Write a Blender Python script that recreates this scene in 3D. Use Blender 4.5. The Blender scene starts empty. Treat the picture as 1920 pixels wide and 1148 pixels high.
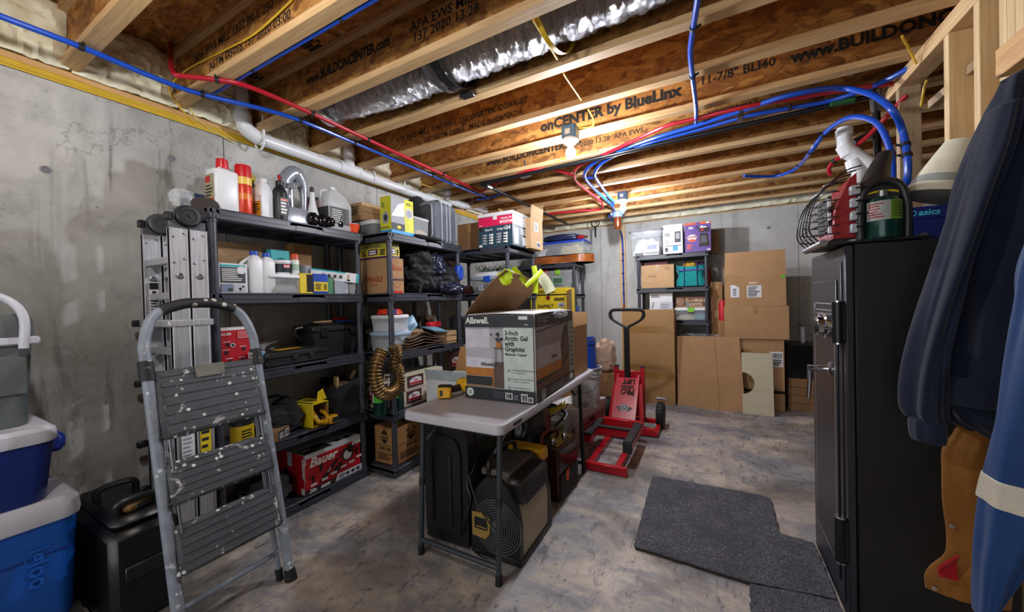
import bpy, bmesh, math, random
from mathutils import Vector, Matrix, Euler, noise
PI = math.pi
SC = bpy.context.scene
COL = SC.collection
random.seed(7)

# ------------------------------------------------------------------ camera, world, lights, exposure
CAM_H = 1.30
FPX, YAW, PITCH, ROLL = 690.35, -0.495367, -0.0126917, -0.0248522
_f = Vector((math.sin(YAW)*math.cos(PITCH), math.cos(YAW)*math.cos(PITCH), math.sin(PITCH)))
_r = Vector((math.cos(YAW), -math.sin(YAW), 0))
_u = _r.cross(_f)
CR = math.cos(ROLL)*_r + math.sin(ROLL)*_u
CU = -math.sin(ROLL)*_r + math.cos(ROLL)*_u
CF = _f
CAM = Vector((0, 0, CAM_H))
cd = bpy.data.cameras.new('camera')
cd.sensor_fit = 'HORIZONTAL'; cd.sensor_width = 36.0; cd.lens = FPX/1920*36.0
cd.clip_start = 0.02; cd.clip_end = 60
camo = bpy.data.objects.new('camera', cd); COL.objects.link(camo)
camo.matrix_world = Matrix(((CR.x, CU.x, -CF.x, 0), (CR.y, CU.y, -CF.y, 0), (CR.z, CU.z, -CF.z, CAM_H), (0, 0, 0, 1)))
SC.camera = camo

wd = bpy.data.worlds.new('world'); SC.world = wd; wd.use_nodes = True
wd.node_tree.nodes['Background'].inputs[0].default_value = (0.8, 0.88, 1.0, 1)
wd.node_tree.nodes['Background'].inputs[1].default_value = 0.35

SC.view_settings.view_transform = 'Standard'
SC.view_settings.look = 'None'
SC.view_settings.gamma = 1.0
SC.view_settings.use_curve_mapping = False
SC.view_settings.exposure = 0.0
SC.cycles.use_denoising = True
SC.cycles.max_bounces = 6
SC.cycles.transparent_max_bounces = 12
BULB_STRENGTH = 1450.0
FILL_POWER = 40.0

def area_light(name, loc, target, sx, sy, power, col=(1, 1, 1)):
    l = bpy.data.lights.new(name, 'AREA'); l.shape = 'RECTANGLE'; l.size = sx; l.size_y = sy
    l.energy = power; l.color = col
    o = bpy.data.objects.new(name, l); COL.objects.link(o); o.location = loc
    o.rotation_euler = (Vector(target)-Vector(loc)).to_track_quat('-Z', 'Y').to_euler()
    return o
# fill lamp added behind the camera to brighten the view; no real source there
area_light('fill_light', (-1.2, -2.1, 1.35), (-1.0, 2.5, 1.2), 2.6, 1.9, FILL_POWER, (0.95, 0.97, 1.0))

# ------------------------------------------------------------------ where a picture point lies on a plane of the room
def ray(px, py):
    return CF + CR*((px-960)/FPX) - CU*((py-574)/FPX)
def at_z(px, py, z):
    d = ray(px, py); return CAM + d*((z-CAM_H)/d.z)
def at_x(px, py, x):
    d = ray(px, py); return CAM + d*(x/d.x)
def at_y(px, py, y):
    d = ray(px, py); return CAM + d*(y/d.y)
def span_x(X, xl, yt, xr, yb):          # box face lying in the plane x = X -> y0, y1, z0, z1
    ym = (yt+yb)/2; xm = (xl+xr)/2
    a, b = at_x(xl, ym, X).y, at_x(xr, ym, X).y
    return min(a, b), max(a, b), at_x(xm, yb, X).z, at_x(xm, yt, X).z
def span_y(Y, xl, yt, xr, yb):          # box face lying in the plane y = Y -> x0, x1, z0, z1
    ym = (yt+yb)/2; xm = (xl+xr)/2
    return at_y(xl, ym, Y).x, at_y(xr, ym, Y).x, at_y(xm, yb, Y).z, at_y(xm, yt, Y).z

# ------------------------------------------------------------------ materials
def lin(h):
    if isinstance(h, str):
        h = h.lstrip('#'); c = [int(h[i:i+2], 16)/255 for i in (0, 2, 4)]
        return tuple(x/12.92 if x <= .04045 else ((x+.055)/1.055)**2.4 for x in c)
    return tuple(h)
MATS = {}
class NT:
    def __init__(self, name):
        self.m = bpy.data.materials.new(name); self.m.use_nodes = True
        self.t = self.m.node_tree; self.b = self.t.nodes['Principled BSDF']
        self.out = self.t.nodes['Material Output']
    def n(self, ty, **kw):
        nd = self.t.nodes.new(ty)
        for k, v in kw.items():
            if k.startswith('i_'):
                nm = k[2:]
                nd.inputs[int(nm) if nm.isdigit() else nm].default_value = v
            else: setattr(nd, k, v)
        return nd
    def l(self, a, b): self.t.links.new(a, b)
    def coord(self, scale=(1, 1, 1), kind='Object', rot=(0, 0, 0)):
        tc = self.n('ShaderNodeTexCoord'); mp = self.n('ShaderNodeMapping')
        mp.inputs['Scale'].default_value = scale; mp.inputs['Rotation'].default_value = rot
        self.l(tc.outputs[kind], mp.inputs[0]); return mp.outputs[0]
    def noise(self, vec, scale, detail=4, rough=.55, dist=0):
        n = self.n('ShaderNodeTexNoise'); n.inputs['Scale'].default_value = scale
        n.inputs['Detail'].default_value = detail; n.inputs['Roughness'].default_value = rough
        n.inputs['Distortion'].default_value = dist
        self.l(vec, n.inputs['Vector']); return n.outputs['Fac']
    def ramp(self, fac, stops):
        r = self.n('ShaderNodeValToRGB'); cr = r.color_ramp
        while len(cr.elements) < len(stops): cr.elements.new(0.5)
        for e, (p, c) in zip(cr.elements, stops):
            e.position = p; c = lin(c) if isinstance(c, str) else ((c, c, c) if not hasattr(c, '__len__') else c)
            e.color = (*c, 1)
        self.l(fac, r.inputs[0]); return r.outputs[0]
    def mix(self, a, b, fac, mode='MIX'):
        m = self.n('ShaderNodeMix', data_type='RGBA', blend_type=mode)
        for s, v in ((m.inputs[0], fac), (m.inputs[6], a), (m.inputs[7], b)):
            if hasattr(v, 'is_linked'): self.l(v, s)
            elif hasattr(v, '__len__') and not isinstance(v, str): s.default_value = (*v[:3], 1)
            elif isinstance(v, str): s.default_value = (*lin(v), 1)
            else: s.default_value = v
        return m.outputs[2]
    def bump(self, h, strength=.3, dist=.01):
        b = self.n('ShaderNodeBump'); b.inputs['Strength'].default_value = strength
        b.inputs['Distance'].default_value = dist
        self.l(h, b.inputs['Height']); self.l(b.outputs[0], self.b.inputs['Normal'])
    def base(self, c):
        if hasattr(c, 'is_linked'): self.l(c, self.b.inputs['Base Color'])
        else: self.b.inputs['Base Color'].default_value = (*lin(c), 1)
    def set(self, **kw):
        for k, v in kw.items(): self.b.inputs[k.replace('_', ' ')].default_value = v
def mat(name, col, rough=.55, metal=0., var=.12, vs=14., bump=0., bs=90., alpha=1., stretch=(1, 1, 1), spec=.5):
    """plain procedural surface: base colour with slight noise variation and fine relief"""
    if name in MATS: return MATS[name]
    n = NT(name); c = lin(col); v = n.coord(stretch)
    f = n.noise(v, vs, 5, .6)
    d = tuple(x*(1-var) for x in c); e = tuple(min(1, x*(1+var)) for x in c)
    n.base(n.ramp(f, [(.3, d), (.7, e)]))
    n.set(Roughness=rough, Metallic=metal, Alpha=alpha)
    n.b.inputs['Specular IOR Level'].default_value = spec
    if bump: n.bump(n.noise(v, bs, 3), bump, .004)
    MATS[name] = n.m; return n.m

def mk_concrete_wall(name='poured_concrete', k=1.0):
    n = NT(name); v = n.coord()
    big = n.noise(v, 1.3, 6, .65, .6)
    c = n.ramp(big, [(.3, '#8a8985'), (.5, '#aaa9a5'), (.7, '#c2c1bd')])
    vs = n.coord((2.6, 3.4, .42))
    st = n.noise(vs, 2.1, 9, .74, .7)
    msk = n.n_mulv(n.ramp(st, [(.53, 0.), (.62, 1.)]), n.ramp(n.noise(v, .9, 3), [(.42, 0.), (.58, 1.)]))
    c = n.mix(c, '#66645f', n.n_mul(msk, .72))
    md = n.noise(v, 6, 8, .7)
    c = n.mix(c, '#7b7974', n.n_mul(n.ramp(md, [(.5, 0.), (.66, 1.)]), .4))
    fine = n.noise(v, 34, 4, .7); c = n.mix(c, '#c9c8c5', n.n_mul(n.ramp(fine, [(.62, 0.), (.75, 1.)]), .25))
    vo = n.n('ShaderNodeTexVoronoi', i_Scale=17.0); n.l(v, vo.inputs['Vector'])
    nz = n.noise(v, 5, 2)
    pit = n.ramp(vo.outputs['Distance'], [(.05, 1.), (.11, 0.)])
    pm = n.n_mulv(pit, n.ramp(nz, [(.52, 0.), (.6, 1.)]))
    c = n.mix(c, '#4b4a48', n.n_mul(pm, .75))
    cr = n.noise(v, 2.3, 9, .62, .3)
    crack = n.ramp(cr, [(.492, 0.), (.4985, 1.), (.505, 0.)])
    cm = n.n_mulv(crack, n.ramp(n.noise(v, 1.7, 2), [(.5, 0.), (.6, 1.)]))
    c = n.mix(c, '#55534f', n.n_mul(cm, .6))
    form = n.n('ShaderNodeTexWave', i_Scale=9.0, i_Distortion=1.5); form.bands_direction = 'Z'
    n.l(v, form.inputs['Vector'])
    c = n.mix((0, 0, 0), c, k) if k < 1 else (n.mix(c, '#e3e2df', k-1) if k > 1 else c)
    n.base(c); n.set(Roughness=.82)
    n.bump(n.noise(v, 46, 5, .65), .4, .008); return n.m
def _nmul(self, a, k):
    m = self.n('ShaderNodeMath', operation='MULTIPLY'); self.l(a, m.inputs[0]); m.inputs[1].default_value = k; return m.outputs[0]
def _nmulv(self, a, b):
    m = self.n('ShaderNodeMath', operation='MULTIPLY'); self.l(a, m.inputs[0]); self.l(b, m.inputs[1]); return m.outputs[0]
NT.n_mul = _nmul; NT.n_mulv = _nmulv

def mk_floor():
    n = NT('concrete_slab'); v = n.coord((1, 1.25, 1), rot=(0, 0, .3))
    a = n.noise(v, 1.7, 12, .72, .5)
    c = n.ramp(a, [(.36, '#6a6c72'), (.46, '#939296'), (.53, '#aca398'), (.62, '#c6bcae')])
    b = n.noise(v, 3.1, 12, .76, .6)
    c = n.mix(c, '#777a84', n.n_mul(n.ramp(b, [(.5, 0.), (.6, 1.)]), .75))
    d = n.noise(v, 1.1, 4, .6, .5)
    c = n.mix(c, '#57504a', n.n_mul(n.ramp(d, [(.5, 0.), (.62, 1.)]), .65))
    vl = n.coord((3.2, 1.1, 1), rot=(0, 0, .25)); f = n.noise(vl, 6, 11, .78, .9)
    c = n.mix(c, '#454449', n.n_mul(n.ramp(f, [(.55, 0.), (.6, 1.)]), .7))
    g = n.noise(v, 60, 3)
    c = n.mix(c, '#bfb6a8', n.n_mul(n.ramp(g, [(.66, 0.), (.74, 1.)]), .3))
    n.base(c)
    n.l(n.ramp(a, [(.35, .62), (.7, .42)]), n.b.inputs['Roughness'])
    n.bump(n.noise(v, 30, 6, .75), .3, .005); return n.m

def mk_osb(name='osb', dark=1.0, st=(1, 1, 1)):
    n = NT(name); v0 = n.coord(st)
    wob = n.n('ShaderNodeTexNoise', i_Scale=9.0, i_Detail=4.0); n.l(v0, wob.inputs['Vector'])
    add = n.n('ShaderNodeMix', data_type='RGBA', blend_type='ADD'); add.inputs[0].default_value = .16
    n.l(v0, add.inputs[6]); n.l(wob.outputs['Color'], add.inputs[7]); v = add.outputs[2]
    vo = n.n('ShaderNodeTexVoronoi', i_Scale=24.0); n.l(v, vo.inputs['Vector'])
    vo2 = n.n('ShaderNodeTexVoronoi', i_Scale=45.0); n.l(v, vo2.inputs['Vector'])
    k = dark
    def s(h): return tuple(x*k for x in lin(h))
    sp = n.n('ShaderNodeSeparateColor'); n.l(vo.outputs['Color'], sp.inputs[0])
    c = n.ramp(sp.outputs[0], [(.05, s('#74461c')), (.35, s('#9a6026')), (.65, s('#b4752f')), (.92, s('#d09a52'))])
    sp2 = n.n('ShaderNodeSeparateColor'); n.l(vo2.outputs['Color'], sp2.inputs[0])
    c = n.mix(c, n.ramp(sp2.outputs[1], [(.2, s('#70421a')), (.8, s('#c28a42'))]), .4)
    f = n.noise(v0, 80, 5, .7); c = n.mix(c, s('#3b2410'), n.n_mul(n.ramp(f, [(.58, 0.), (.68, 1.)]), .5))
    n.base(c); n.set(Roughness=.7); n.bump(sp2.outputs[0], .2, .003); return n.m

def mk_wood(name, c0, c1, stretch=(1.2, 22, 22), knots=True, rough=.65):
    n = NT(name); v = n.coord(stretch)
    g = n.noise(v, 2.2, 6, .62, .8)
    c = n.ramp(g, [(.3, c0), (.68, c1)])
    if knots:
        vk = n.coord(tuple(.28*s if s > 5 else s*1.6 for s in stretch))
        vo = n.n('ShaderNodeTexVoronoi', i_Scale=1.6); n.l(vk, vo.inputs['Vector'])
        c = n.mix(c, '#6b4423', n.n_mul(n.ramp(vo.outputs['Distance'], [(.05, 1.), (.1, 0.)]), .75))
    n.base(c); n.set(Roughness=rough); n.bump(g, .1, .003); return n.m

def mk_foil():
    n = NT('foil_wrap'); v = n.coord((30, 5, 5))
    a = n.noise(v, 3.0, 8, .75, 2.5)
    n.base(n.ramp(a, [(.3, '#9a9ba2'), (.6, '#e2e3e8')])); n.set(Metallic=.8, Roughness=.24)
    n.bump(n.noise(v, 3.4, 9, .85, 1.2), 1.0, .05); return n.m
def mk_foam():
    n = NT('spray_foam'); v = n.coord()
    a = n.noise(v, 9, 4)
    n.base(n.ramp(a, [(.3, '#d8d0ae'), (.7, '#f3eed8')])); n.set(Roughness=.6)
    n.b.inputs['Subsurface Weight'].default_value = .05
    n.bump(n.noise(v, 30, 3), .25, .01); return n.m
def mk_cardboard(name='cardboard', c='#a9855f', var=.1):
    n = NT(name); k = lin(c); v = n.coord()
    a = n.noise(v, 6, 4)
    w = n.n('ShaderNodeTexWave', i_Scale=46.0, i_Distortion=.4); w.bands_direction = 'X'; n.l(v, w.inputs['Vector'])
    col = n.ramp(a, [(.3, tuple(x*(1-var) for x in k)), (.7, tuple(min(1, x*(1+var)) for x in k))])
    n.base(n.mix(col, tuple(x*.86 for x in k), n.n_mul(w.outputs['Fac'], .25)))
    n.set(Roughness=.78); n.b.inputs['Specular IOR Level'].default_value = .25
    n.bump(w.outputs['Fac'], .06, .002); return n.m
def mk_carpet():
    n = NT('grey_carpet'); v = n.coord()
    a = n.noise(v, 150, 4, .85); b = n.noise(v, 7, 4, .6)
    c = n.ramp(a, [(.34, '#34353c'), (.5, '#66676f'), (.66, '#adaeb6')])
    n.base(n.mix(c, '#4c4d56', n.n_mul(n.ramp(b, [(.4, 0.), (.65, 1.)]), .5)))
    n.set(Roughness=.95); n.b.inputs['Specular IOR Level'].default_value = .1
    n.bump(a, .9, .01); return n.m
def mk_speckled(name, c, sp='#e8e6e0', scale=42, thr=.14, rough=.6, smear=.68):
    n = NT(name); v = n.coord(); k = lin(c)
    a = n.noise(v, 22, 5); col = n.ramp(a, [(.3, tuple(x*.8 for x in k)), (.7, tuple(min(1, x*1.2) for x in k))])
    vo = n.n('ShaderNodeTexVoronoi', i_Scale=float(scale)); n.l(v, vo.inputs['Vector'])
    m1 = n.ramp(vo.outputs['Distance'], [(thr, 1.), (thr+.04, 0.)])
    m2 = n.ramp(n.noise(v, 7, 3), [(.5, 0.), (.56, 1.)])
    col = n.mix(col, sp, n.n_mulv(m1, m2))
    b = n.noise(v, 5, 6, .7, 1.5)
    col = n.mix(col, sp, n.n_mul(n.ramp(b, [(smear, 0.), (smear+.04, 1.)]), .7))
    n.base(col); n.set(Roughness=rough); return n.m
def mk_alu():
    n = NT('worn_aluminium'); v = n.coord((60, 60, 2))
    a = n.noise(v, 2.0, 5, .7); v2 = n.coord(); b = n.noise(v2, 6, 6, .7)
    c = n.ramp(a, [(.3, '#a4a6ab'), (.7, '#d3d5da')])
    n.base(n.mix(c, '#6f6f70', n.n_mul(n.ramp(b, [(.55, 0.), (.7, 1.)]), .45)))
    n.set(Metallic=.45, Roughness=.36); return n.m
def mk_clear(name, c='#dfe6ea', alpha=.3, rough=.12):
    n = NT(name); v = n.coord(); a = n.noise(v, 8, 3)
    k = lin(c); n.base(n.ramp(a, [(.3, tuple(x*.9 for x in k)), (.7, k)]))
    n.set(Roughness=rough, Alpha=alpha); n.b.inputs['IOR'].default_value = 1.45; return n.m
def mk_emit(name, c, s):
    n = NT(name); n.base('#ffffff'); n.b.inputs['Emission Color'].default_value = (*lin(c), 1)
    n.b.inputs['Emission Strength'].default_value = s; return n.m
def mk_fabric(name, c, rough=.9, ws=420.0, var=.18, bump=.25):
    n = NT(name); k = lin(c); v = n.coord()
    a = n.noise(v, 9, 5, .6); w = n.noise(v, ws, 2, .7)
    col = n.ramp(a, [(.3, tuple(x*(1-var) for x in k)), (.7, tuple(min(1, x*(1+var)) for x in k))])
    n.base(n.mix(col, tuple(x*.6 for x in k), n.n_mul(w, .35))); n.set(Roughness=rough)
    n.b.inputs['Specular IOR Level'].default_value = .2
    n.b.inputs['Sheen Weight'].default_value = .12
    n.bump(w, bump, .003); return n.m

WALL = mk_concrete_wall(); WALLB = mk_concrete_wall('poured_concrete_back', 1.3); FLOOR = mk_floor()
OSB = mk_osb('osb_web', .8, (.55, 1, 1)); OSBS = mk_osb('osb_subfloor', 1.1, (.5, 1.2, 1))
LUMBER = mk_wood('spruce_lumber', '#b08a5c', '#cfae80'); LUMBERV = mk_wood('spruce_stud', '#c4a273', '#dec59a', (22, 22, 1.2))
LUMBERY = mk_wood('sill_lumber', '#b88a54', '#d8ad74', (22, 1.2, 22))
OLDWOOD = mk_wood('weathered_stud', '#8d7458', '#b09777', (22, 22, 1.2))
FOIL = mk_foil(); FOAM = mk_foam()
CARD = mk_cardboard(); CARD2 = mk_cardboard('cardboard_pale', '#b8966f'); CARD3 = mk_cardboard('cardboard_dark', '#8f6c49'); CARDIN = mk_cardboard('cardboard_inside', '#9b7549')
CARPET = mk_carpet(); ALU = mk_alu()
CLEAR = mk_clear('clear_plastic'); SMOKE = mk_clear('smoked_plastic', '#9aa3a8', .42, .2); MILKY = mk_clear('milky_plastic', '#e7eaee', .5, .35)
BAGCLEAR = mk_clear('clear_film', '#e9edf0', .35, .08)
GLASS = mk_clear('dark_glass', '#3c4a44', .6, .05)
BLKP = mat('black_plastic', '#1d1e21', .42, 0, .15, 20, .08, 200)
SHELFP = mat('shelf_plastic', '#363943', .4, 0, .12, 12, .08, 240)
BLKM = mat('black_metal', '#17181b', .35, .3, .1)
DARK = mat('dark_rubber', '#121214', .7)
WHITEP = mat('white_plastic', '#dcdee2', .35, 0, .04)
PVC = mat('white_pvc', '#d9dbde', .3, 0, .04)
WHITEC = mat('white_card', '#d9dade', .6, 0, .04)
GREYP = mat('grey_plastic', '#8d9097', .45)
CHROME = mat('chrome', '#c9ccd2', .12, 1., .03)
STEEL = mat('steel', '#8c8e92', .35, .9, .1)
BLUEPEX = mat('blue_pex', '#1247b4', .28, 0, .06); REDPEX = mat('red_pex', '#a61626', .3, 0, .06)
YELCABLE = mat('yellow_cable', '#c9a52a', .45, 0, .1)
INK = mat('black_ink', '#17150f', .8, 0, .1); INKW = mat('white_ink', '#e6e6e4', .6, 0, .03)
RED = mat('red_print', '#b51222', .45); YEL = mat('yellow_tool', '#d9a31a', .4); YELB = mat('yellow_print', '#d9be1c', .5)
BLUE = mat('blue_plastic', '#1c48b0', .35); TEAL = mat('teal_print', '#1f97a8', .5)
SLATE = mat('slate_print', '#26292f', .5); ORANGE = mat('orange_plastic', '#d8481a', .4)
TAPE = mat('brown_tape', '#a07a4c', .25, 0, .06)
# ------------------------------------------------------------------ mesh building
class MB:
    def __init__(self): self.v = []; self.f = []; self.m = []
    def add(self, vs, fs, m=0, M=None):
        o = len(self.v)
        self.v += [tuple(M @ Vector(p)) if M is not None else tuple(p) for p in vs]
        for q in fs: self.f.append(tuple(i+o for i in q)); self.m.append(m)
        return self
    def box(self, x0, x1, y0, y1, z0, z1, m=0, r=0., M=None):
        if x1 < x0: x0, x1 = x1, x0
        if y1 < y0: y0, y1 = y1, y0
        if z1 < z0: z0, z1 = z1, z0
        r = min(r, (x1-x0)*.49, (y1-y0)*.49, (z1-z0)*.49)
        if r <= 1e-5:
            vs = [(x, y, z) for z in (z0, z1) for y in (y0, y1) for x in (x0, x1)]
            fs = [(0, 2, 3, 1), (4, 5, 7, 6), (0, 1, 5, 4), (2, 6, 7, 3), (0, 4, 6, 2), (1, 3, 7, 5)]
            return self.add(vs, fs, m, M)
        X = ((x0, x0+r), (x1, x1-r)); Y = ((y0, y0+r), (y1, y1-r)); Z = ((z0, z0+r), (z1, z1-r))
        vs = []; idx = {}
        for a in (0, 1):
            for b in (0, 1):
                for c in (0, 1):
                    for k in range(3):   # k: which axis is at the outer face
                        idx[a, b, c, k] = len(vs)
                        vs.append((X[a][0 if k == 0 else 1], Y[b][0 if k == 1 else 1], Z[c][0 if k == 2 else 1]))
        I = idx; fs = []
        for s in (0, 1):
            q = [I[s, 0, 0, 0], I[s, 1, 0, 0], I[s, 1, 1, 0], I[s, 0, 1, 0]]; fs.append(q if s else q[::-1])
            q = [I[0, s, 0, 1], I[1, s, 0, 1], I[1, s, 1, 1], I[0, s, 1, 1]]; fs.append(q if not s else q[::-1])
            q = [I[0, 0, s, 2], I[1, 0, s, 2], I[1, 1, s, 2], I[0, 1, s, 2]]; fs.append(q if s else q[::-1])
        for a in (0, 1):
            for b in (0, 1):
                q = [I[a, b, 0, 0], I[a, b, 0, 1], I[a, b, 1, 1], I[a, b, 1, 0]]; fs.append(q if a == b else q[::-1])
                q = [I[a, 0, b, 0], I[a, 0, b, 2], I[a, 1, b, 2], I[a, 1, b, 0]]; fs.append(q if a != b else q[::-1])
                q = [I[0, a, b, 1], I[0, a, b, 2], I[1, a, b, 2], I[1, a, b, 1]]; fs.append(q if a == b else q[::-1])
                for c in (0, 1):
                    q = [I[a, b, c, 0], I[a, b, c, 1], I[a, b, c, 2]]
                    fs.append(q if (a+b+c) % 2 else q[::-1])
        return self.add(vs, fs, m, M)
    def cyl(self, p0, p1, r0, r1=None, n=14, m=0, M=None):
        r1 = r0 if r1 is None else r1
        return self.tube([p0, p1], [r0, r1], n, m, M)
    def tube(self, pts, r, n=8, m=0, M=None, caps=True, flat=1.0):
        P = [Vector(p) for p in pts]; k = len(P)
        R = r if hasattr(r, '__len__') else [r]*k
        T = []
        for i in range(k):
            a = P[max(0, i-1)]; b = P[min(k-1, i+1)]; d = b-a
            T.append(d.normalized() if d.length > 1e-9 else Vector((0, 0, 1)))
        up = Vector((0, 0, 1)) if abs(T[0].z) < .9 else Vector((1, 0, 0))
        x = T[0].cross(up).normalized(); vs = []
        for i in range(k):
            x = (x - T[i]*x.dot(T[i])).normalized(); y = T[i].cross(x)
            for j in range(n):
                a = 2*PI*j/n; vs.append(tuple(P[i] + (x*math.cos(a) + y*math.sin(a)*flat)*R[i]))
        fs = [(i*n+j, i*n+(j+1) % n, (i+1)*n+(j+1) % n, (i+1)*n+j) for i in range(k-1) for j in range(n)]
        if caps: fs += [tuple(range(n))[::-1], tuple((k-1)*n+j for j in range(n))]
        return self.add(vs, fs, m, M)
    def lathe(self, prof, n=20, m=0, M=None, c=(0, 0, 0), sx=1., sy=1.):
        vs = []; k = len(prof)
        for r, z in prof:
            for j in range(n):
                a = 2*PI*j/n; vs.append((c[0]+r*sx*math.cos(a), c[1]+r*sy*math.sin(a), c[2]+z))
        fs = [(i*n+j, i*n+(j+1) % n, (i+1)*n+(j+1) % n, (i+1)*n+j) for i in range(k-1) for j in range(n)]
        if prof[0][0] > 1e-5: fs.append(tuple(range(n))[::-1])
        if prof[-1][0] > 1e-5: fs.append(tuple((k-1)*n+j for j in range(n)))
        return self.add(vs, fs, m, M)
    def prism(self, poly, h0, h1, m=0, M=None, axis='z'):
        n = len(poly)
        def P(p, h): return (p[0], p[1], h) if axis == 'z' else ((h, p[0], p[1]) if axis == 'x' else (p[0], h, p[1]))
        vs = [P(p, h0) for p in poly] + [P(p, h1) for p in poly]
        fs = [tuple(range(n))[::-1], tuple(range(n, 2*n))] + [(i, (i+1) % n, n+(i+1) % n, n+i) for i in range(n)]
        return self.add(vs, fs, m, M)
    def grid(self, fn, nu, nv, m=0, M=None, wrap=False):
        vs = [fn(i/(nu if wrap else nu-1), j/(nv-1)) for j in range(nv) for i in range(nu)]
        fs = [(j*nu+i, j*nu+(i+1) % nu, (j+1)*nu+(i+1) % nu, (j+1)*nu+i) for j in range(nv-1) for i in range(nu if wrap else nu-1)]
        return self.add(vs, fs, m, M)
    def sheet(self, fn, nu, nv, t=.004, m=0, M=None):
        """a thin sheet with thickness along its own normals"""
        g = [[Vector(fn(i/(nu-1), j/(nv-1))) for i in range(nu)] for j in range(nv)]
        top = []; bot = []
        for j in range(nv):
            for i in range(nu):
                a = g[j][min(i+1, nu-1)]-g[j][max(i-1, 0)]; b = g[min(j+1, nv-1)][i]-g[max(j-1, 0)][i]
                nn = a.cross(b); nn = nn.normalized() if nn.length > 1e-9 else Vector((0, 0, 1))
                top.append(g[j][i]+nn*t/2); bot.append(g[j][i]-nn*t/2)
        N = nu*nv; vs = top+bot; fs = []
        for j in range(nv-1):
            for i in range(nu-1):
                q = (j*nu+i, j*nu+i+1, (j+1)*nu+i+1, (j+1)*nu+i); fs += [q, tuple(x+N for x in q)[::-1]]
        for i in range(nu-1):
            fs += [(i+1, i, i+N, i+1+N), ((nv-1)*nu+i, (nv-1)*nu+i+1, (nv-1)*nu+i+1+N, (nv-1)*nu+i+N)]
        for j in range(nv-1):
            fs += [(j*nu, (j+1)*nu, (j+1)*nu+N, j*nu+N), ((j+1)*nu+nu-1, j*nu+nu-1, j*nu+nu-1+N, (j+1)*nu+nu-1+N)]
        return self.add(vs, fs, m, M)
    def obj(self, name, mats, parent=None, smooth=True, ang=.62):
        me = bpy.data.meshes.new(name); me.from_pydata(self.v, [], self.f)
        for mm in (mats if isinstance(mats, (list, tuple)) else [mats]): me.materials.append(mm)
        me.polygons.foreach_set('material_index', self.m)
        if smooth:
            bm = bmesh.new(); bm.from_mesh(me)
            bmesh.ops.recalc_face_normals(bm, faces=bm.faces)
            for f in bm.faces: f.smooth = True
            for e in bm.edges:
                if len(e.link_faces) == 2 and e.calc_face_angle(0) > ang: e.smooth = False
            bm.to_mesh(me); bm.free()
        me.update()
        o = bpy.data.objects.new(name, me); COL.objects.link(o)
        if parent is not None: o.parent = parent
        return o
def tag(o, label=None, cat=None, group=None, kind=None):
    if label: o['label'] = label
    if cat: o['category'] = cat
    if group: o['group'] = group
    if kind: o['kind'] = kind
    return o
def thing(name, label, cat, loc=(0, 0, 0), rotz=0., group=None, rot=None):
    o = bpy.data.objects.new(name, None); COL.objects.link(o)
    o.empty_display_size = .05; o.location = loc
    o.rotation_euler = rot if rot else (0, 0, rotz)
    return tag(o, label, cat, group)
def struct(o): o['kind'] = 'structure'; return o
def dup(root, loc, rotz=0., label=None):
    c = root.copy(); COL.objects.link(c); c.location = loc; c.rotation_euler = (0, 0, rotz)
    if label: c['label'] = label
    for ch in list(root.children):
        d = ch.copy(); COL.objects.link(d); d.parent = c
        for g in list(ch.children):
            e = g.copy(); COL.objects.link(e); e.parent = d
    return c
def spline(pts, k=6):
    P = [Vector(p) for p in pts]; out = []
    for i in range(len(P)-1):
        a = P[max(i-1, 0)]; b = P[i]; c = P[i+1]; d = P[min(i+2, len(P)-1)]
        for j in range(k):
            t = j/k
            out.append(.5*((2*b)+(c-a)*t+(2*a-5*b+4*c-d)*t*t+(3*b-a-3*c+d)*t**3))
    out.append(P[-1]); return out
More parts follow.
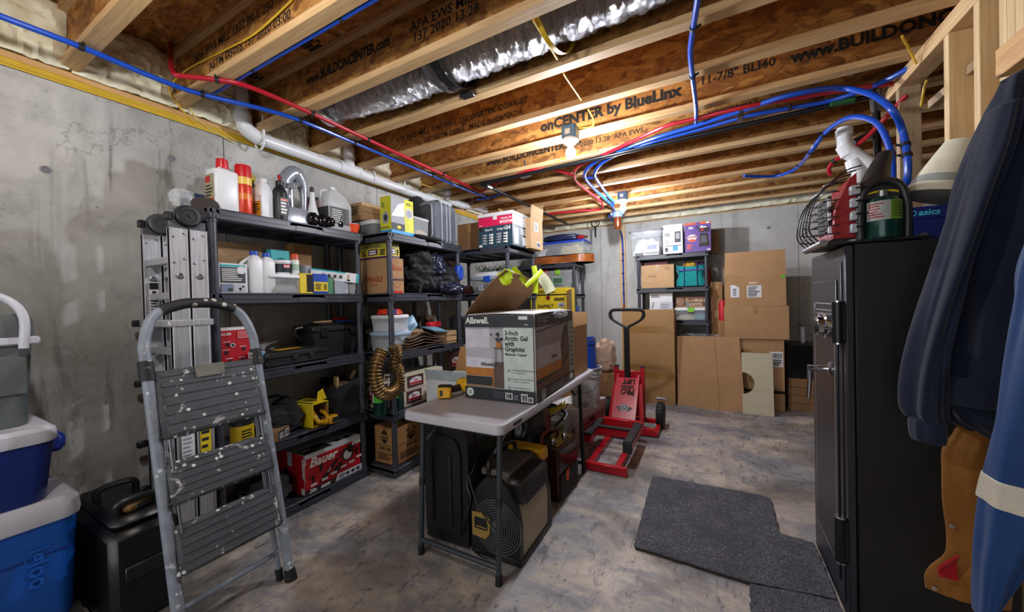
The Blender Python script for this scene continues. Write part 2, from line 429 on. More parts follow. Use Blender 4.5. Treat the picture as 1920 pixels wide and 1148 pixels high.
# ---- flat print on box faces: panels and lettering
TEXTQ = []
def face_matrix(w, d, h, face):
    T = {'F': ((-w/2, -d/2, 0), (1, 0, 0), (0, 0, 1), (0, -1, 0)), 'R': ((w/2, -d/2, 0), (0, 1, 0), (0, 0, 1), (1, 0, 0)),
         'L': ((-w/2, d/2, 0), (0, -1, 0), (0, 0, 1), (-1, 0, 0)), 'B': ((w/2, d/2, 0), (-1, 0, 0), (0, 0, 1), (0, 1, 0)),
         'T': ((-w/2, -d/2, h), (1, 0, 0), (0, 1, 0), (0, 0, 1))}[face]
    o, u, v, n = (Vector(q) for q in T)
    return Matrix(((u.x, v.x, n.x, o.x), (u.y, v.y, n.y, o.y), (u.z, v.z, n.z, o.z), (0, 0, 0, 1)))
class Print:
    """flat print on one face of a thing, in metres or as fractions of the face"""
    def __init__(self, parent, M, W, H):
        self.p = parent; self.M = M; self.W = W; self.H = H; self.mb = MB(); self.mats = []; self.k = 0
    def _m(self, m):
        if m not in self.mats: self.mats.append(m)
        return self.mats.index(m)
    def _z(self): self.k += 1; return .0006+.0003*self.k
    def rect(self, u0, v0, u1, v1, m):
        z = self._z(); W, H = self.W, self.H
        self.mb.add([(u0*W, v0*H, z), (u1*W, v0*H, z), (u1*W, v1*H, z), (u0*W, v1*H, z)], [(0, 1, 2, 3)], self._m(m), self.M); return self
    def poly(self, pts, m):
        z = self._z(); self.mb.add([(u*self.W, v*self.H, z) for u, v in pts], [tuple(range(len(pts)))], self._m(m), self.M); return self
    def disc(self, u, v, r, m, n=20, asp=1.):
        z = self._z(); self.mb.add([(u*self.W+r*math.cos(2*PI*i/n), v*self.H+r*asp*math.sin(2*PI*i/n), z) for i in range(n)], [tuple(range(n))], self._m(m), self.M); return self
    def ring(self, u, v, r, t, m, n=24):
        z = self._z(); c = [(math.cos(2*PI*i/n), math.sin(2*PI*i/n)) for i in range(n)]
        vs = [(u*self.W+r*a, v*self.H+r*b, z) for a, b in c]+[(u*self.W+(r-t)*a, v*self.H+(r-t)*b, z) for a, b in c]
        self.mb.add(vs, [(i, (i+1) % n, n+(i+1) % n, n+i) for i in range(n)], self._m(m), self.M); return self
    def lines(self, u0, v0, u1, v1, n, m, fill=.45, rag=.35):
        """rows of small print"""
        for i in range(n):
            a = v1-(v1-v0)*(i+.5)/n; hh = (v1-v0)/n*fill/2
            self.rect(u0, a-hh, u0+(u1-u0)*(1-rag*random.random()), a+hh, m)
        return self
    def bars(self, u0, v0, u1, v1, m, n=14):
        x = u0
        for i in range(n):
            w = (u1-u0)/n*random.uniform(.3, .8); self.rect(x, v0, x+w, v1, m); x += (u1-u0)/n
        return self
    def text(self, s, u, v, size, m, align='LEFT', shear=0., bold=0., rot=0., sx=1.):
        z = self._z()
        R = self.M @ Matrix.Translation((u*self.W, v*self.H, z)) @ Matrix.Rotation(rot, 4, 'Z') @ Matrix.Diagonal((sx, 1, 1, 1))
        TEXTQ.append((self.p, s, R, size, m, align, shear, bold)); return self
    def done(self, name='printed_artwork'):
        if self.mb.v: self.mb.obj(name, self.mats, self.p, smooth=False)
def bprint(root, dims, face):
    w, d, h = dims
    W, H = {'F': (w, h), 'B': (w, h), 'R': (d, h), 'L': (d, h), 'T': (w, d)}[face]
    return Print(root, face_matrix(w, d, h, face), W, H)
def flush_text():
    made = []
    for (p, s, M, size, m, al, sh, bo) in TEXTQ:
        cu = bpy.data.curves.new('lettering', 'FONT'); cu.body = s; cu.size = size; cu.align_x = al; cu.shear = sh
        cu.offset = bo*size; cu.resolution_u = 2; cu.fill_mode = 'FRONT'
        ob = bpy.data.objects.new('lettering', cu); COL.objects.link(ob); made.append(ob)
    bpy.context.view_layer.update(); dg = bpy.context.evaluated_depsgraph_get()
    by = {}
    for ob, (p, s, M, size, m, al, sh, bo) in zip(made, TEXTQ):
        me = bpy.data.meshes.new_from_object(ob.evaluated_get(dg))
        by.setdefault(p.name, (p, MB(), []))
        p_, mb, ms = by[p.name]
        if m not in ms: ms.append(m)
        mb.add([tuple(v.co) for v in me.vertices], [tuple(q.vertices) for q in me.polygons], ms.index(m), M)
        bpy.data.meshes.remove(me)
    for ob in made:
        cu = ob.data; bpy.data.objects.remove(ob); bpy.data.curves.remove(cu)
    for p, mb, ms in by.values():
        if mb.v: mb.obj('lettering', ms, p, smooth=False)
# ---- cardboard carton: body, top flaps, tape
def carton(name, label, cat, x0, x1, y0, y1, z0, z1, m=None, tape='Y', rotz=0., top='closed', group=None, tapem=None, seam=True):
    m = m or CARD
    w, d, h = x1-x0, y1-y0, z1-z0
    o = thing(name, label, cat, ((x0+x1)/2, (y0+y1)/2, z0), rotz, group)
    if top == 'closed':
        MB().box(-w/2, w/2, -d/2, d/2, 0, h-.004, r=.002).obj('body', m, o)
        g = .0015
        for s in (-1, 1):
            b = MB()
            if tape == 'Y': b.box(s*g, s*(w/2-.001), -d/2+.001, d/2-.001, h-.0035, h)
            else: b.box(-w/2+.001, w/2-.001, s*g, s*(d/2-.001), h-.0035, h)
            b.obj('flap', m, o)
        t = MB(); k = .024; e = min(.09, h*.35)
        if tape == 'Y':
            t.box(-k, k, -d/2-.0012, d/2+.0012, h, h+.0008).box(-k, k, -d/2-.0012, -d/2-.0002, h-e, h).box(-k, k, d/2+.0002, d/2+.0012, h-e, h)
        else:
            t.box(-w/2-.0012, w/2+.0012, -k, k, h, h+.0008).box(-w/2-.0012, -w/2-.0002, -k, k, h-e, h).box(w/2+.0002, w/2+.0012, -k, k, h-e, h)
        t.obj('packing_tape', tapem or TAPE, o)
    else:
        t = .004; b = MB()
        b.box(-w/2, w/2, -d/2, d/2, 0, t).box(-w/2, w/2, -d/2, -d/2+t, t, h).box(-w/2, w/2, d/2-t, d/2, t, h)
        b.box(-w/2, -w/2+t, -d/2+t, d/2-t, t, h).box(w/2-t, w/2, -d/2+t, d/2-t, t, h)
        b.obj('body', m, o)
    return o, (w, d, h)
def flap(parent, hinge0, hinge1, out, length, m, t=.004, bend=0.):
    """an open carton flap: from the edge hinge0-hinge1 going along the vector out"""
    a, b, o = Vector(hinge0), Vector(hinge1), Vector(out).normalized()
    up = (b-a).normalized().cross(o)
    def fn(u, v): return a+(b-a)*u+o*length*v+up*bend*math.sin(v*PI/2)**2*length
    return MB().sheet(fn, 2, 6 if bend else 2, t).obj('flap', m, parent)
# ------------------------------------------------------------------ the room
XL, YB, XR = -2.73, 5.83, .908          # left wall, back wall, stud wall faces
ZW, ZJ, ZS = 2.437, 2.475, 2.777        # wall top, joist underside, subfloor underside
struct(MB().box(XL-.3, 2.6, -2.6, YB+.3, -.1, 0).obj('floor', FLOOR))
struct(MB().box(XL-.25, XL, -2.6, YB+.25, 0, ZW).obj('wall_left', WALL))
wl = bpy.data.objects['wall_left']
struct(MB().box(XL, 2.6, YB, YB+.25, 0, ZW).obj('wall_back', WALLB))
wb = bpy.data.objects['wall_back']
# form seams in the concrete, drawn as thin dark grey strips
SEAM = mat('seam_grey', '#55544f', .9)
b = MB()
for y in (1.22, 2.45, 3.66, 4.9): b.box(XL-.002, XL+.0015, y-.002, y+.002, 0, ZW)
b.obj('form_seam', SEAM, wl)
b = MB()
for px in (1203, 1497): 
    x = at_y(px, 470, YB).x; b.box(x-.002, x+.002, YB-.0015, YB+.002, 0, ZW)
b.obj('form_seam', SEAM, wb)
for (px, py) in ((322, 297), (85, 318)):
    p = at_x(px, py, XL); MB().lathe([(.017, 0), (.017, .004), (.01, .006), (.006, .002)], 14, M=Matrix.Translation(p) @ Matrix.Rotation(PI/2, 4, 'Y')).obj('form_tie', mat('tie_grey', '#77757a', .7), wl)
p = at_y(1441, 427, YB); MB().lathe([(.02, 0), (.02, .004), (.01, .006)], 14, M=Matrix.Translation(p) @ Matrix.Rotation(PI/2, 4, 'X')).obj('form_tie', mat('tie_grey', '#77757a', .7), wb)
# thickened pilaster step in the back wall by the furring strip
xa = at_y(1128, 500, YB).x
MB().box(xa, -1.19, YB-.035, YB, 0, ZW-.03, r=.004).obj('pilaster', WALLB, wb)
struct(MB().box(2.35, 2.6, -2.6, YB, 0, 2.78).obj('wall_far_right', mat('drywall_back', '#8f8678', .85)))
MB()
struct(MB().box(XL-.25, 2.6, -2.75, -2.6, 0, 2.78).obj('wall_behind', mat('painted_wall', '#a8a6a0', .8)))
# sill plates
struct(MB().box(XL-.14, XL+.004, -2.6, YB, ZW, ZJ, r=.002).obj('trim_1', LUMBERY))
struct(MB().box(XL, 2.4, YB-.004, YB+.14, ZW, ZJ, r=.002).obj('trim_2', LUMBER))
# ceiling: subfloor panels and I-joists
ceil = struct(MB().box(XL-.25, 2.6, -2.6, YB+.25, ZS, ZS+.018).obj('ceiling', OSBS))
pan = MB()
p = MB()
JY = [.61+.406*k for k in range(-6, 13)]
web0 = MB().box(XL+.01, 2.3, -.005, .005, ZJ+.03, ZS-.03)
bf0 = MB().box(XL+.01, 2.3, -.032, .032, ZJ, ZJ+.038, r=.003)
tf0 = MB().box(XL+.01, 2.3, -.032, .032, ZS-.038, ZS-.0005, r=.003)
JO = {}
for k, yf in zip(range(-6, 13), JY):
    yc = yf-.032
    if k == -6: 
        j = web0.obj('joist', OSB, ceil); a = bf0.obj('bottom_flange', LUMBER, j); t = tf0.obj('top_flange', LUMBER, j); src = (j, a, t)
    else:
        j = src[0].copy(); COL.objects.link(j); j.parent = ceil
        for s in src[1:]:
            q = s.copy(); COL.objects.link(q); q.parent = j
    j.location = (0, yc, 0); JO[k] = j
def joist_text(k, s, px, py, size, bold=.02, sx=1.):
    """stamp on the camera-side face of joist k, starting under the picture point"""
    y = JY[k+6]-.032-.0056
    w = at_y(px, py, y)
    M = Matrix(((1, 0, 0, w.x), (0, 0, -1, -.0056), (0, 1, 0, w.z), (0, 0, 0, 1))) @ Matrix.Diagonal((sx, 1, 1, 1))
    TEXTQ.append((JO[k], s, M, size, INK, 'LEFT', 0, bold))
joist_text(1, 'APA EWS MILL 1327 PR-L 250', 364, 118, .06, .02)
joist_text(1, 'ASTM D5055 137 2020 03:00', 392, 133, .06, .02)
joist_text(2, 'www.BUILDONCENTER.com', 575, 160, .075, .05, .74)
joist_text(2, 'APA EWS MILL 1327', 770, 60, .062, .02)
joist_text(2, '137 2020 13:28', 774, 80, .062, .02)
joist_text(4, 'APA EWS MILL 1245 PRI-L 250 WERTEK CORR-07', 742, 268, .055, .015)
joist_text(4, '137  ASTM D5055   MADE IN CANADA', 795, 268, .05, .015)
joist_text(5, 'onCENTER by BlueLinx', 1014, 247, .1, .05)
joist_text(5, '11-7/8" BLI40', 1312, 160, .07, .02)
joist_text(5, 'www.BUILDONCENTER.com', 1484, 118, .085, .05)
joist_text(6, 'www.BUILDONCENTER.com', 912, 312, .075, .04)
joist_text(6, '2020 13:28  APA EWS', 1088, 275, .055, .015)
joist_text(6, 'ASTM D5055 MILL', 1325, 220, .05, .015)
# black stamped patches on the subfloor
st = MB()
for (px, py, w, d) in ((590, 86, .13, .05), (480, 142, .1, .05)):
    q = at_z(px, py, ZS)
    for i in range(6):
        for jx in range(4):
            if random.random() < .72: st.box(q.x-w/2+w*i/6, q.x-w/2+w*(i+.9)/6, q.y-d+2*d*jx/4, q.y-d+2*d*(jx+.8)/4, ZS-.0012, ZS-.0004)
st.obj('grade_stamp', INK, ceil)
# rim and spray foam, one lumpy filling in every joist bay
struct(MB().box(XL-.2, XL-.06, -2.6, YB+.2, ZJ, ZS).obj('trim_3', OSB))
struct(MB().box(XL-.1, 2.4, YB+.06, YB+.2, ZJ, ZS).obj('trim_4', OSB))
def foam_bay(y0, y1, seed):
    def fn(u, v):
        y = y0+(y1-y0)*u; z = ZJ-.012+(ZS-ZJ+.008)*v
        e = min(u, 1-u)*(y1-y0)
        n1 = noise.noise((y*9+seed, z*9, seed)); n2 = abs(noise.noise((y*24, z*24, seed*3)))
        bul = .05*(1-abs(2*v-1)**3)*(1-abs(2*u-1)**5)
        x = XL+.012+bul+.026*n1+.038*n2+.03*max(0, .3-v)
        return (x, y, z)
    return MB().grid(fn, 30, 24).obj('spray_foam', FOAM, wl)
for k in range(-2, 12):
    foam_bay(JY[k+6]-.026, JY[k+7]-.038, k*1.7)
def fn(u, v):
    x = XL+.1+(2.2-XL)*u; z = ZJ-.026+.3*v
    n1 = noise.noise((x*8, z*9, 4.4)); n2 = abs(noise.noise((x*20, z*24, 9)))
    return (x, YB-.03-.05*(1-abs(2*v-1)**2)-.035*n1-.06*n2*(1-v)-.03*(1-v), z)
MB().grid(fn, 150, 14).obj('spray_foam', FOAM, wb)
# furring strip up the back wall
x0 = at_y(1162, 480, YB-.02).x; x1 = at_y(1173, 480, YB-.02).x
struct(MB().box(x0, x1, YB-.038, YB-.001, .0, ZW-.02, r=.002).obj('trim_5', LUMBERV))
# stud wall on the right: plates, studs, blocking, the back of the drywall beyond
wr = struct(MB().box(XR, XR+.09, -2.4, 2.93, 2.437, ZJ-.001, r=.002).obj('wall_right', mk_wood('plate_lumber', '#bd9667', '#d9bb8d', (22, 1.2, 22))))
PL = bpy.data.materials['plate_lumber']
MB().box(XR, XR+.09, -2.4, 2.93, 2.399, 2.4365, r=.002).obj('top_plate', PL, wr)
MB().box(XR, XR+.09, -2.4, 2.93, 0, .038, r=.002).obj('bottom_plate', PL, wr)
for (pa, pb, m) in ((1680, 1692, OLDWOOD), (1770, 1792, LUMBERV), (1826, 1848, LUMBERV)):
    y1 = at_x(pa, 260, XR).y; y0 = y1-.038
    MB().box(XR+.001, XR+.088, y0, y1, .0385, 2.3985, r=.002).obj('stud', m, wr)
y1 = at_x(1862, 70, XR).y
for i in range(3): MB().box(XR+.004, XR+.086, y1-.06-.04*i, y1-.022-.04*i, .0385, 2.3985, r=.002).obj('stud', LUMBERV, wr)
for y in (.9, .5, .1, -.3, -.7): MB().box(XR+.001, XR+.088, y-.019, y+.019, .0385, 2.3985, r=.002).obj('stud', LUMBERV, wr)
# 2x4 block nailed across the studs, its end grain with a pencil tick
q = at_x(1866, 122, XR-.09)
bl = MB().box(XR-.09, XR-.002, q.y-.45, q.y, q.z-.045, q.z+.045, r=.002).obj('blocking', LUMBERY, wr)
tk = MB(); tk.tube([(XR-.052, q.y+.0008, q.z+.002), (XR-.04, q.y+.0008, q.z-.016), (XR-.012, q.y+.0008, q.z+.022)], .0012, 5); tk.obj('pencil_tick', INK, bl)
MB().box(XR+.05, XR+.088, 1.0, 2.6, 2.20, 2.2385, r=.002).obj('blocking', OLDWOOD, wr)
# sheathing / drywall backs seen between the studs
DRYB = mat('drywall_paper', '#9a8c7b', .85, 0, .06)
MB().box(XR+.092, XR+.105, .3, 2.30, 0, 1.98, r=.001).obj('drywall_panel', DRYB, wr)
MB().box(XR+.092, XR+.105, .3, at_x(1800, 100, XR+.09).y, 1.985, 2.437, r=.001).obj('drywall_panel', mk_wood('plywood', '#a88a5e', '#c2a577', (8, 22, 1.)), wr)
# far side of the room behind the safe
# ------------------------------------------------------------------ ceiling lamps
BULB2 = mk_emit('lit_bulb_dim', '#f6f4f0', BULB_STRENGTH*.5)
BULB = mk_emit('lit_bulb', '#f3f6ff', BULB_STRENGTH); BOXBLUE = mat('blue_box_plastic', '#2d5f8f', .4)
def lamp(x, y, label, bm=BULB):
    o = thing('ceiling_lamp', label, 'lamp', (x, y, ZJ), 0, 'bare bulb ceiling lamps')
    MB().box(-.05, .05, -.045, .045, -.085, -.002, r=.006).obj('junction_box', BOXBLUE, o)
    MB().box(-.022, .012, -.0465, -.0452, -.065, -.03).obj('box_label', WHITEC, o)
    MB().lathe([(.055, -.085), (.055, -.1), (.04, -.105), (.036, -.118), (.022, -.12)][::-1], 24).obj('lamp_holder', WHITEP, o)
    MB().lathe([(.0001, -.215), (.017, -.211), (.028, -.2), (.033, -.185), (.03, -.165), (.02, -.145), (.014, -.122)], 20).obj('bulb', bm, o)
    return o
lamp(-.82, 2.41, 'bare lit bulb on a blue box, nearer lamp in mid ceiling')
lamp(-.835, 4.18, 'bare lit bulb on a blue box, farther lamp by the water filter')
lamp(-1.3, .172, 'bare lit bulb on a blue box, overhead nearest the viewer and above the frame', BULB2)
# ------------------------------------------------------------------ pipes, cables and duct under the ceiling
def pipe(name, label, cat, pts, r, m, k=6, n=10, clips=(), group=None, smooth=True):
    P = spline(pts, k) if smooth else [Vector(p) for p in pts]
    o = thing(name, label, cat, P[0], 0, group)
    L = [p-P[0] for p in P]
    MB().tube(L, r, n).obj('tube', m, o)
    for c in clips:
        c = Vector(c)-P[0]; i = min(range(len(L)-1), key=lambda i: (L[i]-c).length)
        d = (L[min(i+1, len(L)-1)]-L[max(i-1, 0)]).normalized()
        b = MB(); b.tube([L[i]-d*.009, L[i]+d*.009], r*1.28, 10)
        s = d.cross(Vector((0, 0, 1))).normalized(); b.tube([L[i]+s*r, L[i]+s*r*2.4+Vector((0, 0, r*.6))], r*.42, 6)
        b.obj('clip', DARK, o)
    return o
def Z(z, *q): return [at_z(x, y, z) for x, y in q]
cl = lambda z, *q: Z(z, *q)
pipe('water_pipe', 'blue water pipe running along the joist ends from the upper left corner', 'pipe',
     Z(2.458, (-90, -8), (0, 30), (152, 88), (300, 150), (380, 177), (540, 218), (665, 268), (780, 316), (860, 350), (916, 371)), .0125, BLUEPEX,
     clips=cl(2.458, (157, 91), (376, 176), (557, 222), (668, 269), (818, 331), (910, 369)))
pipe('water_pipe', 'red water pipe rising beside the spray foam at upper left then crossing the joists', 'pipe',
     [at_z(320, 84, 2.77)] + [at_z(320, 110, 2.62)] + Z(2.475, (326, 137)) + Z(2.458, (345, 143), (408, 150), (470, 164), (585, 213), (690, 262), (830, 327), (905, 362)), .0125, REDPEX,
     clips=cl(2.458, (408, 150), (582, 212), (688, 261), (830, 327)))
pipe('water_pipe', 'thin blue pipe tucked along the underside edge of the second joist', 'pipe',
     [Vector((XL+.3, 1.03, 2.488)), Vector((-1.6, 1.03, 2.486)), Vector((0.3, 1.03, 2.486))], .010, BLUEPEX, clips=[(-1.9, 1.03, 2.486), (-1.45, 1.03, 2.486)])
# yellow cable bundle along the wall top
yb = thing('cable_bundle', 'bundle of flat yellow electric cables stapled along the top of the left wall', 'cable', (0, 0, 0), 0)
for i in range(6):
    pts = []
    for s in range(24):
        y = -.6+s*.24
        pts.append((XL+.006+.006*(i % 2), y, 2.431-.006*i-.004*noise.noise((y*1.4, i*3.1, 0))))
    MB().tube(spline(pts, 2), .0042, 6, flat=1.5).obj('cable', YELCABLE, yb)
pipe('electric_cable', 'yellow cable climbing from the bundle across the second joist web', 'cable',
     [at_x(402, 246, XL+.016), at_x(360, 226, XL+.02), at_z(321, 178, 2.5), at_z(322, 158, 2.56), at_y(352, 130, .97), at_y(420, 95, .97), at_y(480, 62, .97), at_y(548, 0, .97)], .0045, YELCABLE)
pipe('electric_cable', 'pale cable curving out of the spray foam down to the yellow bundle', 'cable',
     [at_x(356, 200, XL+.06), at_x(368, 222, XL+.03), at_x(400, 246, XL+.018), at_x(440, 268, XL+.014)], .0042, mat('pale_cable', '#cdb66a', .5))
pipe('electric_cable', 'yellow cable looping over the pipes from mid wall to the nearer lamp', 'cable',
     [at_x(790, 345, -2.2)] + Z(2.485, (815, 352), (862, 352), (905, 335), (960, 325), (1010, 318), (1060, 296), (1120, 284)) , .0045, YELCABLE)
pipe('electric_cable', 'yellow cable strapped under the foil duct near the top of the picture', 'cable',
     Z(2.49, (1000, 37), (1022, 72), (1045, 110)), .007, YELCABLE)
pipe('electric_cable', 'short yellow cable between two joists right of the duct', 'cable', Z(2.49, (1057, 138), (1066, 152), (1090, 187)), .0055, YELCABLE)
pipe('electric_cable', 'short yellow cable feeding the nearer lamp box', 'cable', Z(2.49, (1103, 205), (1113, 225), (1110, 237), (1087, 240)), .0055, YELCABLE)
pipe('electric_cable', 'short yellow cable feeding the farther lamp box', 'cable', Z(2.49, (1185, 370), (1200, 365), (1206, 358)), .0055, YELCABLE)
pipe('electric_cable', 'yellow cable dropping past the top plate of the stud wall', 'cable', [at_z(1691, 68, 2.47), at_z(1706, 95, 2.45), at_z(1718, 120, 2.40)], .005, YELCABLE)
pipe('electric_cable', 'yellow cable hanging behind the far stud above the safe', 'cable', [at_x(1738, 150, XR+.06), at_x(1733, 165, XR+.06), at_x(1727, 200, XR+.07)], .006, YELCABLE)
# white drain pipe on the left wall
XP = XL+.095
dp = thing('drain_pipe', 'white plastic drain pipe hung along the top of the left wall', 'pipe', (0, 0, 0), 0)
a = [at_x(505, 263, XP), at_x(640, 315, XP), at_x(800, 372, XP)]
end = at_x(842, 386, XP)
MB().tube([at_x(480, 258, XP), end], .041, 18).obj('pipe_run', PVC, dp)
e0 = at_x(453, 165, XP); e1 = at_x(455, 222, XP); e2 = at_x(463, 243, XP); e3 = at_x(486, 260, XP)
MB().tube(spline([at_x(453, 155, XP-.02), e0, e1], 3), .036, 16).obj('riser', PVC, dp)
b = MB().tube(spline([e1, e2, e3], 6), .047, 18); b.tube([e1+Vector((0, 0, .03)), e1-Vector((0, 0, .02))], .05, 18); b.obj('elbow', PVC, dp)
def along(px, py): return at_x(px, py, XP)
for (px, py, lab) in ((655, 318, 1),):
    c = along(px, py); d = (end-at_x(480, 258, XP)).normalized()
    b = MB().tube([c-d*.09, c+d*.09], .047, 18).tube([c-d*.1, c-d*.075], .05, 18).tube([c+d*.075, c+d*.1], .05, 18)
    b.tube([c, c+Vector((0, 0, .16))], .043, 16).tube([c+Vector((0, 0, .085)), c+Vector((0, 0, .12))], .047, 16); b.obj('tee', PVC, dp)
    MB().tube([c+Vector((0, 0, .12)), c+Vector((-.03, 0, .34))], .038, 14).obj('riser', PVC, dp)
f0 = at_x(842, 378, XP); 
b = MB().tube(spline([at_x(840, 350, XP), at_x(842, 372, XP), at_x(862, 383, XP), at_x(885, 386, XP), at_x(905, 393, XP)], 5), .044, 18)
b.obj('elbow', PVC, dp); MB().tube([at_x(900, 391, XP), at_x(990, 425, XP)], .040, 16).obj('pipe_run', PVC, dp)
for (px, py, up) in ((487, 268, 70), (752, 345, 68), (880, 385, 18), (697, 332, 0)):
    c = along(px, py); b = MB()
    ring = [c+Vector((0.05*math.cos(t), 0, .05*math.sin(t))) for t in [PI*.5+PI*1.1*i/10 for i in range(11)]]
    ring = [c+Vector((.049*math.cos(t), 0, .049*math.sin(t))) for t in [PI*(.35-1.5*i/12) for i in range(13)]]
    b.tube(ring, .008, 6)
    if up: b.tube([c+Vector((.05, 0, .0)), c+Vector((.05, 0, .17))], .009, 6)
    b.obj('hanger', PVC, dp)
mk = MB()
pr = Print(dp, Matrix(((0, 0, 1, XP+.0385), (1, 0, 0, along(590, 303).y), (0, 1, 0, along(590, 298).z), (0, 0, 0, 1))) @ Matrix.Rotation(-.03, 4, 'Z'), .12, .02)
pr.lines(0, 0, 1, 1, 2, INK); pr.done('printed_marking')
# black gas pipe under joist and to the back wall
gp = thing('gas_pipe', 'black iron gas pipe along a joist then turning to the back wall', 'pipe', (0, 0, 0), 0)
GZ = 2.437
g0, g1, g2 = at_z(1645, 178, GZ), at_z(905, 345, GZ), at_z(1065, 421, GZ)
MB().tube([g0, g1], .0165, 12).obj('pipe_run', BLKM, gp)
MB().tube([g1, g2], .0165, 12).obj('pipe_run', BLKM, gp)
b = MB().tube(spline([g1+(g0-g1).normalized()*.05, g1+Vector((-.012, 0, 0)), g1+(g2-g1).normalized()*.05], 5), .023, 12); b.obj('elbow_fitting', BLKM, gp)
dd = (g2-g1).normalized()
MB().tube([g1+dd*.07, g1+dd*.12], .021, 8).tube([g1+dd*.125, g1+dd*.14], .025, 8).obj('valve', STEEL, gp)
t = at_z(985, 329, GZ)
MB().tube([t-(g0-g1).normalized()*.045, t+(g0-g1).normalized()*.045], .022, 12).tube([t, t+Vector((0, 0, .06))], .017, 10).tube([t+Vector((.0, 0, .05)), t+Vector((0, 0, .13))], .012, 8).obj('tee_fitting', STEEL, gp)
c = at_z(1387, 226, GZ); MB().box(c.x-.014, c.x+.014, c.y-.022, c.y-.018, c.z-.02, ZJ+.03).obj('strap', STEEL, gp)
MB().tube([at_z(1578, 190, GZ)+Vector((-.05, 0, 0)), at_z(1602, 186, GZ)], .0175, 12).obj('green_tag', mat('green_label', '#1f5a2c', .5), gp)
v0 = at_x(1641, 168, .62); v1 = at_x(1645, 205, .62)
MB().tube([at_z(1640, 180, GZ)+Vector((0, 0, .05)), at_z(1643, 205, GZ-.01)], .026, 10).obj('pipe_fitting', STEEL, gp)
q0 = at_z(1643, 205, GZ-.01); MB().tube([q0, Vector((q0.x+.005, q0.y, 1.9))], .019, 12).obj('drop_pipe', BLKM, gp)
# blue and red pipes sweeping across the middle
ZP = 2.452
pipe('water_pipe', 'blue pipe from the water filter curling up and along the joists to the right loop', 'pipe',
     [at_y(1152, 395, 4.95)] + Z(2.44, (1147, 385)) + Z(ZP, (1137, 375), (1112, 352), (1097, 333), (1100, 318), (1122, 300), (1160, 283), (1228, 259), (1300, 237), (1390, 208), (1460, 184), (1530, 169), (1585, 166)) +
     [at_y(1635, 178, 2.62), at_y(1672, 205, 2.45), at_x(1692, 245, .84), at_x(1702, 300, .84), at_x(1700, 345, .84), at_x(1690, 385, .86), at_x(1686, 470, .88)], .0145, BLUEPEX,
     clips=[at_z(1097, 333, ZP), at_z(1137, 375, ZP), at_z(1390, 208, ZP), at_x(1700, 268, .84), at_x(1702, 292, .84)])
pipe('water_pipe', 'blue pipe beside the filter loop running to the top plate of the stud wall', 'pipe',
     Z(ZP, (1149, 388), (1150, 378), (1140, 366), (1118, 335), (1116, 322), (1130, 305), (1165, 286), (1230, 264), (1310, 243), (1400, 218), (1480, 203), (1560, 188), (1640, 160), (1700, 130), (1745, 100)), .0135, BLUEPEX,
     clips=[at_z(1117, 332, ZP), at_z(1140, 366, ZP), at_z(1475, 204, ZP), at_z(1722, 114, ZP)])
pipe('water_pipe', 'red pipe curving down from the joists toward the filter', 'pipe',
     Z(ZP, (1010, 403), (1080, 396), (1122, 393), (1130, 386), (1122, 374), (1085, 345), (1076, 328), (1085, 312), (1110, 300), (1180, 268), (1245, 238), (1290, 226), (1400, 200), (1480, 186), (1600, 166), (1700, 155)), .0125, REDPEX,
     clips=[at_z(1079, 337, ZP), at_z(1118, 371, ZP)])
pipe('water_pipe', 'red pipe branching left between joists behind the gas pipe', 'pipe', Z(2.46, (1076, 330), (1050, 321), (1020, 317), (985, 322), (930, 345), (900, 362)), .0115, REDPEX)
pipe('water_pipe', 'short blue link pipe between the two filter loops', 'pipe', Z(2.46, (1098, 334), (1117, 333)), .012, BLUEPEX)
pipe('water_pipe', 'short blue pipe from the left run into the joist bay', 'pipe', Z(2.47, (893, 374), (915, 372), (945, 362)), .012, BLUEPEX)
pipe('water_pipe', 'blue pipe across the joists near the top center of the picture', 'pipe',
     Z(ZP, (1312, -40), (1308, 0), (1301, 45), (1295, 90), (1296, 120), (1301, 165), (1305, 200), (1305, 230)), .0125, BLUEPEX, clips=cl(ZP, (1300, 55), (1300, 146)))
pipe('water_pipe', 'light blue pipe rising from behind the joists into an arch above the safe', 'pipe',
     Z(2.46, (1395, 330), (1420, 331), (1455, 330)) + [at_z(1480, 323, 2.44), at_z(1500, 310, 2.42)] + [at_y(1520, 285, 3.1), at_y(1545, 252, 2.95), at_y(1575, 228, 2.8), at_y(1605, 219, 2.7), at_y(1640, 228, 2.6), at_y(1660, 256, 2.55), at_y(1672, 300, 2.52), at_y(1674, 380, 2.5), at_y(1674, 460, 2.5)], .0135, BLUEPEX,
     clips=[at_y(1547, 250, 2.95), at_z(1497, 312, 2.42), at_y(1519, 286, 3.1)])
pipe('water_pipe', 'red pipe hooking down above the safe behind the white drain', 'pipe',
     [at_y(1700, 178, 2.75), at_y(1650, 232, 2.85), at_y(1620, 262, 2.95), at_y(1580, 292, 3.1), at_y(1562, 304, 3.15), at_y(1554, 318, 3.2), at_y(1558, 328, 3.22)], .0125, REDPEX, clips=[at_y(1565, 303, 3.14)])
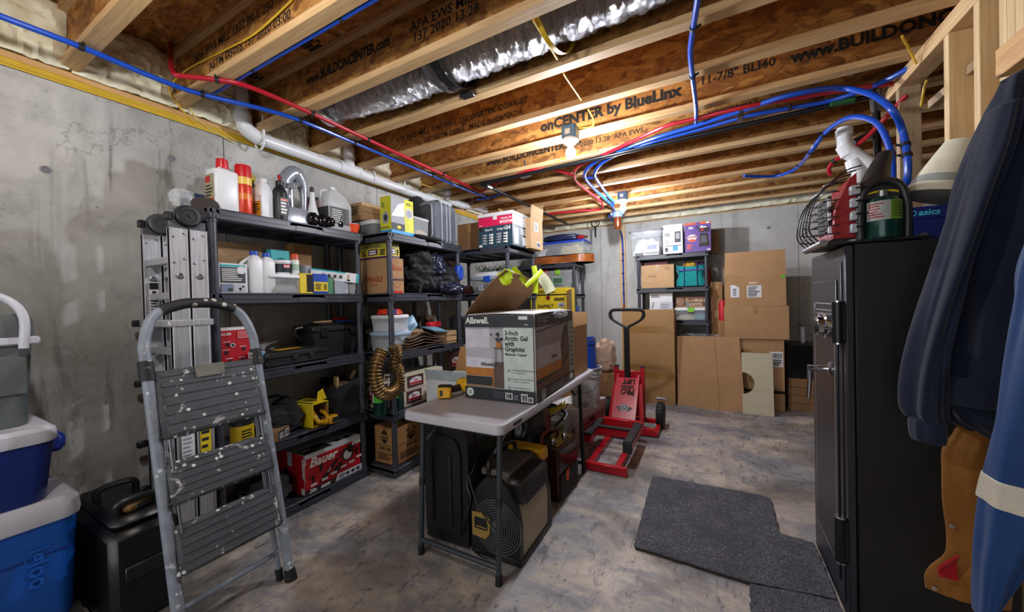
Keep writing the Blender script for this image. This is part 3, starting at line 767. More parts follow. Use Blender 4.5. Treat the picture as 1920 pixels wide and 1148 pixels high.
# grey-white drain assembly at upper right
d2 = thing('drain_pipe', 'white plastic drain elbow and slanting pipe above the safe at right', 'pipe', (0, 0, 0), 0)
YD = 3.0
def D(x, y, o=0): return at_y(x, y, YD+o)
MB().tube(spline([D(1583, 240), D(1582, 258), D(1584, 275), D(1592, 288)], 4), [.036]*13, 16).tube([D(1583, 243), D(1583, 255)], .043, 16).tube([D(1582, 272), D(1593, 290)], .043, 16).obj('elbow', PVC, d2)
MB().tube([D(1590, 284), D(1668, 332)], .042, 16).tube([D(1590, 284), D(1602, 291)], .043, 16).obj('pipe_run', PVC, d2)
MB().tube([D(1612, 300), D(1608, 345)], .034, 14).tube([D(1600, 300), D(1606, 320)], .042, 14).obj('branch', PVC, d2)
MB().tube([D(1596, 270, .15), D(1625, 255, .25), D(1660, 252, .3)], .026, 12).obj('duct_stub', STEEL, d2)
# flexible foil duct between joists 2 and 3
duct = thing('flexible_duct', 'silver foil insulated flexible duct lying between two joists', 'duct', (0, 0, 0), 0)
def fn(u, v):
    x = -2.2+4.08*u; yc = (JY[8]+JY[9]-.062)/2+.004
    sag = .03*math.sin(u*7)+.012*math.sin(u*23); a = 2*PI*v
    r = .148*(.72+.28*min(1, u*7))+.013*noise.noise((x*26, math.cos(a)*3, math.sin(a)*3))+.014*noise.noise((x*60, math.cos(a)*5, math.sin(a)*5))
    r *= 1-.05*math.exp(-((x+1.2)/.05)**2)-.08*math.exp(-((x+.62)/.05)**2)
    return (x, yc+r*.98*math.sin(a), 2.60+.02*min(1, u*4)-sag*.4+.02*(1-min(1, u*6))+r*.86*math.cos(a))
m = MB().grid(fn, 260, 30)
m.obj('foil_sleeve', FOIL, duct, ang=2.2)
dx0 = -2.2
MB().tube([(-2.21, JY[8]+.172, 2.60), (-2.17, JY[8]+.172, 2.60)], .108, 24).obj('end_collar', WHITEP, duct)
def strap(name, x, w, m, label=None, r=.163, dx=0.05):
    b = MB(); yc = (JY[8]+JY[9]-.062)/2+.004
    def fn(u, v):
        a = PI*(1.45-1.9*u); return (x+dx*u+w*(v-.5), yc-r*1.12*math.cos(a-PI/2-.0) if 0 else yc+r*1.1*math.sin(a-PI*.98+PI/2-PI/2), 2.612-.02-r*.92*abs(math.cos(a-PI*.98)) if 0 else 2.6-r*.9*math.cos(a-PI*.5-PI*.0) )
    def fn(u, v):
        a = -PI*.56+PI*1.12*u; return (x+dx*u+w*(v-.5), yc+r*1.0*math.sin(a), 2.60-r*.9*math.cos(a))
    b.sheet(fn, 18, 3, .003); o = b.obj(name, m, duct)
    return o
strap('black_strap', -1.22, .05, mat('black_tape', '#222326', .25), dx=.06, r=.165)
strap('foil_strap', -1.29, .03, STEEL, dx=.08, r=.163)
strap('black_strap', .3, .06, bpy.data.materials['black_tape'], dx=.05, r=.172)
strap('yellow_strap', -.66, .022, YELCABLE, dx=.1, r=.168)
q = at_z(880, 178, 2.462); MB().box(q.x-.05, q.x+.03, q.y-.03, q.y+.02, 2.452, 2.474, r=.004).obj('strap_tail', bpy.data.materials['black_tape'], duct)
# nailed scrap across joists and foil ducting at the back and right
struct(MB().box(at_z(1610, 75, ZJ).x-.02, 1.6, JY[9]+.0-.064, JY[9]+.0-.0, ZJ-.042, ZJ-.001, r=.002).obj('trim_6', LUMBER))
q = at_z(1382, 215, 2.46); MB().box(q.x-.045, q.x+.045, JY[12]-.028, JY[12]+.02, ZJ, ZJ+.2, r=.002).obj('blocking', LUMBERV, ceil)
fd = thing('flat_duct', 'crinkled foil faced duct squeezed above the back wall', 'duct', (0, 0, 0), 0)
def fn(u, v):
    x = -1.0+2.6*u; a = 2*PI*v; r = .1+.012*noise.noise((x*30, math.cos(a)*3, math.sin(a)*3))
    return (x, 5.68+r*1.0*math.sin(a), 2.585+r*.85*math.cos(a)*(.6+.4*min(1, u*3)))
MB().grid(fn, 150, 20).obj('foil_sleeve', FOIL, fd, ang=2.2)
# water filter below the farther lamp
YF = 5.0
p = at_y(1158, 403, YF)
wf = thing('water_filter', 'brown water filter canister with blue head hung below the ceiling', 'filter', p)
MB().lathe([(.0001, -.2), (.03, -.198), (.045, -.18), (.05, -.15), (.052, 0), (.052, .005)], 22).obj('canister', mat('amber_housing', '#6b3418', .2), wf)
MB().lathe([(.062, -.035), (.066, -.02), (.066, .03), (.05, .045), (.0001, .05)], 22).tube([(-.09, 0, .02), (.09, 0, .02)], .022, 10).tube([(0, 0, .03), (0, 0, 2.47-p.z)], .012, 8).obj('filter_head', mat('pale_blue_cap', '#7f9bc8', .35), wf)
xs = at_y(1168, 480, YB-.045).x
pipe('water_pipe', 'blue pipe clipped down the wooden strip on the back wall', 'pipe',
     [Vector((xs-.03, YF+.08, p.z+.02)), Vector((xs, YB-.2, p.z-.1)), Vector((xs, YB-.054, p.z-.28)), Vector((xs+.002, YB-.054, 1.6)), Vector((xs+.003, YB-.054, 1.22))], .0125, BLUEPEX,
     clips=[(xs, YB-.054, z) for z in (2.0, 1.85, 1.7, 1.55, 1.4)])
vv = thing('shutoff_valve', 'small red and brass valve at the foot of the blue pipe on the strip', 'valve', (xs+.003, YB-.054, 1.1))
MB().tube([(0, 0, .02), (0, 0, .118)], .014, 10).obj('valve_body', mat('brass', '#a9803c', .3, .9), vv); MB().tube([(0, -.015, .06), (0, -.03, .06)], .02, 10).obj('red_handle', RED, vv)
# filter wrench hanging from a nail on the back wall
q = at_y(1116, 418, YB-.3)
w = thing('filter_wrench', 'black ring wrench hanging by the filter', 'wrench', q, .25)
b = MB(); R = .06
b.tube([(R*math.cos(2*PI*i/28), 0, R*math.sin(2*PI*i/28)) for i in range(29)], .008, 8, caps=False)
b.tube([(0, 0, -R), (0, 0, -R-.03), (0, 0, -R-.16)], [.018, .014, .012], 8)
b.obj('ring_and_handle', BLKP, w)
MB().tube([(0, 0, R), (0, .0, 2.46-q.z)], .002, 5).obj('hanging_wire', STEEL, w)
# ------------------------------------------------------------------ shelving units
LV = [.065, .49, .935, 1.385, 1.84]
def shelf_unit(label, x0, x1, y0, y1, front, lv=LV, lean=0.):
    o = thing('shelving_unit', label, 'shelving unit', ((x0+x1)/2, (y0+y1)/2, 0), 0, 'black plastic shelving units')
    w, d = x1-x0, y1-y0
    for k, z in enumerate(lv):
        b = MB(); t = .066
        b.box(-w/2, w/2, -d/2, d/2, z-.03, z-.004, r=.002)
        for s in (-1, 1):
            b.box(-w/2, w/2, s*d/2-s*.03, s*d/2, z-t, z, r=.009)
            b.box(s*w/2-s*.03, s*w/2, -d/2+.03, d/2-.03, z-t, z, r=.009)
        for i in range(5):      # ribs below
            if w > d: b.box(-w/2+w*(i+.5)/5-.006, -w/2+w*(i+.5)/5+.006, -d/2+.03, d/2-.03, z-.05, z-.03)
            else: b.box(-w/2+.03, w/2-.03, -d/2+d*(i+.5)/5-.006, -d/2+d*(i+.5)/5+.006, z-.05, z-.03)
        L = max(w, d)
        for (a0, a1, h0, h1) in ((-.44, -.07, -.036, -.012), (-.03, .13, -.056, -.024), (.17, .45, -.036, -.012)):
            sl = .012
            poly = [(a0*L, z+h0), (a1*L, z+h0), (a1*L-sl if h0 < -.04 else a1*L+sl, z+h1), (a0*L+sl if h0 < -.04 else a0*L-sl, z+h1)]
            if front == 'x': b.prism(poly, w/2-.001, w/2+.0035, axis='x')
            else: b.prism(poly, -d/2-.0035, -d/2+.001, axis='y')
        b.obj('shelf', SHELFP, o)
    for sx in (-1, 1):
        for sy in (-1, 1):
            b = MB(); x, y = sx*(w/2-.03), sy*(d/2-.03)
            for z0, z1 in zip(lv[:-1], lv[1:]):
                b.tube([(x, y, z0-.002), (x, y, z0+.03), (x, y, z0+.031), (x, y, z1-.075), (x, y, z1-.074), (x, y, z1-.03)], [.026, .0255, .021, .0205, .0255, .0265], 14)
            b.tube([(x, y, 0), (x, y, lv[0]-.005)], [.024, .026], 14)
            b.obj('post', SHELFP, o)
    return o
S1 = shelf_unit('black plastic shelf behind the ladders holding the oil jugs and spray cans', -2.72, -2.31, .95, 1.93, 'x')
S2 = shelf_unit('black plastic shelf with the grey case on top and the fragile carton', -2.70, -2.08, 1.965, 2.87, 'x')
S3 = shelf_unit('black plastic shelf turned to the viewer, pink and slate boxes on top', -2.62, -1.70, 3.10, 3.74, 'y')
S4 = shelf_unit('black plastic shelf in the far left corner under the guitar', -2.62, -1.69, 5.05, 5.5, 'y')
S5 = shelf_unit('black plastic shelf at the back wall holding the coffee maker box', -.885, -.015, 5.2, 5.64, 'y', [.065, .52, 1.0, 1.43, 1.87])

# ------------------------------------------------------------------ builders for small goods
def fit(X, xl, xr, yt, z, yb=None):
    """thing standing on height z at depth plane x = X -> centre y, width, height"""
    ym = (yt+(yb or yt+40))/2
    a, b = at_x(xl, ym, X).y, at_x(xr, ym, X).y
    return (a+b)/2, abs(b-a), at_x((xl+xr)/2, yt, X).z-z
def fity(Y, xl, xr, yt, z, yb=None):
    ym = (yt+(yb or yt+40))/2
    a, b = at_y(xl, ym, Y).x, at_y(xr, ym, Y).x
    return (a+b)/2, abs(b-a), at_y((xl+xr)/2, yt, Y).z-z
def rrect(w, d, r, n=4):
    out = []
    for cx, cy, a0 in ((w/2-r, d/2-r, 0), (-w/2+r, d/2-r, PI/2), (-w/2+r, -d/2+r, PI), (w/2-r, -d/2+r, 1.5*PI)):
        for i in range(n+1):
            a = a0+PI/2*i/n; out.append((cx+r*math.cos(a), cy+r*math.sin(a)))
    return out
def loft(mb, secs, m=0, caps=True):
    """secs: list of (list of xy points, z) with equal counts"""
    n = len(secs[0][0]); vs = [(p[0], p[1], z) for s, z in secs for p in s]; k = len(secs)
    fs = [(i*n+j, i*n+(j+1) % n, (i+1)*n+(j+1) % n, (i+1)*n+j) for i in range(k-1) for j in range(n)]
    if caps: fs += [tuple(range(n))[::-1], tuple((k-1)*n+j for j in range(n))]
    return mb.add(vs, fs, m)
def flat_bottle(name, label, cat, x, y, z, w, d, h, m, cap, capm, neck=.3, shoulder=.78, rotz=0, lab=None, group=None):
    """rectangular bottle, w along local y (seen from +x), cap on top; lab=(v0,v1,material)"""
    o = thing(name, label, cat, (x, y, z), rotz, group)
    r = min(w, d)*.22; hb = h*(1-cap); b = MB()
    S = lambda k, kz: (rrect(d*k, w*k, r*k), kz)
    loft(b, [S(.94, 0), S(1, .008), S(1, hb*shoulder), S(.93, hb*(shoulder+.06)), S(neck+.18, hb*.95), S(neck, hb*.97), S(neck, hb)])
    b.obj('body', m, o)
    rc = min(w, d)*neck*.62+.004
    MB().lathe([(rc, hb-.004), (rc*1.03, hb+.002), (rc*.96, h-.003), (rc*.8, h)], 18).obj('cap', capm, o)
    if lab:
        p = MB().box(d/2-.001, d/2+.0012, -w*.42, w*.42, hb*lab[0], hb*lab[1], r=.001); q = p.obj('label_sticker', lab[2], o)
        q2 = MB().box(-d*.42, d*.42, -w/2-.0012, -w/2+.001, hb*lab[0], hb*lab[1]).obj('label_sticker', lab[2], o)
    return o
def round_bottle(name, label, cat, x, y, z, r, h, prof, m, parts=(), group=None, n=22):
    """prof in fractions (r, z); parts: (name, material, prof)"""
    o = thing(name, label, cat, (x, y, z), 0, group)
    MB().lathe([(a*r, b*h) for a, b in prof], n).obj('body', m, o)
    for nm, mm, pf in parts: MB().lathe([(a*r, b*h) for a, b in pf], n).obj(nm, mm, o)
    return o
def tote(label, x0, x1, y0, y1, z0, z1, m, lidm, fill=None, rotz=0, name='storage_bin', latch=None, group=None, taper=.9, lidh=.03):
    w, d, h = x1-x0, y1-y0, z1-z0
    o = thing(name, label, 'storage bin', ((x0+x1)/2, (y0+y1)/2, z0), rotz, group)
    b = MB(); r = min(w, d)*.09; hb = h-lidh; k = taper
    loft(b, [(rrect(w*k, d*k, r), 0), (rrect(w*(k+.01), d*(k+.01), r), .006), (rrect(w*.985, d*.985, r), hb-.012), (rrect(w, d, r), hb-.01), (rrect(w, d, r), hb)], caps=False)
    n = len(rrect(w, d, r)); b.add([(p[0], p[1], .002) for p in rrect(w*k, d*k, r)], [tuple(range(n))[::-1]])
    b.obj('tub', m, o)
    if lidm:
        l = MB(); loft(l, [(rrect(w*1.02, d*1.02, r), hb-.006), (rrect(w*1.03, d*1.03, r), hb+.004), (rrect(w*1.01, d*1.01, r), h-.006), (rrect(w*.95, d*.95, r), h)]); l.obj('lid', lidm, o)
    if latch:
        l = MB(); l.box(-.04, .04, -d/2*1.03-.008, -d/2*1.0+.004, hb-.03, h+.002, r=.006); l.obj('latch', latch, o)
    if fill:
        for i, (mm, fx0, fx1, fz) in enumerate(fill):
            c = MB(); W = w*.88; D = d*.84
            def fn(u, v, a=fx0, e=fx1, hh=fz, s=i*3.3):
                x = -W/2+W*(a+(e-a)*u); y = -D/2+D*v
                return (x, y, .012+hb*hh*(.8+.25*noise.noise((x*14, y*14, s)))*min(1, 6*min(u, 1-u, v, 1-v)+.25))
            c.grid(fn, 12, 10); c.box(-W/2+W*fx0, -W/2+W*fx1, -D/2, D/2, .006, .012+hb*fz*.2)
            c.obj('contents', mm, o)
    return o
def blob(mb, c, s, seed=0, amp=.14, freq=2.2, p=2.6, nu=40, nv=26, m=0, M=None, sag=.0, fold=0.):
    """soft lumpy body: super-ellipsoid with folds, flat on its base"""
    def sg(v, e): return math.copysign(abs(v)**e, v)
    def fn(u, v):
        a = 2*PI*u; b = PI*(v-.5); e = 2/p
        x = sg(math.cos(b), e)*sg(math.cos(a), e); y = sg(math.cos(b), e)*sg(math.sin(a), e); z = sg(math.sin(b), e)
        n1 = noise.noise((x*freq+seed, y*freq, z*freq)); n2 = noise.noise((x*freq*2.7, y*freq*2.7+seed, z*freq*2.7))
        k = 1+amp*n1+amp*.55*n2
        if fold: k += fold*(1-min(1, 2.4*abs(noise.noise((x*1.5+seed*2+.3*n2, y*1.5+.3*n1, z*1.7)))))**2 - fold*.4
        zz = z*k; zz = max(zz, -.9)
        return (c[0]+s[0]/2*x*k*(1+sag*max(0, -z)), c[1]+s[1]/2*y*k*(1+sag*max(0, -z)), c[2]+s[2]/2*zz)
    return mb.grid(fn, nu, nv, m, M, wrap=True)

# ------------------------------------------------------------------ first shelf, top: bottles and cans
T = LV[4]; X1 = -2.415
y, w, h = fit(X1, 391, 441, 299, T); 
o = flat_bottle('weed_killer_bottle', 'tall white rectangular bottle with red cap, leftmost on the top shelf', 'bottle', X1, y, T, w, .1, h, WHITEP, .17, mat('red_cap', '#c4141c', .35), .4, .86, rotz=.05)
p = bprint(o, (.1, w, h*.83), 'F'); p.rect(.08, .2, .92, .8, mat('khaki_label', '#9c9676', .6)).rect(.12, .62, .6, .76, RED).lines(.14, .3, .86, .58, 4, INK).rect(.1, .22, .9, .27, ORANGE).done()
y, w, h = fit(X1, 437, 467, 312, T)
o = round_bottle('spray_can', 'red and yellow spray can with red cap on the top shelf', 'spray can', X1+.02, y, T, w/2, h, [(.0001, 0), (.95, 0), (1, .02), (1, .74), (.9, .78), (.3, .79)], mat('red_orange_can', '#c63a1c', .3, .2),
  [('cap', bpy.data.materials['red_cap'], [(.96, .76), (.96, .95), (.9, .99), (.0001, 1.)]), ('label_band', mat('yellow_band', '#e0bd52', .35), [(1.012, .6), (1.012, .745)]), ('label_band', mat('orange_band', '#d9772a', .35), [(1.012, .3), (1.012, .42)])])
y, w, h = fit(X1-.08, 464, 477, 326, T)
round_bottle('trigger_bottle', 'slim yellow and black bottle behind the red spray can', 'bottle', X1-.08, y, T, w*.75, h, [(.0001, 0), (1, 0), (1, .55), (.55, .68), (.5, .78), (.0001, .78)], mat('yellow_bottle', '#c9b51a', .35),
  [('collar', BLKP, [(.56, .66), (.6, .8), (.0001, .81)]), ('nozzle', mat('yellow_bottle', '#c9b51a'), [(.5, .81), (.8, .85), (.8, .95), (.3, 1.), (.0001, 1.)])])
y, w, h = fit(X1, 473, 511, 336, T)
o = flat_bottle('plain_bottle', 'plain white bottle with a yellow label and white cap', 'bottle', X1, y, T, w*.85, .075, h, WHITEP, .08, WHITEP, .42, .72, rotz=.3)
p = bprint(o, (.075, w*.85, h*.6), 'F'); p.rect(.06, .1, .94, .9, mat('amber_label', '#c48a1c', .5)).rect(.3, .68, .9, .88, WHITEC).lines(.15, .2, .8, .6, 4, INK).done()
y, w, h = fit(X1+.01, 508, 536, 327, T)
o = round_bottle('gear_oil_bottle', 'black bottle with a pointed red nozzle', 'bottle', X1+.02, y, T, w*.46, h, [(.0001, 0), (.96, 0), (1, .02), (1, .56), (.85, .66), (.42, .76), (.4, .8), (.0001, .8)], BLKP,
  [('cap', BLKP, [(.52, .76), (.52, .84), (.2, .87), (.0001, .87)]), ('nozzle', RED, [(.2, .86), (.14, .95), (.04, 1.), (.0001, 1.)])])
M = face_matrix(0, 0, 0, 'R') @ Matrix.Translation((-.03, .02, w*.47)); p = Print(o, M, .06, h*.5)
p.rect(.1, .1, .9, .85, SLATE).lines(.15, .15, .85, .8, 5, INKW, .6).rect(.15, .72, .85, .78, ORANGE).done()
# silver oil jug with open handle
y, w, h = fit(X1, 522, 574, 321, T)
o = thing('oil_jug', 'silver grey motor oil jug with a large open handle', 'jug', (X1, y, T), 0)
b = MB(); r = .022; jd = .11
loft(b, [(rrect(jd, w, r), 0), (rrect(jd*1.02, w*1.02, r), .01), (rrect(jd, w, r), h*.2), (rrect(jd*.8, w*.74, r), h*.3)])
b.tube(spline([(0, -w*.3, h*.25), (0, -w*.37, h*.4), (0, -w*.36, h*.62), (0, -w*.25, h*.78)], 5), [.036]*16, 12)
b.tube(spline([(0, w*.36, h*.26), (0, w*.38, h*.5), (0, w*.36, h*.72), (0, w*.2, h*.92), (0, 0, h*.97), (0, -w*.28, h*.8), (0, -w*.34, h*.62)], 5), [.022, .022, .021, .021, .021, .022, .023, .024, .026, .028, .03, .033, .036, .04, .042, .044, .046, .046, .045, .045, .045, .044, .043, .042, .04, .038, .036, .036, .036, .036, .036], 12)
b.box(-.034, .034, -w*.28, -w*.02, h*.24, h*.78, r=.02)
b.obj('body', mat('silver_plastic', '#9297a0', .28, .25, .05), o)
MB().lathe([(.024, 0), (.026, .002), (.026, .03), (.02, .034), (.0001, .034)], 18, M=Matrix.Translation((0, -w*.33, h*.8)) @ Matrix.Rotation(.5, 4, 'X')).obj('cap', mat('grey_cap', '#7b8087', .4), o)
p = Print(o, Matrix(((0, 0, 1, .049), (1, 0, 0, -w*.36), (0, 1, 0, h*.62), (0, 0, 0, 1))), w*.5, h*.16); p.poly([(0, 0), (.55, .1), (1, .75), (.8, 1), (.1, .6)], BLKP).text('5.1', .45, .35, .018, INKW).done()
y, w, h = fit(X1-.02, 568, 586, 352, T)
round_bottle('squeeze_bottle', 'small white squeeze bottle with black cap beside the silver jug', 'bottle', X1+.03, y, T, w*.55, h, [(.0001, 0), (1, 0), (1, .3), (.8, .42), (.5, .6), (.34, .86), (.0001, .86)], WHITEP, [('cap', BLKP, [(.36, .85), (.36, .97), (.0001, 1.)])])
y, w, h = fit(X1-.12, 578, 604, 374, T)
round_bottle('coffee_can', 'red canister with dark rim behind the jugs', 'canister', X1-.12, y, T, w*.55, h, [(.0001, 0), (1, 0), (1, .93), (.0001, .93)], mat('dark_red_can', '#8e1420', .4), [('rim', BLKP, [(1.03, .92), (1.05, .96), (1., 1.), (.0001, 1.)])])
# translucent jug with dark fluid
y, w, h = fit(X1-.02, 597, 643, 352, T)
o = thing('fluid_jug', 'translucent gallon jug half filled with dark fluid, white cap', 'jug', (X1-.01, y, T), 0)
b = MB(); S = lambda k, z: (rrect(w*k, w*k, .03*k), z)
loft(b, [S(.95, 0), S(1, .012), S(1, h*.55), S(.97, h*.6), S(.62, h*.82), S(.3, h*.92), S(.26, h*.95)]); b.tube(spline([(-0, -w*.14, h*.9), (0, -w*.42, h*.86), (0, -w*.47, h*.66), (0, -w*.4, h*.57)], 5), .011, 8)
b.obj('body', MILKY, o)
l = MB(); loft(l, [S(.93, .004), S(.97, .014), S(.97, h*.5)]); l.obj('fluid', mat('dark_fluid', '#2a2b40', .3), o)
MB().lathe([(.021, h*.93), (.023, h*.94), (.022, h*.99), (.018, h), (.0001, h)], 18).obj('cap', WHITEP, o)
p = bprint(o, (w, w, h*.5), 'R'); p.rect(.05, .25, .8, .98, SLATE).lines(.12, .3, .6, .9, 7, INKW, .3).rect(.62, .3, .78, .9, BLKP).done()
p = bprint(o, (w, w, h*.5), 'F'); p.rect(.1, .3, .95, .98, SLATE).rect(.1, .3, .25, .8, mat('violet_print', '#5a2d86', .5)).done()
# black shrink-wrapped bottles
SHB = mat('black_gloss_film', '#0d0d10', .08)
o = thing('wrapped_bottles', 'pack of black bottles in glossy wrap at the front edge', 'bottle pack', (X1+.06, fit(X1+.06, 577, 642, 404, T)[0], T))
y, w, h = fit(X1+.06, 577, 642, 402, T)
for i in range(4):
    b = MB(); blob(b, (0, -w*.36+w*.24*i, h*.48), (.07, w*.27, h*.95), i*3.1, .1, 2.5, 2.4, 18, 12); b.obj('bottle', SHB, o)
# orange tape dispenser
y, w, h = fit(-2.345, 650, 673, 418, T)
o = thing('tape_dispenser', 'small orange tape dispenser with blue tape at the shelf corner', 'tape dispenser', (-2.35, y, T))
MB().lathe([(.0001, 0), (w*.36, 0), (w*.5, h*.8), (w*.46, h*.8), (w*.34, .006), (.0001, .006)], 20).box(-w*.12, w*.12, -w*.5, -w*.4, h*.7, h, r=.003).obj('holder', ORANGE, o)
MB().lathe([(w*.38, h*.5), (w*.4, h*.88), (w*.2, h*.92), (w*.18, h*.5)], 20).obj('tape_roll', mat('pale_blue_tape', '#a9c4d4', .4), o)
# blister pack, saw blade at the left end
p0 = at_x(356, 382, -2.52); o = thing('blister_pack', 'blue carded blister pack in clear plastic at the left shelf end', 'package', (-2.5, p0.y, T))
MB().box(-.003, .003, -.05, .06, 0, .1, r=.001).obj('backing_card', mat('navy_card', '#1d3a6e', .45), o)
b = MB(); blob(b, (.03, -.05, .05), (.06, .11, .1), 2, .2, 3); b.obj('clear_blister', BAGCLEAR, o)
MB().box(.004, .03, .0, .07, 0, .022, r=.004).obj('red_tool', RED, o)
p0 = at_x(385, 383, -2.36)
o = thing('cutting_disc', 'grey circular saw blade leaning by the white bottle', 'saw blade', (p0.x, p0.y, T+.012), 0, rot=(.5, .9, .3))
MB().prism([(.062*math.cos(2*PI*i/48)*(1 if i % 2 else .94), .062*math.sin(2*PI*i/48)*(1 if i % 2 else .94)) for i in range(48)], .0, .002).obj('blade', STEEL, o)
# ------------------------------------------------------------------ first shelf, second level
T = LV[3]; X1 = -2.40
TEALP = mat('teal_box', '#2aa3ac', .5)
y, w, h = fit(-2.36, 408, 464, 494, T); o, dm = carton('toy_box', 'white box with a dark panel and photos, teal stripe along its top', 'box', -2.45, -2.36, y-w/2, y+w/2, T, T+h, WHITEC, tapem=WHITEC)
p = bprint(o, dm, 'R'); p.rect(.08, .88, .92, .95, TEALP).rect(.08, .34, .92, .87, mat('charcoal_print', '#34363c', .5)).lines(.13, .4, .88, .83, 7, INKW, .4).disc(.78, .78, .022, WHITEC).rect(.1, .05, .48, .31, mat('photo_blue', '#6d7f94', .5)).rect(.3, .06, .47, .16, SLATE).rect(.53, .05, .92, .31, mat('photo_grey', '#b9bbc3', .5)).disc(.72, .14, .008, INK).disc(.82, .22, .006, INK).done()
y, w, h = fit(X1, 464, 488, 471, T)
o = flat_bottle('milky_jug', 'white handled jug with blue cap next to the toy box', 'jug', X1, y, T, w, .085, h, WHITEP, .08, BLUE, .4, .8)
MB().tube(spline([(0, -w*.2, h*.86), (0, -w*.95, h*.7), (0, -w*1.0, h*.55), (0, -w*.5, h*.5)], 5), .009, 8).obj('handle', WHITEP, o)
y, w, h = fit(X1, 487, 509, 475, T)
flat_bottle('milky_bottle', 'white bottle with blue cap, second of the two blue capped ones', 'bottle', X1+.01, y, T, w, .08, h, WHITEP, .08, BLUE, .4, .8)
y, w, h = fit(-2.62, 400, 492, 456, T); carton('cardboard_box', 'plain brown carton at the back of the second shelf behind the toy box', 'box', -2.71, -2.62, y-w/2, y+w/2, T, T+h, CARD2)
y, w, h = fit(-2.62, 548, 581, 458, T); carton('cardboard_box', 'dark brown carton at the back behind the spray can', 'box', -2.71, -2.60, y-w/2, y+w/2, T, T+h, CARD3)
# clear container with white lid, things on it
y, w, h = fit(-2.34, 507, 563, 514, T)
o = tote('low clear container with flat white lid and plastic bags inside', -2.5, -2.335, y-w/2, y+w/2, T, T+h, CLEAR, WHITEP, [(mat('crumpled_film', '#8d9196', .3), 0, .6, .7), (mat('grey_parts', '#6f6a66', .5), .55, 1, .55)], taper=.97, lidh=.016)
ZC = T+h
y, w, hh = fit(-2.38, 515, 545, 489, ZC)
o = round_bottle('spackle_tub', 'small white tub with dark label and red logo', 'tub', -2.385, y, ZC, w/2, hh, [(.0001, 0), (.84, 0), (.93, .8), (1., .82), (1.02, .93), (.97, 1.), (.0001, 1.)], WHITEP, [('label_band', mat('navy_label', '#1c2433', .5), [(.868, .12), (.935, .74)])])
M = Matrix(((0, 0, 1, w*.48), (1, 0, 0, -w*.22), (0, 1, 0, hh*.3), (0, 0, 0, 1))); p = Print(o, M, w*.44, hh*.4); p.rect(.05, .35, .95, 1, RED).text('DAP', .5, .45, hh*.2, INKW, 'CENTER', bold=.04).done()
y, w, hh = fit(-2.38, 544, 559, 476, ZC)
round_bottle('spray_can', 'white spray can with orange cap on the clear container', 'spray can', -2.375, y, ZC, w/2, hh, [(.0001, 0), (1, 0), (1, .68), (.9, .72), (.0001, .72)], mat('white_can', '#cfd6d2', .35), [('cap', mat('rust_cap', '#b8481f', .4), [(.95, .7), (.95, .9), (.7, .99), (.0001, 1.)]), ('label_band', mat('sage_label', '#9db3a4', .4), [(1.01, .2), (1.01, .5)])])
y, w, hh = fit(-2.46, 507, 541, 470, ZC); o, dm = carton('drill_box', 'bright teal box standing behind the white tub', 'box', -2.5, -2.45, y-w/2, y+w/2, ZC, ZC+hh, TEALP, tapem=TEALP)
p = bprint(o, dm, 'R'); p.rect(.05, .3, .95, .6, WHITEC).rect(.2, .38, .8, .5, SLATE).done()
y, w, hh = fit(-2.50, 500, 520, 470, ZC)
# tape roll on its box
y, w, h = fit(-2.40, 566, 606, 516, T); o, dm = carton('parts_box', 'low brown box under the duct tape roll', 'box', -2.6, -2.43, y-w/2, y+w/2, T, T+h, CARD3)
y, w, hh = fit(-2.47, 560, 587, 498, T+h)
round_bottle('duct_tape', 'roll of silver duct tape lying flat', 'tape roll', -2.5, y, T+h, w/2, hh, [(.55, 0), (1, 0), (1, 1), (.55, 1), (.55, 0)], mat('duct_tape_grey', '#9a9ea6', .4))
y, w, h = fit(-2.34, 562, 586, 513, T); o, dm = carton('tool_box', 'small yellow and black package standing at the shelf edge', 'package', -2.425, -2.335, y-w/2, y+w/2, T, T+h, YELB, tapem=INK)
p = bprint(o, dm, 'R'); p.rect(.5, .08, .98, .95, INK).done(); p = bprint(o, dm, 'F'); p.lines(.2, .1, .8, .9, 6, INK).done()
y, w, h = fit(-2.35, 587, 615, 514, T); o, dm = carton('blue_pack', 'blue package with yellow sticker beside the black and yellow one', 'package', -2.425, -2.35, y-w/2, y+w/2, T, T+h, BLUE, tapem=BLUE)
p = bprint(o, dm, 'R'); p.rect(.05, .12, .98, .6, YELB).bars(.72, .2, .92, .5, INK, 6).lines(.15, .2, .6, .52, 4, INK).done()
y, w, h = fit(-2.35, 616, 627, 520, T); o, dm = carton('green_pack', 'small green and tan packet on the second shelf', 'package', -2.40, -2.36, y-w/2, y+w/2, T, T+h, mat('green_pack', '#4d8a63', .5), tapem=CARD)
y, w, h = fit(-2.36, 628, 654, 527, T); o, dm = carton('grey_box', 'pale grey flat box under the utensil box', 'box', -2.55, -2.36, y-w/2, y+w/2, T, T+h, mat('pale_grey_box', '#9aa3ab', .5), tapem=GREYP)
p = bprint(o, dm, 'R'); p.bars(.75, .1, .92, .3, INKW, 5).done()
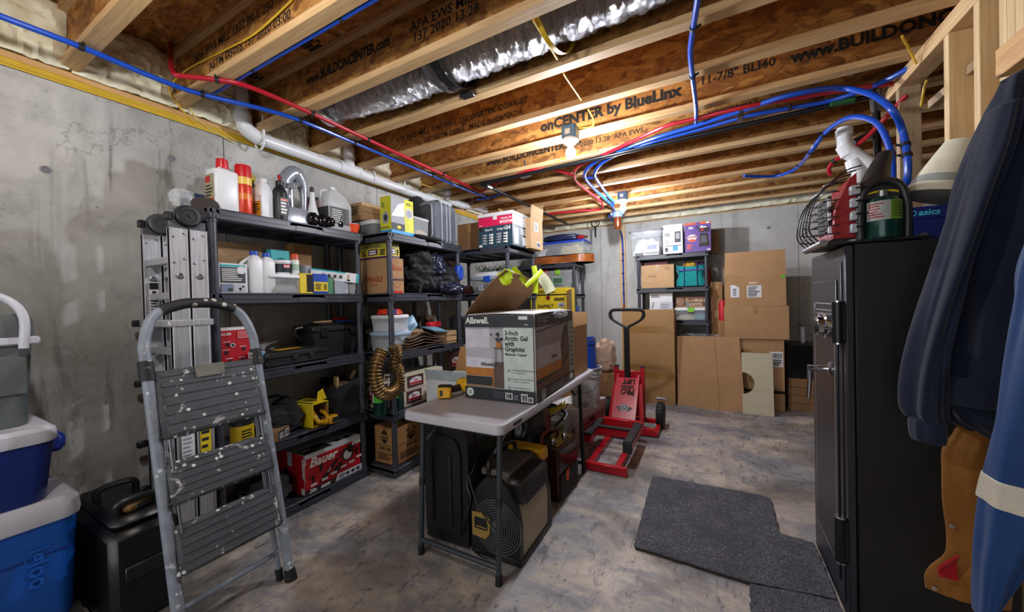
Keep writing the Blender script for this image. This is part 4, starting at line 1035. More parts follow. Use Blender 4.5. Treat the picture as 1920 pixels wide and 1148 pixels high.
# white and teal box lying tilted on top
y, w, h = fit(-2.40, 598, 658, 492, T+.075); UB = .07
o = thing('utensil_box', 'long white box with teal ends and pictures, tilted on smaller boxes', 'box', (-2.44, y, T+.094), 0, rot=(-.1, 0, -.35))
MB().box(-.07, .07, -w*.62, w*.62, 0, UB, r=.002).obj('body', WHITEC, o); p = bprint(o, (.14, w*1.24, UB), 'R')
p.rect(.0, .86, .7, 1, TEALP)
for i in range(4): p.rect(.2+.12*i, .25, .29+.12*i, .72, mat('photo_grey', '#b9bbc3')).disc(.245+.12*i, .45, .009, INK, asp=1.2)
p.rect(.95, 0, 1, 1, TEALP).rect(.76, .2, .79, .8, mat('skin_print', '#b98a6a', .6)).disc(.78, .2, .012, INK, asp=.5).done()
p = bprint(o, (.14, w*1.24, UB), 'T'); p.rect(.05, .05, .95, .95, mat('grey_white_print', '#b4bfc4', .5)).rect(.3, .1, .7, .9, TEALP).done()
b = MB(); b.tube(spline([(-2.55, 1.36, T+.19), (-2.56, 1.42, T+.22), (-2.57, 1.5, T+.2)], 5), .014, 8)
# ---- third level
T = LV[2]
y, w, h = fit(-2.43, 407, 474, 614, T); o, dm = carton('tool_kit_box', 'red carded tool kit box with diagrams, behind the step ladder', 'box', -2.53, -2.43, y-w/2, y+w/2, T, T+h, RED, tapem=INKW)
p = bprint(o, dm, 'R'); p.rect(.0, .94, 1, 1, INKW).text('BAUER', .05, .83, .02, INKW, bold=.02)
for (u, v) in ((.15, .68), (.12, .5), (.2, .3), (.6, .55), (.55, .3)): p.rect(u, v, u+.2, v+.012, INKW).disc(u+.12, v-.06, .009, INK)
p.rect(.55, .74, .92, .9, mat('pink_print', '#d88a8a', .5)).lines(.57, .76, .9, .88, 4, RED).disc(.4, .6, .013, mat('photo_grey', '#b9bbc3')).disc(.4, .6, .008, INK).lines(.5, .12, .9, .22, 3, INKW).done()
y, w, h = fit(-2.36, 474, 497, 660, T); o, dm = carton('small_pack', 'small blue and white carton in front of the red kit', 'package', -2.41, -2.35, y-w/2, y+w/2, T, T+h, mat('faded_blue', '#6d8fb0', .5), tapem=WHITEC)
# black flat case with yellow sticker
c0 = at_x(545, 660, -2.42)
o = thing('tool_case', 'flat black ribbed tool case with a yellow sticker', 'tool case', (-2.45, c0.y-.0, T), .06)
W_, D_ = .42, .24
b = MB().box(-D_/2, D_/2, -W_/2, W_/2, 0, .042, r=.008); b.box(-D_/2, D_/2, -W_/2, W_/2, .046, .09, r=.01); b.box(-D_/2+.005, D_/2-.005, -W_/2+.005, W_/2-.005, .04, .048)
for i in range(3): b.box(D_/2-.001, D_/2+.003, -W_/2+.02, W_/2-.02, .012+.025*i, .018+.025*i)
b.obj('shell', BLKP, o)
MB().box(D_/2, D_/2+.012, -.05, -.02, .03, .062, r=.003).box(D_/2, D_/2+.012, .06, .09, .03, .062, r=.003).obj('latch', BLKP, o)
p = bprint(o, (D_, W_, .09), 'T'); p.rect(.3, .3, .7, .62, YEL).rect(.35, .64, .65, .7, YEL).done()
o2 = thing('torpedo_level', 'short pale tool handle lying at the left end of the flat case', 'tool', (-2.40, c0.y-.2, T+.0), .2)
MB().box(-.02, .02, -.05, .05, 0, .028, r=.006).box(-.014, .014, .05, .09, .004, .022, r=.004).obj('body', mat('pale_tool', '#a58f88', .4), o2)
# black toolbox
c0 = at_x(622, 640, -2.5); TB = .225
o = thing('tool_box', 'black plastic toolbox with a hinged lid, wood and blue tools lying on it', 'toolbox', (-2.56, c0.y+.02, T+.0), .03)
W_, D_ = .42, .24; b = MB()
loft(b, [(rrect(D_*.86, W_*.86, .015), 0), (rrect(D_*.98, W_*.96, .015), TB-.05)]); b.obj('tub', BLKP, o)
MB().box(-D_/2, D_/2, -W_/2, W_/2, TB-.05, TB, r=.012).box(-D_*.3, D_*.3, -W_*.3, W_*.3, TB, TB+.012, r=.004).obj('lid', BLKP, o)
for s in (-1, 1): MB().box(D_/2-.002, D_/2+.012, s*W_*.3-.025, s*W_*.3+.025, TB-.085, TB-.02, r=.004).obj('latch', BLKM, o)
MB().tube(spline([(0, -W_*.5, TB-.1), (.0, -W_*.62, TB-.06), (0, -W_*.62, TB-.02), (0, -W_*.5, TB-.01)], 4), .012, 8).obj('handle', BLKP, o)
zt = T+TB+.012
o = thing('wood_handle', 'round wooden tool handle on the black toolbox', 'tool', (-2.53, at_x(610, 600, -2.53).y, zt+.013), 0)
MB().tube([(0, -.09, 0), (0, -.02, 0), (0, .04, 0), (0, .05, 0)], [.009, .012, .013, .009], 10).obj('body', LUMBER, o)
o = thing('spirit_level', 'blue and red plastic tool on the right end of the toolbox lid', 'tool', (-2.52, at_x(650, 600, -2.52).y, zt), .1)
MB().box(-.03, .02, -.09, .06, 0, .016, r=.004).obj('body', BLUE, o); MB().box(-.05, -.02, -.1, .05, .0165, .036, r=.008).obj('red_grip', RED, o)
# ---- fourth level: bags, saw, cartons
T = LV[1]
BAGF = mk_fabric('black_canvas', '#212226', .85, 300)
c0 = at_x(545, 770, -2.44); o = thing('tool_bag', 'slouched black canvas tool bag at left on the low shelf', 'bag', (-2.52, c0.y-.05, T))
b = MB(); blob(b, (0, 0, .075), (.3, .30, .17), 3.3, .14, 1.8, 2.5, 80, 50, fold=.1); blob(b, (-.02, .07, .12), (.18, .13, .17), 5.1, .15, 2.0, 2.3, 60, 40, fold=.1); b.obj('bag_body', BAGF, o, ang=2)
MB().tube(spline([(-.05, -.1, .15), (-.02, -.06, .215), (0, .02, .225), (.0, .08, .17)], 6), .01, 8).obj('handle', BAGF, o)
c0 = at_x(650, 750, -2.45); o = thing('tool_bag', 'open topped black canvas bag with tools showing, right end of the low shelf', 'bag', (-2.48, c0.y-.01, T))
b = MB()
def fn(u, v):
    a = 2*PI*u; rx = .15*(1-.1*v+.02*math.sin(3*a)); ry = .155*(1-.06*v); n_ = .018*noise.noise((math.cos(a)*2.5, math.sin(a)*2.5, v*3.2))
    return ((rx+n_)*math.copysign(abs(math.cos(a))**.7, math.cos(a)), (ry+n_)*math.copysign(abs(math.sin(a))**.7, math.sin(a)), .24*v*(1+.12*math.sin(2*a+.6))+.002)
b.grid(fn, 44, 18, wrap=True); b.box(-.12, .12, -.13, .13, .001, .12, r=.02); b.obj('bag_body', BAGF, o, ang=2)
b = MB(); blob(b, (0, .0, .19), (.22, .24, .1), 2.2, .3, 3, 2.2, 24, 14); b.obj('contents', mat('tool_clutter', '#59432c', .6, 0, .5, 30), o)
MB().tube([(0, .05, .2), (.02, .1, .3)], .016, 8).box(.02, .06, -.09, -.07, .15, .29, r=.004).obj('tool_handles', LUMBER, o)
y, w, h = fit(-2.34, 500, 548, 793, T); o = thing('small_carton', 'small open ended brown carton with a grey label at the shelf edge', 'box', (-2.36, y, T), .5)
b = MB(); q = .004; hh = .062; ww = .115; dd = .075
b.box(-dd/2, dd/2, -ww/2, ww/2, 0, q).box(-dd/2, dd/2, -ww/2, ww/2, hh-q, hh).box(-dd/2, -dd/2+q, -ww/2, ww/2, q, hh-q).box(dd/2-q, dd/2, -ww/2, ww/2, q, hh-q).box(-dd/2+q, dd/2-q, -ww/2, -ww/2+q, q, hh-q)
b.obj('body', CARD3, o); p = bprint(o, (dd, ww, hh), 'R'); p.rect(.02, .05, .95, .95, mat('charcoal_print', '#34363c')).rect(.6, .15, .92, .85, INKW).bars(.64, .25, .88, .75, INK, 7).lines(.08, .2, .5, .8, 4, INKW).done()
# yellow carton lying open with a saw coming out
y, w, h = fit(-2.33, 580, 622, 752, T); bw = .125; bh = .155; bd = .2
o = thing('saw_box', 'yellow tool carton lying open towards the room', 'box', (-2.44, y-.005, T), .12)
b = MB(); q = .004
b.box(-bd/2, bd/2, -bw/2, bw/2, 0, q).box(-bd/2, bd/2, -bw/2, bw/2, bh-q, bh).box(-bd/2, bd/2, -bw/2, -bw/2+q, q, bh-q).box(-bd/2, bd/2, bw/2-q, bw/2, q, bh-q).box(-bd/2, -bd/2+q, -bw/2+q, bw/2-q, q, bh-q)
b.obj('body', YELB, o); MB().box(-bd/2+.005, bd/2-.001, bw/2-.0065, bw/2-.0045, .005, bh-.005).box(-bd/2+.005, bd/2-.001, -bw/2+.0045, -bw/2+.0065, .005, bh-.005).obj('brown_lining', CARDIN, o)
MB().prism([(-.02, 0), (.06, 0), (.03, .075), (-.01, .06)], bw/2-.002, bw/2+.002, axis='x', M=Matrix.Translation((bd/2-.06-bw/2, bw/2-.02, bh))).obj('flap', YELB, o)
p = bprint(o, (bd, bw, bh), 'T'); p.rect(.1, .1, .9, .25, INK).lines(.15, .4, .8, .9, 4, INK).done()
o = thing('cordless_saw', 'yellow and black cordless saw poking out of the yellow carton', 'saw', (-2.325, y+.012, T+.002), .1)
b = MB(); b.tube(spline([(-.06, -.03, .09), (-.02, -.045, .07), (.0, -.035, .035), (.02, .0, .03)], 5), .014, 8); b.tube(spline([(-.06, .03, .085), (-.02, .035, .07), (.01, .03, .045), (.02, .03, .03)], 5), .013, 8)
b.tube([(.02, -.005, .025), (.02, .07, .025)], .018, 8); b.obj('guard', YEL, o)
b = MB(); b.box(-.012, .05, .02, .085, .002, .055, r=.008); b.obj('battery', YEL, o); MB().box(.0505, .052, .03, .076, .012, .046, r=.0005).obj('battery_terminal', BLKP, o)
MB().box(-.1, -.03, -.035, .02, .02, .075, r=.015).obj('motor_housing', BLKP, o)
# pail and yellow can at the left end (seen past the step ladder)
y, w, h = fit(-2.38, 478, 499, 757, T); o = round_bottle('small_pail', 'small white pail with lid at the left end of the low shelf', 'pail', -2.38, y, T, w/2, h, [(.0001, 0), (.84, 0), (.96, .85), (1.03, .87), (1.03, .97), (.0001, 1.)], WHITEP, [('label_band', YELB, [(.86, .15), (.92, .55)])])
y, w, h = fit(-2.40, 432, 475, 800, T); o = round_bottle('yellow_canister', 'yellow printed canister behind the top tread of the step ladder', 'canister', -2.40, y, T, w/2, .16, [(.0001, 0), (1, 0), (1, .9), (.0001, .9)], mat('yellow_can', '#c6a81c', .35), [('rim', BLKP, [(1.03, .88), (1.03, 1.), (.0001, 1.)])])
p = Print(o, Matrix(((0, 0, 1, w/2), (1, 0, 0, -w*.25), (0, 1, 0, .02), (0, 0, 0, 1))), w*.5, .1); p.lines(0, 0, 1, 1, 6, INK).done()
# ---- bottom level
T = LV[0]
zb = T
a = at_x(573, 940, -2.335); c = at_x(689, 884, -2.335); tl = at_x(572, 858, -2.335)
o, dm = carton('tool_set_box', 'large red power tool kit box on the bottom shelf', 'box', -2.66, -2.335, a.y, min(c.y, 1.868), T, T+.262, RED, tapem=mat('grey_white_print', '#b4bfc4'))
W_, H_ = dm[1], dm[2]
p = bprint(o, dm, 'R'); p.rect(0, .9, 1, 1, mat('silver_print', '#b9bcc2', .4)).text('Bauer', .07, .66, .085, INKW, shear=.3, bold=.03)
GB = mat('print_black', '#1a1719', .6)
p.poly([(.22, .2), (.5, .58), (.6, .62), (.3, .17)], GB).poly([(.36, .36), (.42, .45), (.44, .44), (.39, .36)], INKW)
for (u, v) in ((.12, .32), (.25, .52)): p.poly([(u-.05, v+.08), (u+.03, v+.12), (u+.05, v+.07), (u+.02, v+.05), (u+.03, v-.05), (u-.01, v-.06), (u-.01, v+.05)], GB)
p.disc(.74, .62, .048, GB).disc(.74, .6, .034, INKW).disc(.8, .74, .03, GB).poly([(.56, .62), (.62, .78), (.66, .74), (.62, .6)], mat('dark_red_print', '#7a0d18', .5)).poly([(.88, .55), (.9, .72), (.93, .7), (.92, .5)], GB).disc(.53, .33, .022, GB).disc(.6, .42, .018, GB)
p.poly([(.82, .8), (.84, .9), (1, .9), (1, .8)], INKW).text('6', .86, .81, .024, GB, bold=.03)
for i, (u, v) in enumerate(((.08, .17), (.26, .19), (.42, .24), (.6, .3), (.75, .33), (.9, .4))): p.lines(u, v, u+.11, v+.07, 2, INKW, .7, .1)
p.poly([(.0, .0), (.48, 0), (.52, .14), (0, .14)], GB).text('20v', .05, .035, .036, INKW, shear=.2, bold=.02).lines(.24, .03, .42, .11, 2, INKW, .6)
p.poly([(.49, .02), (1, .02), (1, .2), (.53, .2)], mat('silver_print', '#b9bcc2'))
for i in range(3): p.disc(.72+.1*i, .11, .015, GB, asp=.7)
p.lines(.56, .05, .68, .17, 3, GB).done()
p = bprint(o, dm, 'F'); p.text('Bauer', .93, .92, .06, INKW, rot=-PI/2, bold=.03, shear=.2).rect(.88, .02, .98, .18, INKW).poly([(.25, .3), (.5, .35), (.4, .6), (.3, .55)], GB).disc(.5, .3, .03, GB).rect(.985, 0, 1, 1, mat('silver_print', '#b9bcc2')).done()
p = bprint(o, dm, 'T'); p.rect(0, 0, 1, 1, mat('silver_print', '#b9bcc2')).poly([(.62, .02), (.98, .02), (.98, .5), (.62, .45)], GB).text('20V', .8, .04, .05, INKW, rot=PI/2, bold=.02).rect(.75, .6, .9, .7, GB).rect(.75, .8, .9, .9, GB).done()
c0 = at_x(535, 935, -2.42); o = thing('black_sack', 'dark lumpy sack on the bottom shelf left of the red box', 'sack', (-2.5, a.y-.16, T))
b = MB(); blob(b, (0, 0, .08), (.3, .26, .18), 7.7, .18, 2.2, 2.4, 30, 20, fold=.1); b.obj('sack_body', mk_fabric('dark_grey_cloth', '#2d2c2d', .9, 260), o, ang=2)
b = MB(); c0 = at_x(440, 930, -2.45)
o = thing('tangled_tools', 'heap of dark metal hand tools on the bottom shelf behind the step ladder', 'tools', (-2.5, c0.y, T)); 
for i in range(9): 
    q = MB(); u = random.uniform(-.14, .1); v = random.uniform(-.06, .1); q.tube([(v, u, .02+.012*i), (v+random.uniform(-.05, .06), u+random.uniform(.05, .14), .03+.012*i)], [.014, .01], 8); q.obj('tool', STEEL if i % 3 == 0 else BLKM, o)
# ------------------------------------------------------------------ second shelf
T = LV[4]; XF = -2.09
# clear bin with carton on top at the wall end
o = tote('clear bin with white lid on the second shelf top under a brown carton', -2.66, -2.28, 2.02, 2.42, T, T+.13, CLEAR, WHITEP, [(mat('green_parts', '#55705a', .5), 0, .6, .6), (DARK, .6, 1, .4)])
o, dm = carton('cardboard_box', 'long brown carton with a torn white sticker lying on the clear bin', 'box', -2.70, -2.40, 2.0, 2.62, T+.131, T+.27, CARD2, tape='X')
p = bprint(o, dm, 'F'); p.poly([(.25, 1), (.5, 1), (.42, .7), (.3, .55)], mat('torn_paper', '#cfc8ba', .7)).lines(.5, .3, .9, .85, 5, INK, .5).done()
p = bprint(o, dm, 'R'); p.rect(.0, .48, .8, .5, INK).rect(.35, .1, .36, .5, mat('pale_tape', '#cdb79a', .5)).done()
# speaker carton
a = at_x(734, 400, XF).y; c = at_x(776, 400, XF).y; hh = at_x(750, 371, XF).z-T
o, dm = carton('speaker_box', 'bright yellow speaker carton with grey cone pictures and a blue base stripe', 'box', XF-.12, XF-.005, a, c, T, T+hh, mat('lime_print', '#c3c21d', .45), tapem=mat('lime_print', '#c3c21d'))
p = bprint(o, dm, 'R'); LG = mat('photo_grey', '#b9bbc3'); p.rect(0, .28, .58, 1, mat('photo_car', '#8e9197', .4)).poly([(.0, .45), (.3, .8), (.58, .9), (.58, .5)], WHITEC).rect(0, .09, .58, .28, SLATE).disc(.33, .18, .02, YELB, asp=.6).rect(0, 0, 1, .085, mat('cyan_print', '#2a8fd0', .45)).disc(.79, .62, .042, LG).disc(.79, .62, .03, GREYP).lines(.66, .84, .95, .92, 2, SLATE).done()
p = bprint(o, dm, 'F'); p.disc(.5, .42, .036, GREYP, asp=1.3).disc(.5, .42, .02, SLATE, asp=1.3).rect(0, 0, 1, .085, mat('cyan_print', '#2a8fd0')).lines(.15, .7, .6, .85, 3, SLATE).lines(.1, .12, .9, .18, 2, SLATE).done()
y, w, h = fit(-2.3, 768, 800, 368, T); o = thing('felt_hat', 'rounded black hat leaning between the speaker carton and the grey case', 'hat', (-2.32, y, T+.02))
b = MB(); blob(b, (0, 0, h*.42), (.2, w*1.0, h*1.05), 3, .08, 1.6, 2.2, 26, 18); b.obj('crown', mk_fabric('black_felt', '#1c1d20', .9), o, ang=2)
y, w, h = fit(-2.14, 774, 803, 409, T)
tote('small clear tub with lid in front of the grey case', -2.24, -2.13, y-w/2, y+w/2, T+.012, T+.012+h-.012, CLEAR, MILKY, [(mat('tan_parts', '#a38f74', .6), 0, 1, .4)], taper=.9, lidh=.012)
a, c = at_x(776, 437, -2.09).y, at_x(826, 440, -2.09).y
o = thing('folded_cloth', 'flat folded black cloth at the second shelf edge', 'cloth', (-2.13, (a+c)/2, T)); b = MB(); blob(b, (0, 0, .01), (.16, c-a, .026), 4, .1, 3, 5, 30, 10); b.obj('cloth', mk_fabric('black_cloth', '#191a1c', .9), o)
# grey soft case
GC = mk_fabric('grey_nylon', '#5c626c', .7, 260); GCL = mat('grey_piping', '#9aa0a8', .5)
a = at_x(829, 415, -2.10).y; c = at_x(856, 415, -2.10).y; hh = at_x(842, 381, -2.10).z-T
y, w, h = fit(-2.10, 812, 856, 378, T)
o = thing('grey_case', 'grey soft sided case with carry handle standing on the second shelf', 'case', (-2.23, y, T))
D = .27; W = w
b = MB().box(-D/2, D/2, -W/2, W/2, 0, h-.015, r=.03); b.obj('body', GC, o)
for k in (-.18, .02, .16):
    q = MB(); pts = [(D/2-.02, 0, 0)]
    loop = [(rr[0], rr[1]) for rr in rrect(D*1.012, h-.012, .04, 5)]
    q.tube([(px_, W*k, (h-.015)/2+pz_) for px_, pz_ in loop]+[(loop[0][0], W*k, (h-.015)/2+loop[0][1])], .007, 6, caps=False); q.obj('zipper', GCL, o)
for s in (-1, 1):
    q = MB(); loop = rrect(D*.86, h*.8, .04, 4); q.tube([(px_, s*W/2*1.005, (h-.015)/2+pz_) for px_, pz_ in loop]+[(loop[0][0], s*W/2*1.005, (h-.015)/2+loop[0][1])], .005, 6, caps=False); q.obj('piping', GCL, o)
MB().tube(spline([(.06, 0, h-.02), (.05, 0, h+.012), (-.03, 0, h+.02), (-.07, 0, h-.02)], 5), .012, 8).obj('handle', BLKP, o)
# ---- level 2: fragile carton, box on it, black packs
T = LV[3]
x0, x1 = at_y(676, 510, 2.02).x, -2.136; c = at_x(757, 515, -2.136).y; hh = at_x(740, 484, -2.136).z-T
o, dm = carton('fragile_box', 'brown carton printed FRAGILE in red on the second shelf', 'box', max(x0, -2.47), x1, 2.02, c, T, T+hh, CARD, tape='X')
RI = mat('red_ink', '#9c2418', .7); p = bprint(o, dm, 'F'); p.text('FRAGILE', .5, .34, .058, RI, 'CENTER', bold=.02, sx=.8).lines(.3, .22, .62, .29, 2, RI, .4).done()
p = bprint(o, dm, 'R'); p.text('GatherLife', .5, .36, .03, mat('navy_ink', '#1d2748', .6), 'CENTER', bold=.02).ring(.5, .28, .035, .004, RI).rect(.2, .3, .8, .345, CARD).text('GatherLife', .5, .36, .03, mat('navy_ink', '#1d2748'), 'CENTER', bold=.02).disc(.12, .73, .026, RI).disc(.12, .73, .014, CARD).lines(.3, .64, .95, .76, 3, RI, .3, .1).rect(0, 0, .85, .07, mat('bright_red_print', '#c91a1c', .4)).done()
zt = T+hh+.001; h2 = LV[4]-.065-zt
o, dm = carton('printed_box', 'yellow and purple printed carton on the fragile box', 'box', max(x0, -2.47)+.0, x1-.01, 2.025, c-.03, zt, zt+min(h2, .125), mat('olive_print', '#a8a03a', .5), tapem=mat('olive_print', '#a8a03a'))
PUR = mat('purple_print', '#4a1f52', .5)
for f in 'FR':
    p = bprint(o, dm, f); p.rect(0, .14, 1, .62, mat('yellow_pale_print', '#cdbb2e', .5)).rect(0, 0, 1, .13, PUR).rect(.28, .24, .62, .62, PUR).lines(.32, .28, .58, .58, 2, INKW, .6, .1).lines(.04, .2, .22, .62, 3, INK, .6).lines(.7, .2, .95, .6, 3, INK, .7).lines(.05, .72, .9, .92, 2, SLATE).done()
BN = mk_fabric('black_nylon', '#17181b', .55, 200, .2, .15); NG = mat('navy_shiny', '#1b2238', .2)
y, w, h = fit(-2.2, 752, 850, 458, T); 
o = thing('black_backpack', 'crumpled black backpack filling the second level beside the fragile carton', 'backpack', (-2.28, at_x(800, 510, -2.2).y, T))
b = MB(); blob(b, (0, -.02, .19), (.36, .42, .4), 11.3, .12, 2.0, 2.5, 110, 70, fold=.16); b.obj('main_bag', BN, o, ang=2)
b = MB(); blob(b, (.1, .2, .12), (.26, .3, .27), 5.7, .14, 2.2, 2.3, 90, 56, fold=.16); b.obj('side_pocket', BN, o, ang=2)
b = MB(); blob(b, (.14, .06, .24), (.14, .17, .2), 2.9, .2, 3, 2.4, 60, 40, fold=.18); b.obj('glossy_panel', NG, o, ang=2)
b = MB(); blob(b, (.2, .2, .045), (.16, .3, .1), 8.9, .2, 3, 2.3, 70, 36, fold=.18); b.obj('glossy_flap', NG, o, ang=2)
b = MB(); b.tube(spline([(.12, .02, .36), (.18, .1, .32), (.16, .22, .26), (.17, .3, .12)], 6), .012, 6, flat=.4); b.obj('strap', BLKP, o)
for i in range(6):
    q = MB(); q.tube(spline([(.02+.02*i, -.06+.012*i, .395-.01*i), (.1+.012*i, -.07+.014*i, .36-.012*i), (.17+.004*i, -.05+.02*i, .28-.01*i)], 5), .008, 6); q.obj('gathered_fold', BN, o)
y, w, h = fit(-2.10, 850, 863, 486, T+.1, 520); o = thing('blue_cushion', 'small bright blue padded pouch behind the black backpack', 'pouch', (-2.09, y+.015, T+.125))
b = MB(); blob(b, (0, 0, .07), (.07, .09, .15), 2, .06, 2, 3, 22, 16); b.obj('cushion', BLUE, o, ang=2)
# ---- level 3: tubs, jars, paper bags
T = LV[2]
RT = mat('red_orange_lid', '#d63a17', .4)
o = tote('clear square tub with pale blue lid full of small bags', -2.38, -2.136, 2.02, 2.24, T, T+.15, CLEAR, mat('pale_blue_lid', '#9db4cc', .4), [(mat('crumpled_film', '#8d9196'), 0, 1, .8)], taper=.92, lidh=.02)
zz = T+.151
o = tote('white square bucket stacked on the blue lidded tub', -2.37, -2.142, 2.025, 2.22, zz, zz+.13, MILKY, WHITEP, [(mat('white_contents', '#b9bcc2', .5), 0, 1, .7)], taper=.9, lidh=.018, name='square_bucket')
o = thing('cord_coil', 'coil of bright orange cord on the white bucket lid', 'cord', (-2.255, 2.12, zz+.1305))
for i in range(5):
    q = MB(); pts = [(.1*math.cos(a)*(1-.03*i), .085*math.sin(a)*(1-.04*i), .01+.008*i+.003*math.sin(3*a+i)) for a in [2*PI*j/24 for j in range(25)]]; q.tube(pts, .007, 6, caps=False); q.obj('cord_loop', RT, o)
MB().box(.06, .11, -.085, -.03, .004, .045, r=.003).obj('label_sleeve', mat('navy_red_label', '#3a2a66', .5), o)
GJ = mk_clear('green_glass', '#3e6f58', .55, .06)
for i, (px, xx) in enumerate(((741, -2.34), (757, -2.36), (773, -2.38))):
    yy = at_x(px, 595, xx).y
    round_bottle('glass_jar', ['green tinted glass jar nearest the white bucket', 'green tinted glass jar, middle one of three behind the paper bags', 'green tinted glass jar, right one of three behind the paper bags'][i], 'jar', xx, yy, T, .045, .235, [(.0001, 0), (.96, 0), (1, .03), (1, .78), (.8, .88), (.8, 1), (.76, 1), (.76, .88), (.95, .78), (.95, .05), (.0001, .05)], GJ, [('dried_flowers', mat('yellow_flowers', '#8a8a45', .8, 0, .4, 60), [(.0001, .06), (.9, .06), (.9, .4), (.5, .5), (.0001, .52)])], group=None)
yy = at_x(803, 590, -2.28).y; round_bottle('glass_jar', 'dark brown preserved jar with lid behind the blue pouches', 'jar', -2.28, yy, T, .05, .255, [(.0001, 0), (.95, 0), (1, .03), (1, .75), (.85, .84), (.85, .88), (.0001, .88)], mat('jar_maroon', '#2c1716', .12), [('lid', mat('bronze_lid', '#6b5546', .4, .5), [(.9, .86), (.92, 1.), (.0001, 1.)])])
yy = at_x(786, 590, -2.34).y; round_bottle('dark_bottle', 'small dark bottle between the green jars and the brown jar', 'bottle', -2.34, yy, T, .035, .25, [(.0001, 0), (1, 0), (1, .65), (.5, .8), (.45, 1.), (.0001, 1.)], BLKP)
o, dm = carton('grey_panel_box', 'dull grey box against the wall behind the glass jars', 'box', -2.68, -2.55, 2.15, 2.45, T, T+.36, mat('olive_grey', '#5b584d', .7), tapem=GREYP)
PB = mat('brown_paper', '#6d5845', .8, 0, .25, 20)
o = thing('paper_bag_stack', 'pile of crumpled brown paper bags on the third level', 'paper bags', (-2.26, at_x(795, 628, -2.15).y-.03, T))
for i in range(5):
    q = MB(); L = .52-.03*i; s = i*3.1
    def fn(u, v, s=s, i=i, L=L): x = -.16+.34*v; yy = -L/2+L*u; return (x+.01*noise.noise((yy*6, s, 1)), yy+.02*math.sin(s), .006+.017*i+.018*abs(noise.noise((x*8+s, yy*8, s)))+.012*i*math.exp(-((yy+.05)/.12)**2))
    q.sheet(fn, 22, 12, .004); q.obj('paper_bag', PB, o)
b = MB(); blob(b, (.05, -.06, .12), (.2, .22, .07), 3.4, .35, 3.5, 2.2, 30, 16); b.obj('crumpled_top', mat('brown_paper_light', '#96795a', .8, 0, .2, 20), o, ang=.4)
BP = mat('blue_pouch', '#6f9db5', .35, 0, .3, 25)
o = thing('snack_pouch', 'blue and white printed pouch leaning up against the paper bags', 'pouch', (-2.16, at_x(770, 612, -2.15).y, T+.13), 0, rot=(.25, -.35, -.1))
q = MB(); q.sheet(lambda u, v: (.012*math.sin(PI*u)*math.sin(PI*v), -.11+.22*u, -.03+.1*v+.06*u), 10, 8, .012); q.obj('pouch', BP, o)
M = Matrix(((0, 0, 1, .018), (1, 0, 0, -.08), (0, 1, 0, .0), (0, 0, 0, 1))); p = Print(o, M, .16, .07); p.rect(.1, .2, .35, .7, WHITEC).lines(.45, .3, .95, .9, 4, mat('navy_ink', '#1d2748')).done()
o = thing('snack_pouch', 'blue and white printed pouch lying flat on top of the paper bags', 'pouch', (-2.13, at_x(817, 604, -2.13).y, T+.135), 0, rot=(-.12, .25, .1))
q = MB(); q.sheet(lambda u, v: (-.07+.14*v, -.11+.22*u, .016*math.sin(PI*u)*math.sin(PI*v)), 10, 8, .01); q.obj('pouch', BP, o)
o = thing('red_packet', 'red packet behind the flat blue pouch', 'packet', (-2.2, at_x(812, 592, -2.2).y, T+.15), .1); MB().box(-.03, .03, -.085, .085, 0, .05, r=.008).obj('packet', RED, o)
yy = at_x(843, 616, -2.12).y
o = thing('wooden_crate', 'small pale wooden crate at the right end of the third level', 'crate', (-2.17, min(yy, 2.75), T)); b = MB()
b.box(-.07, .07, -.07, .07, 0, .012)
b.obj('base', LUMBER, o)
for s in (-1, 1):
    for z_ in (.02, .07): MB().box(s*.07-.004, s*.07+.004, -.07, .07, z_, z_+.04).obj('slat', LUMBER, o); MB().box(-.066, .066, s*.07-.004, s*.07+.004, z_, z_+.04).obj('slat', LUMBER, o)
# ---- level 4: gas cylinders, jar cartons
T = LV[1]; GCY = mat('dark_green_metal', '#123a34', .22, .3); GL = mat('lime_label', '#3fae2e', .4)
def cylinder(x, y, lab, h=.235):
    o = round_bottle('gas_cylinder', lab, 'gas cylinder', x, y, T, .05, h, [(.0001, 0), (.9, 0), (1, .03), (1, .8), (.85, .9), (.5, .95), (.0001, .96)], GCY, [('valve', STEEL, [(.25, .95), (.25, 1.), (.0001, 1.)])])
    n = 20
    for a0, a1, m in ((-1.75, -.35, GL), (-3.0, -1.75, WHITEC)):
        q = MB(); q.grid(lambda u, v: (.0508*math.cos(a0+(a1-a0)*u), .0508*math.sin(a0+(a1-a0)*u), h*(.42+.38*v)), 10, 2); q.obj('label_sticker', m, o)
    return o
cylinder(-2.15, at_x(708, 730, -2.15).y+.02, 'green propane cylinder left of the shelf post under the brown hose'); cylinder(-2.135, at_x(742, 730, -2.135).y, 'green propane cylinder right of the shelf post under the brown hose')
JW = mat('cream_card', '#cfc6b0', .6); JM = mat('maroon_print', '#4b2e2c', .6)
def jar_box(name, lab, x0, x1, y0, y1, z0, z1, base=None):
    o, dm = carton(name, lab, 'box', x0, x1, y0, y1, z0, z1, base or JW, tapem=JW)
    for f in 'RF':
        p = bprint(o, dm, f); p.rect(.06, .12, .46, .92, JM).poly([(.12, .3), (.12, .62), (.2, .76), (.3, .8), (.4, .7), (.42, .3)], WHITEC).rect(.12, .32, .42, .46, RED).text('Kerr', .27, .52, dm[2]*.22, RED, 'CENTER', bold=.03, shear=.2).rect(.52, .3, .95, .62, INK).rect(.53, .33, .94, .59, JW).bars(.55, .36, .93, .56, INK, 6).done()
    return o
y0, y1 = at_x(757, 700, -2.12).y, at_x(829, 690, -2.12).y
zA = T+.125
jar_box('jar_box', 'cream jar carton with maroon panel, upper one of the pair on the low level', -2.34, -2.115, y0, min(y1, 2.78), zA+.001, zA+.12)
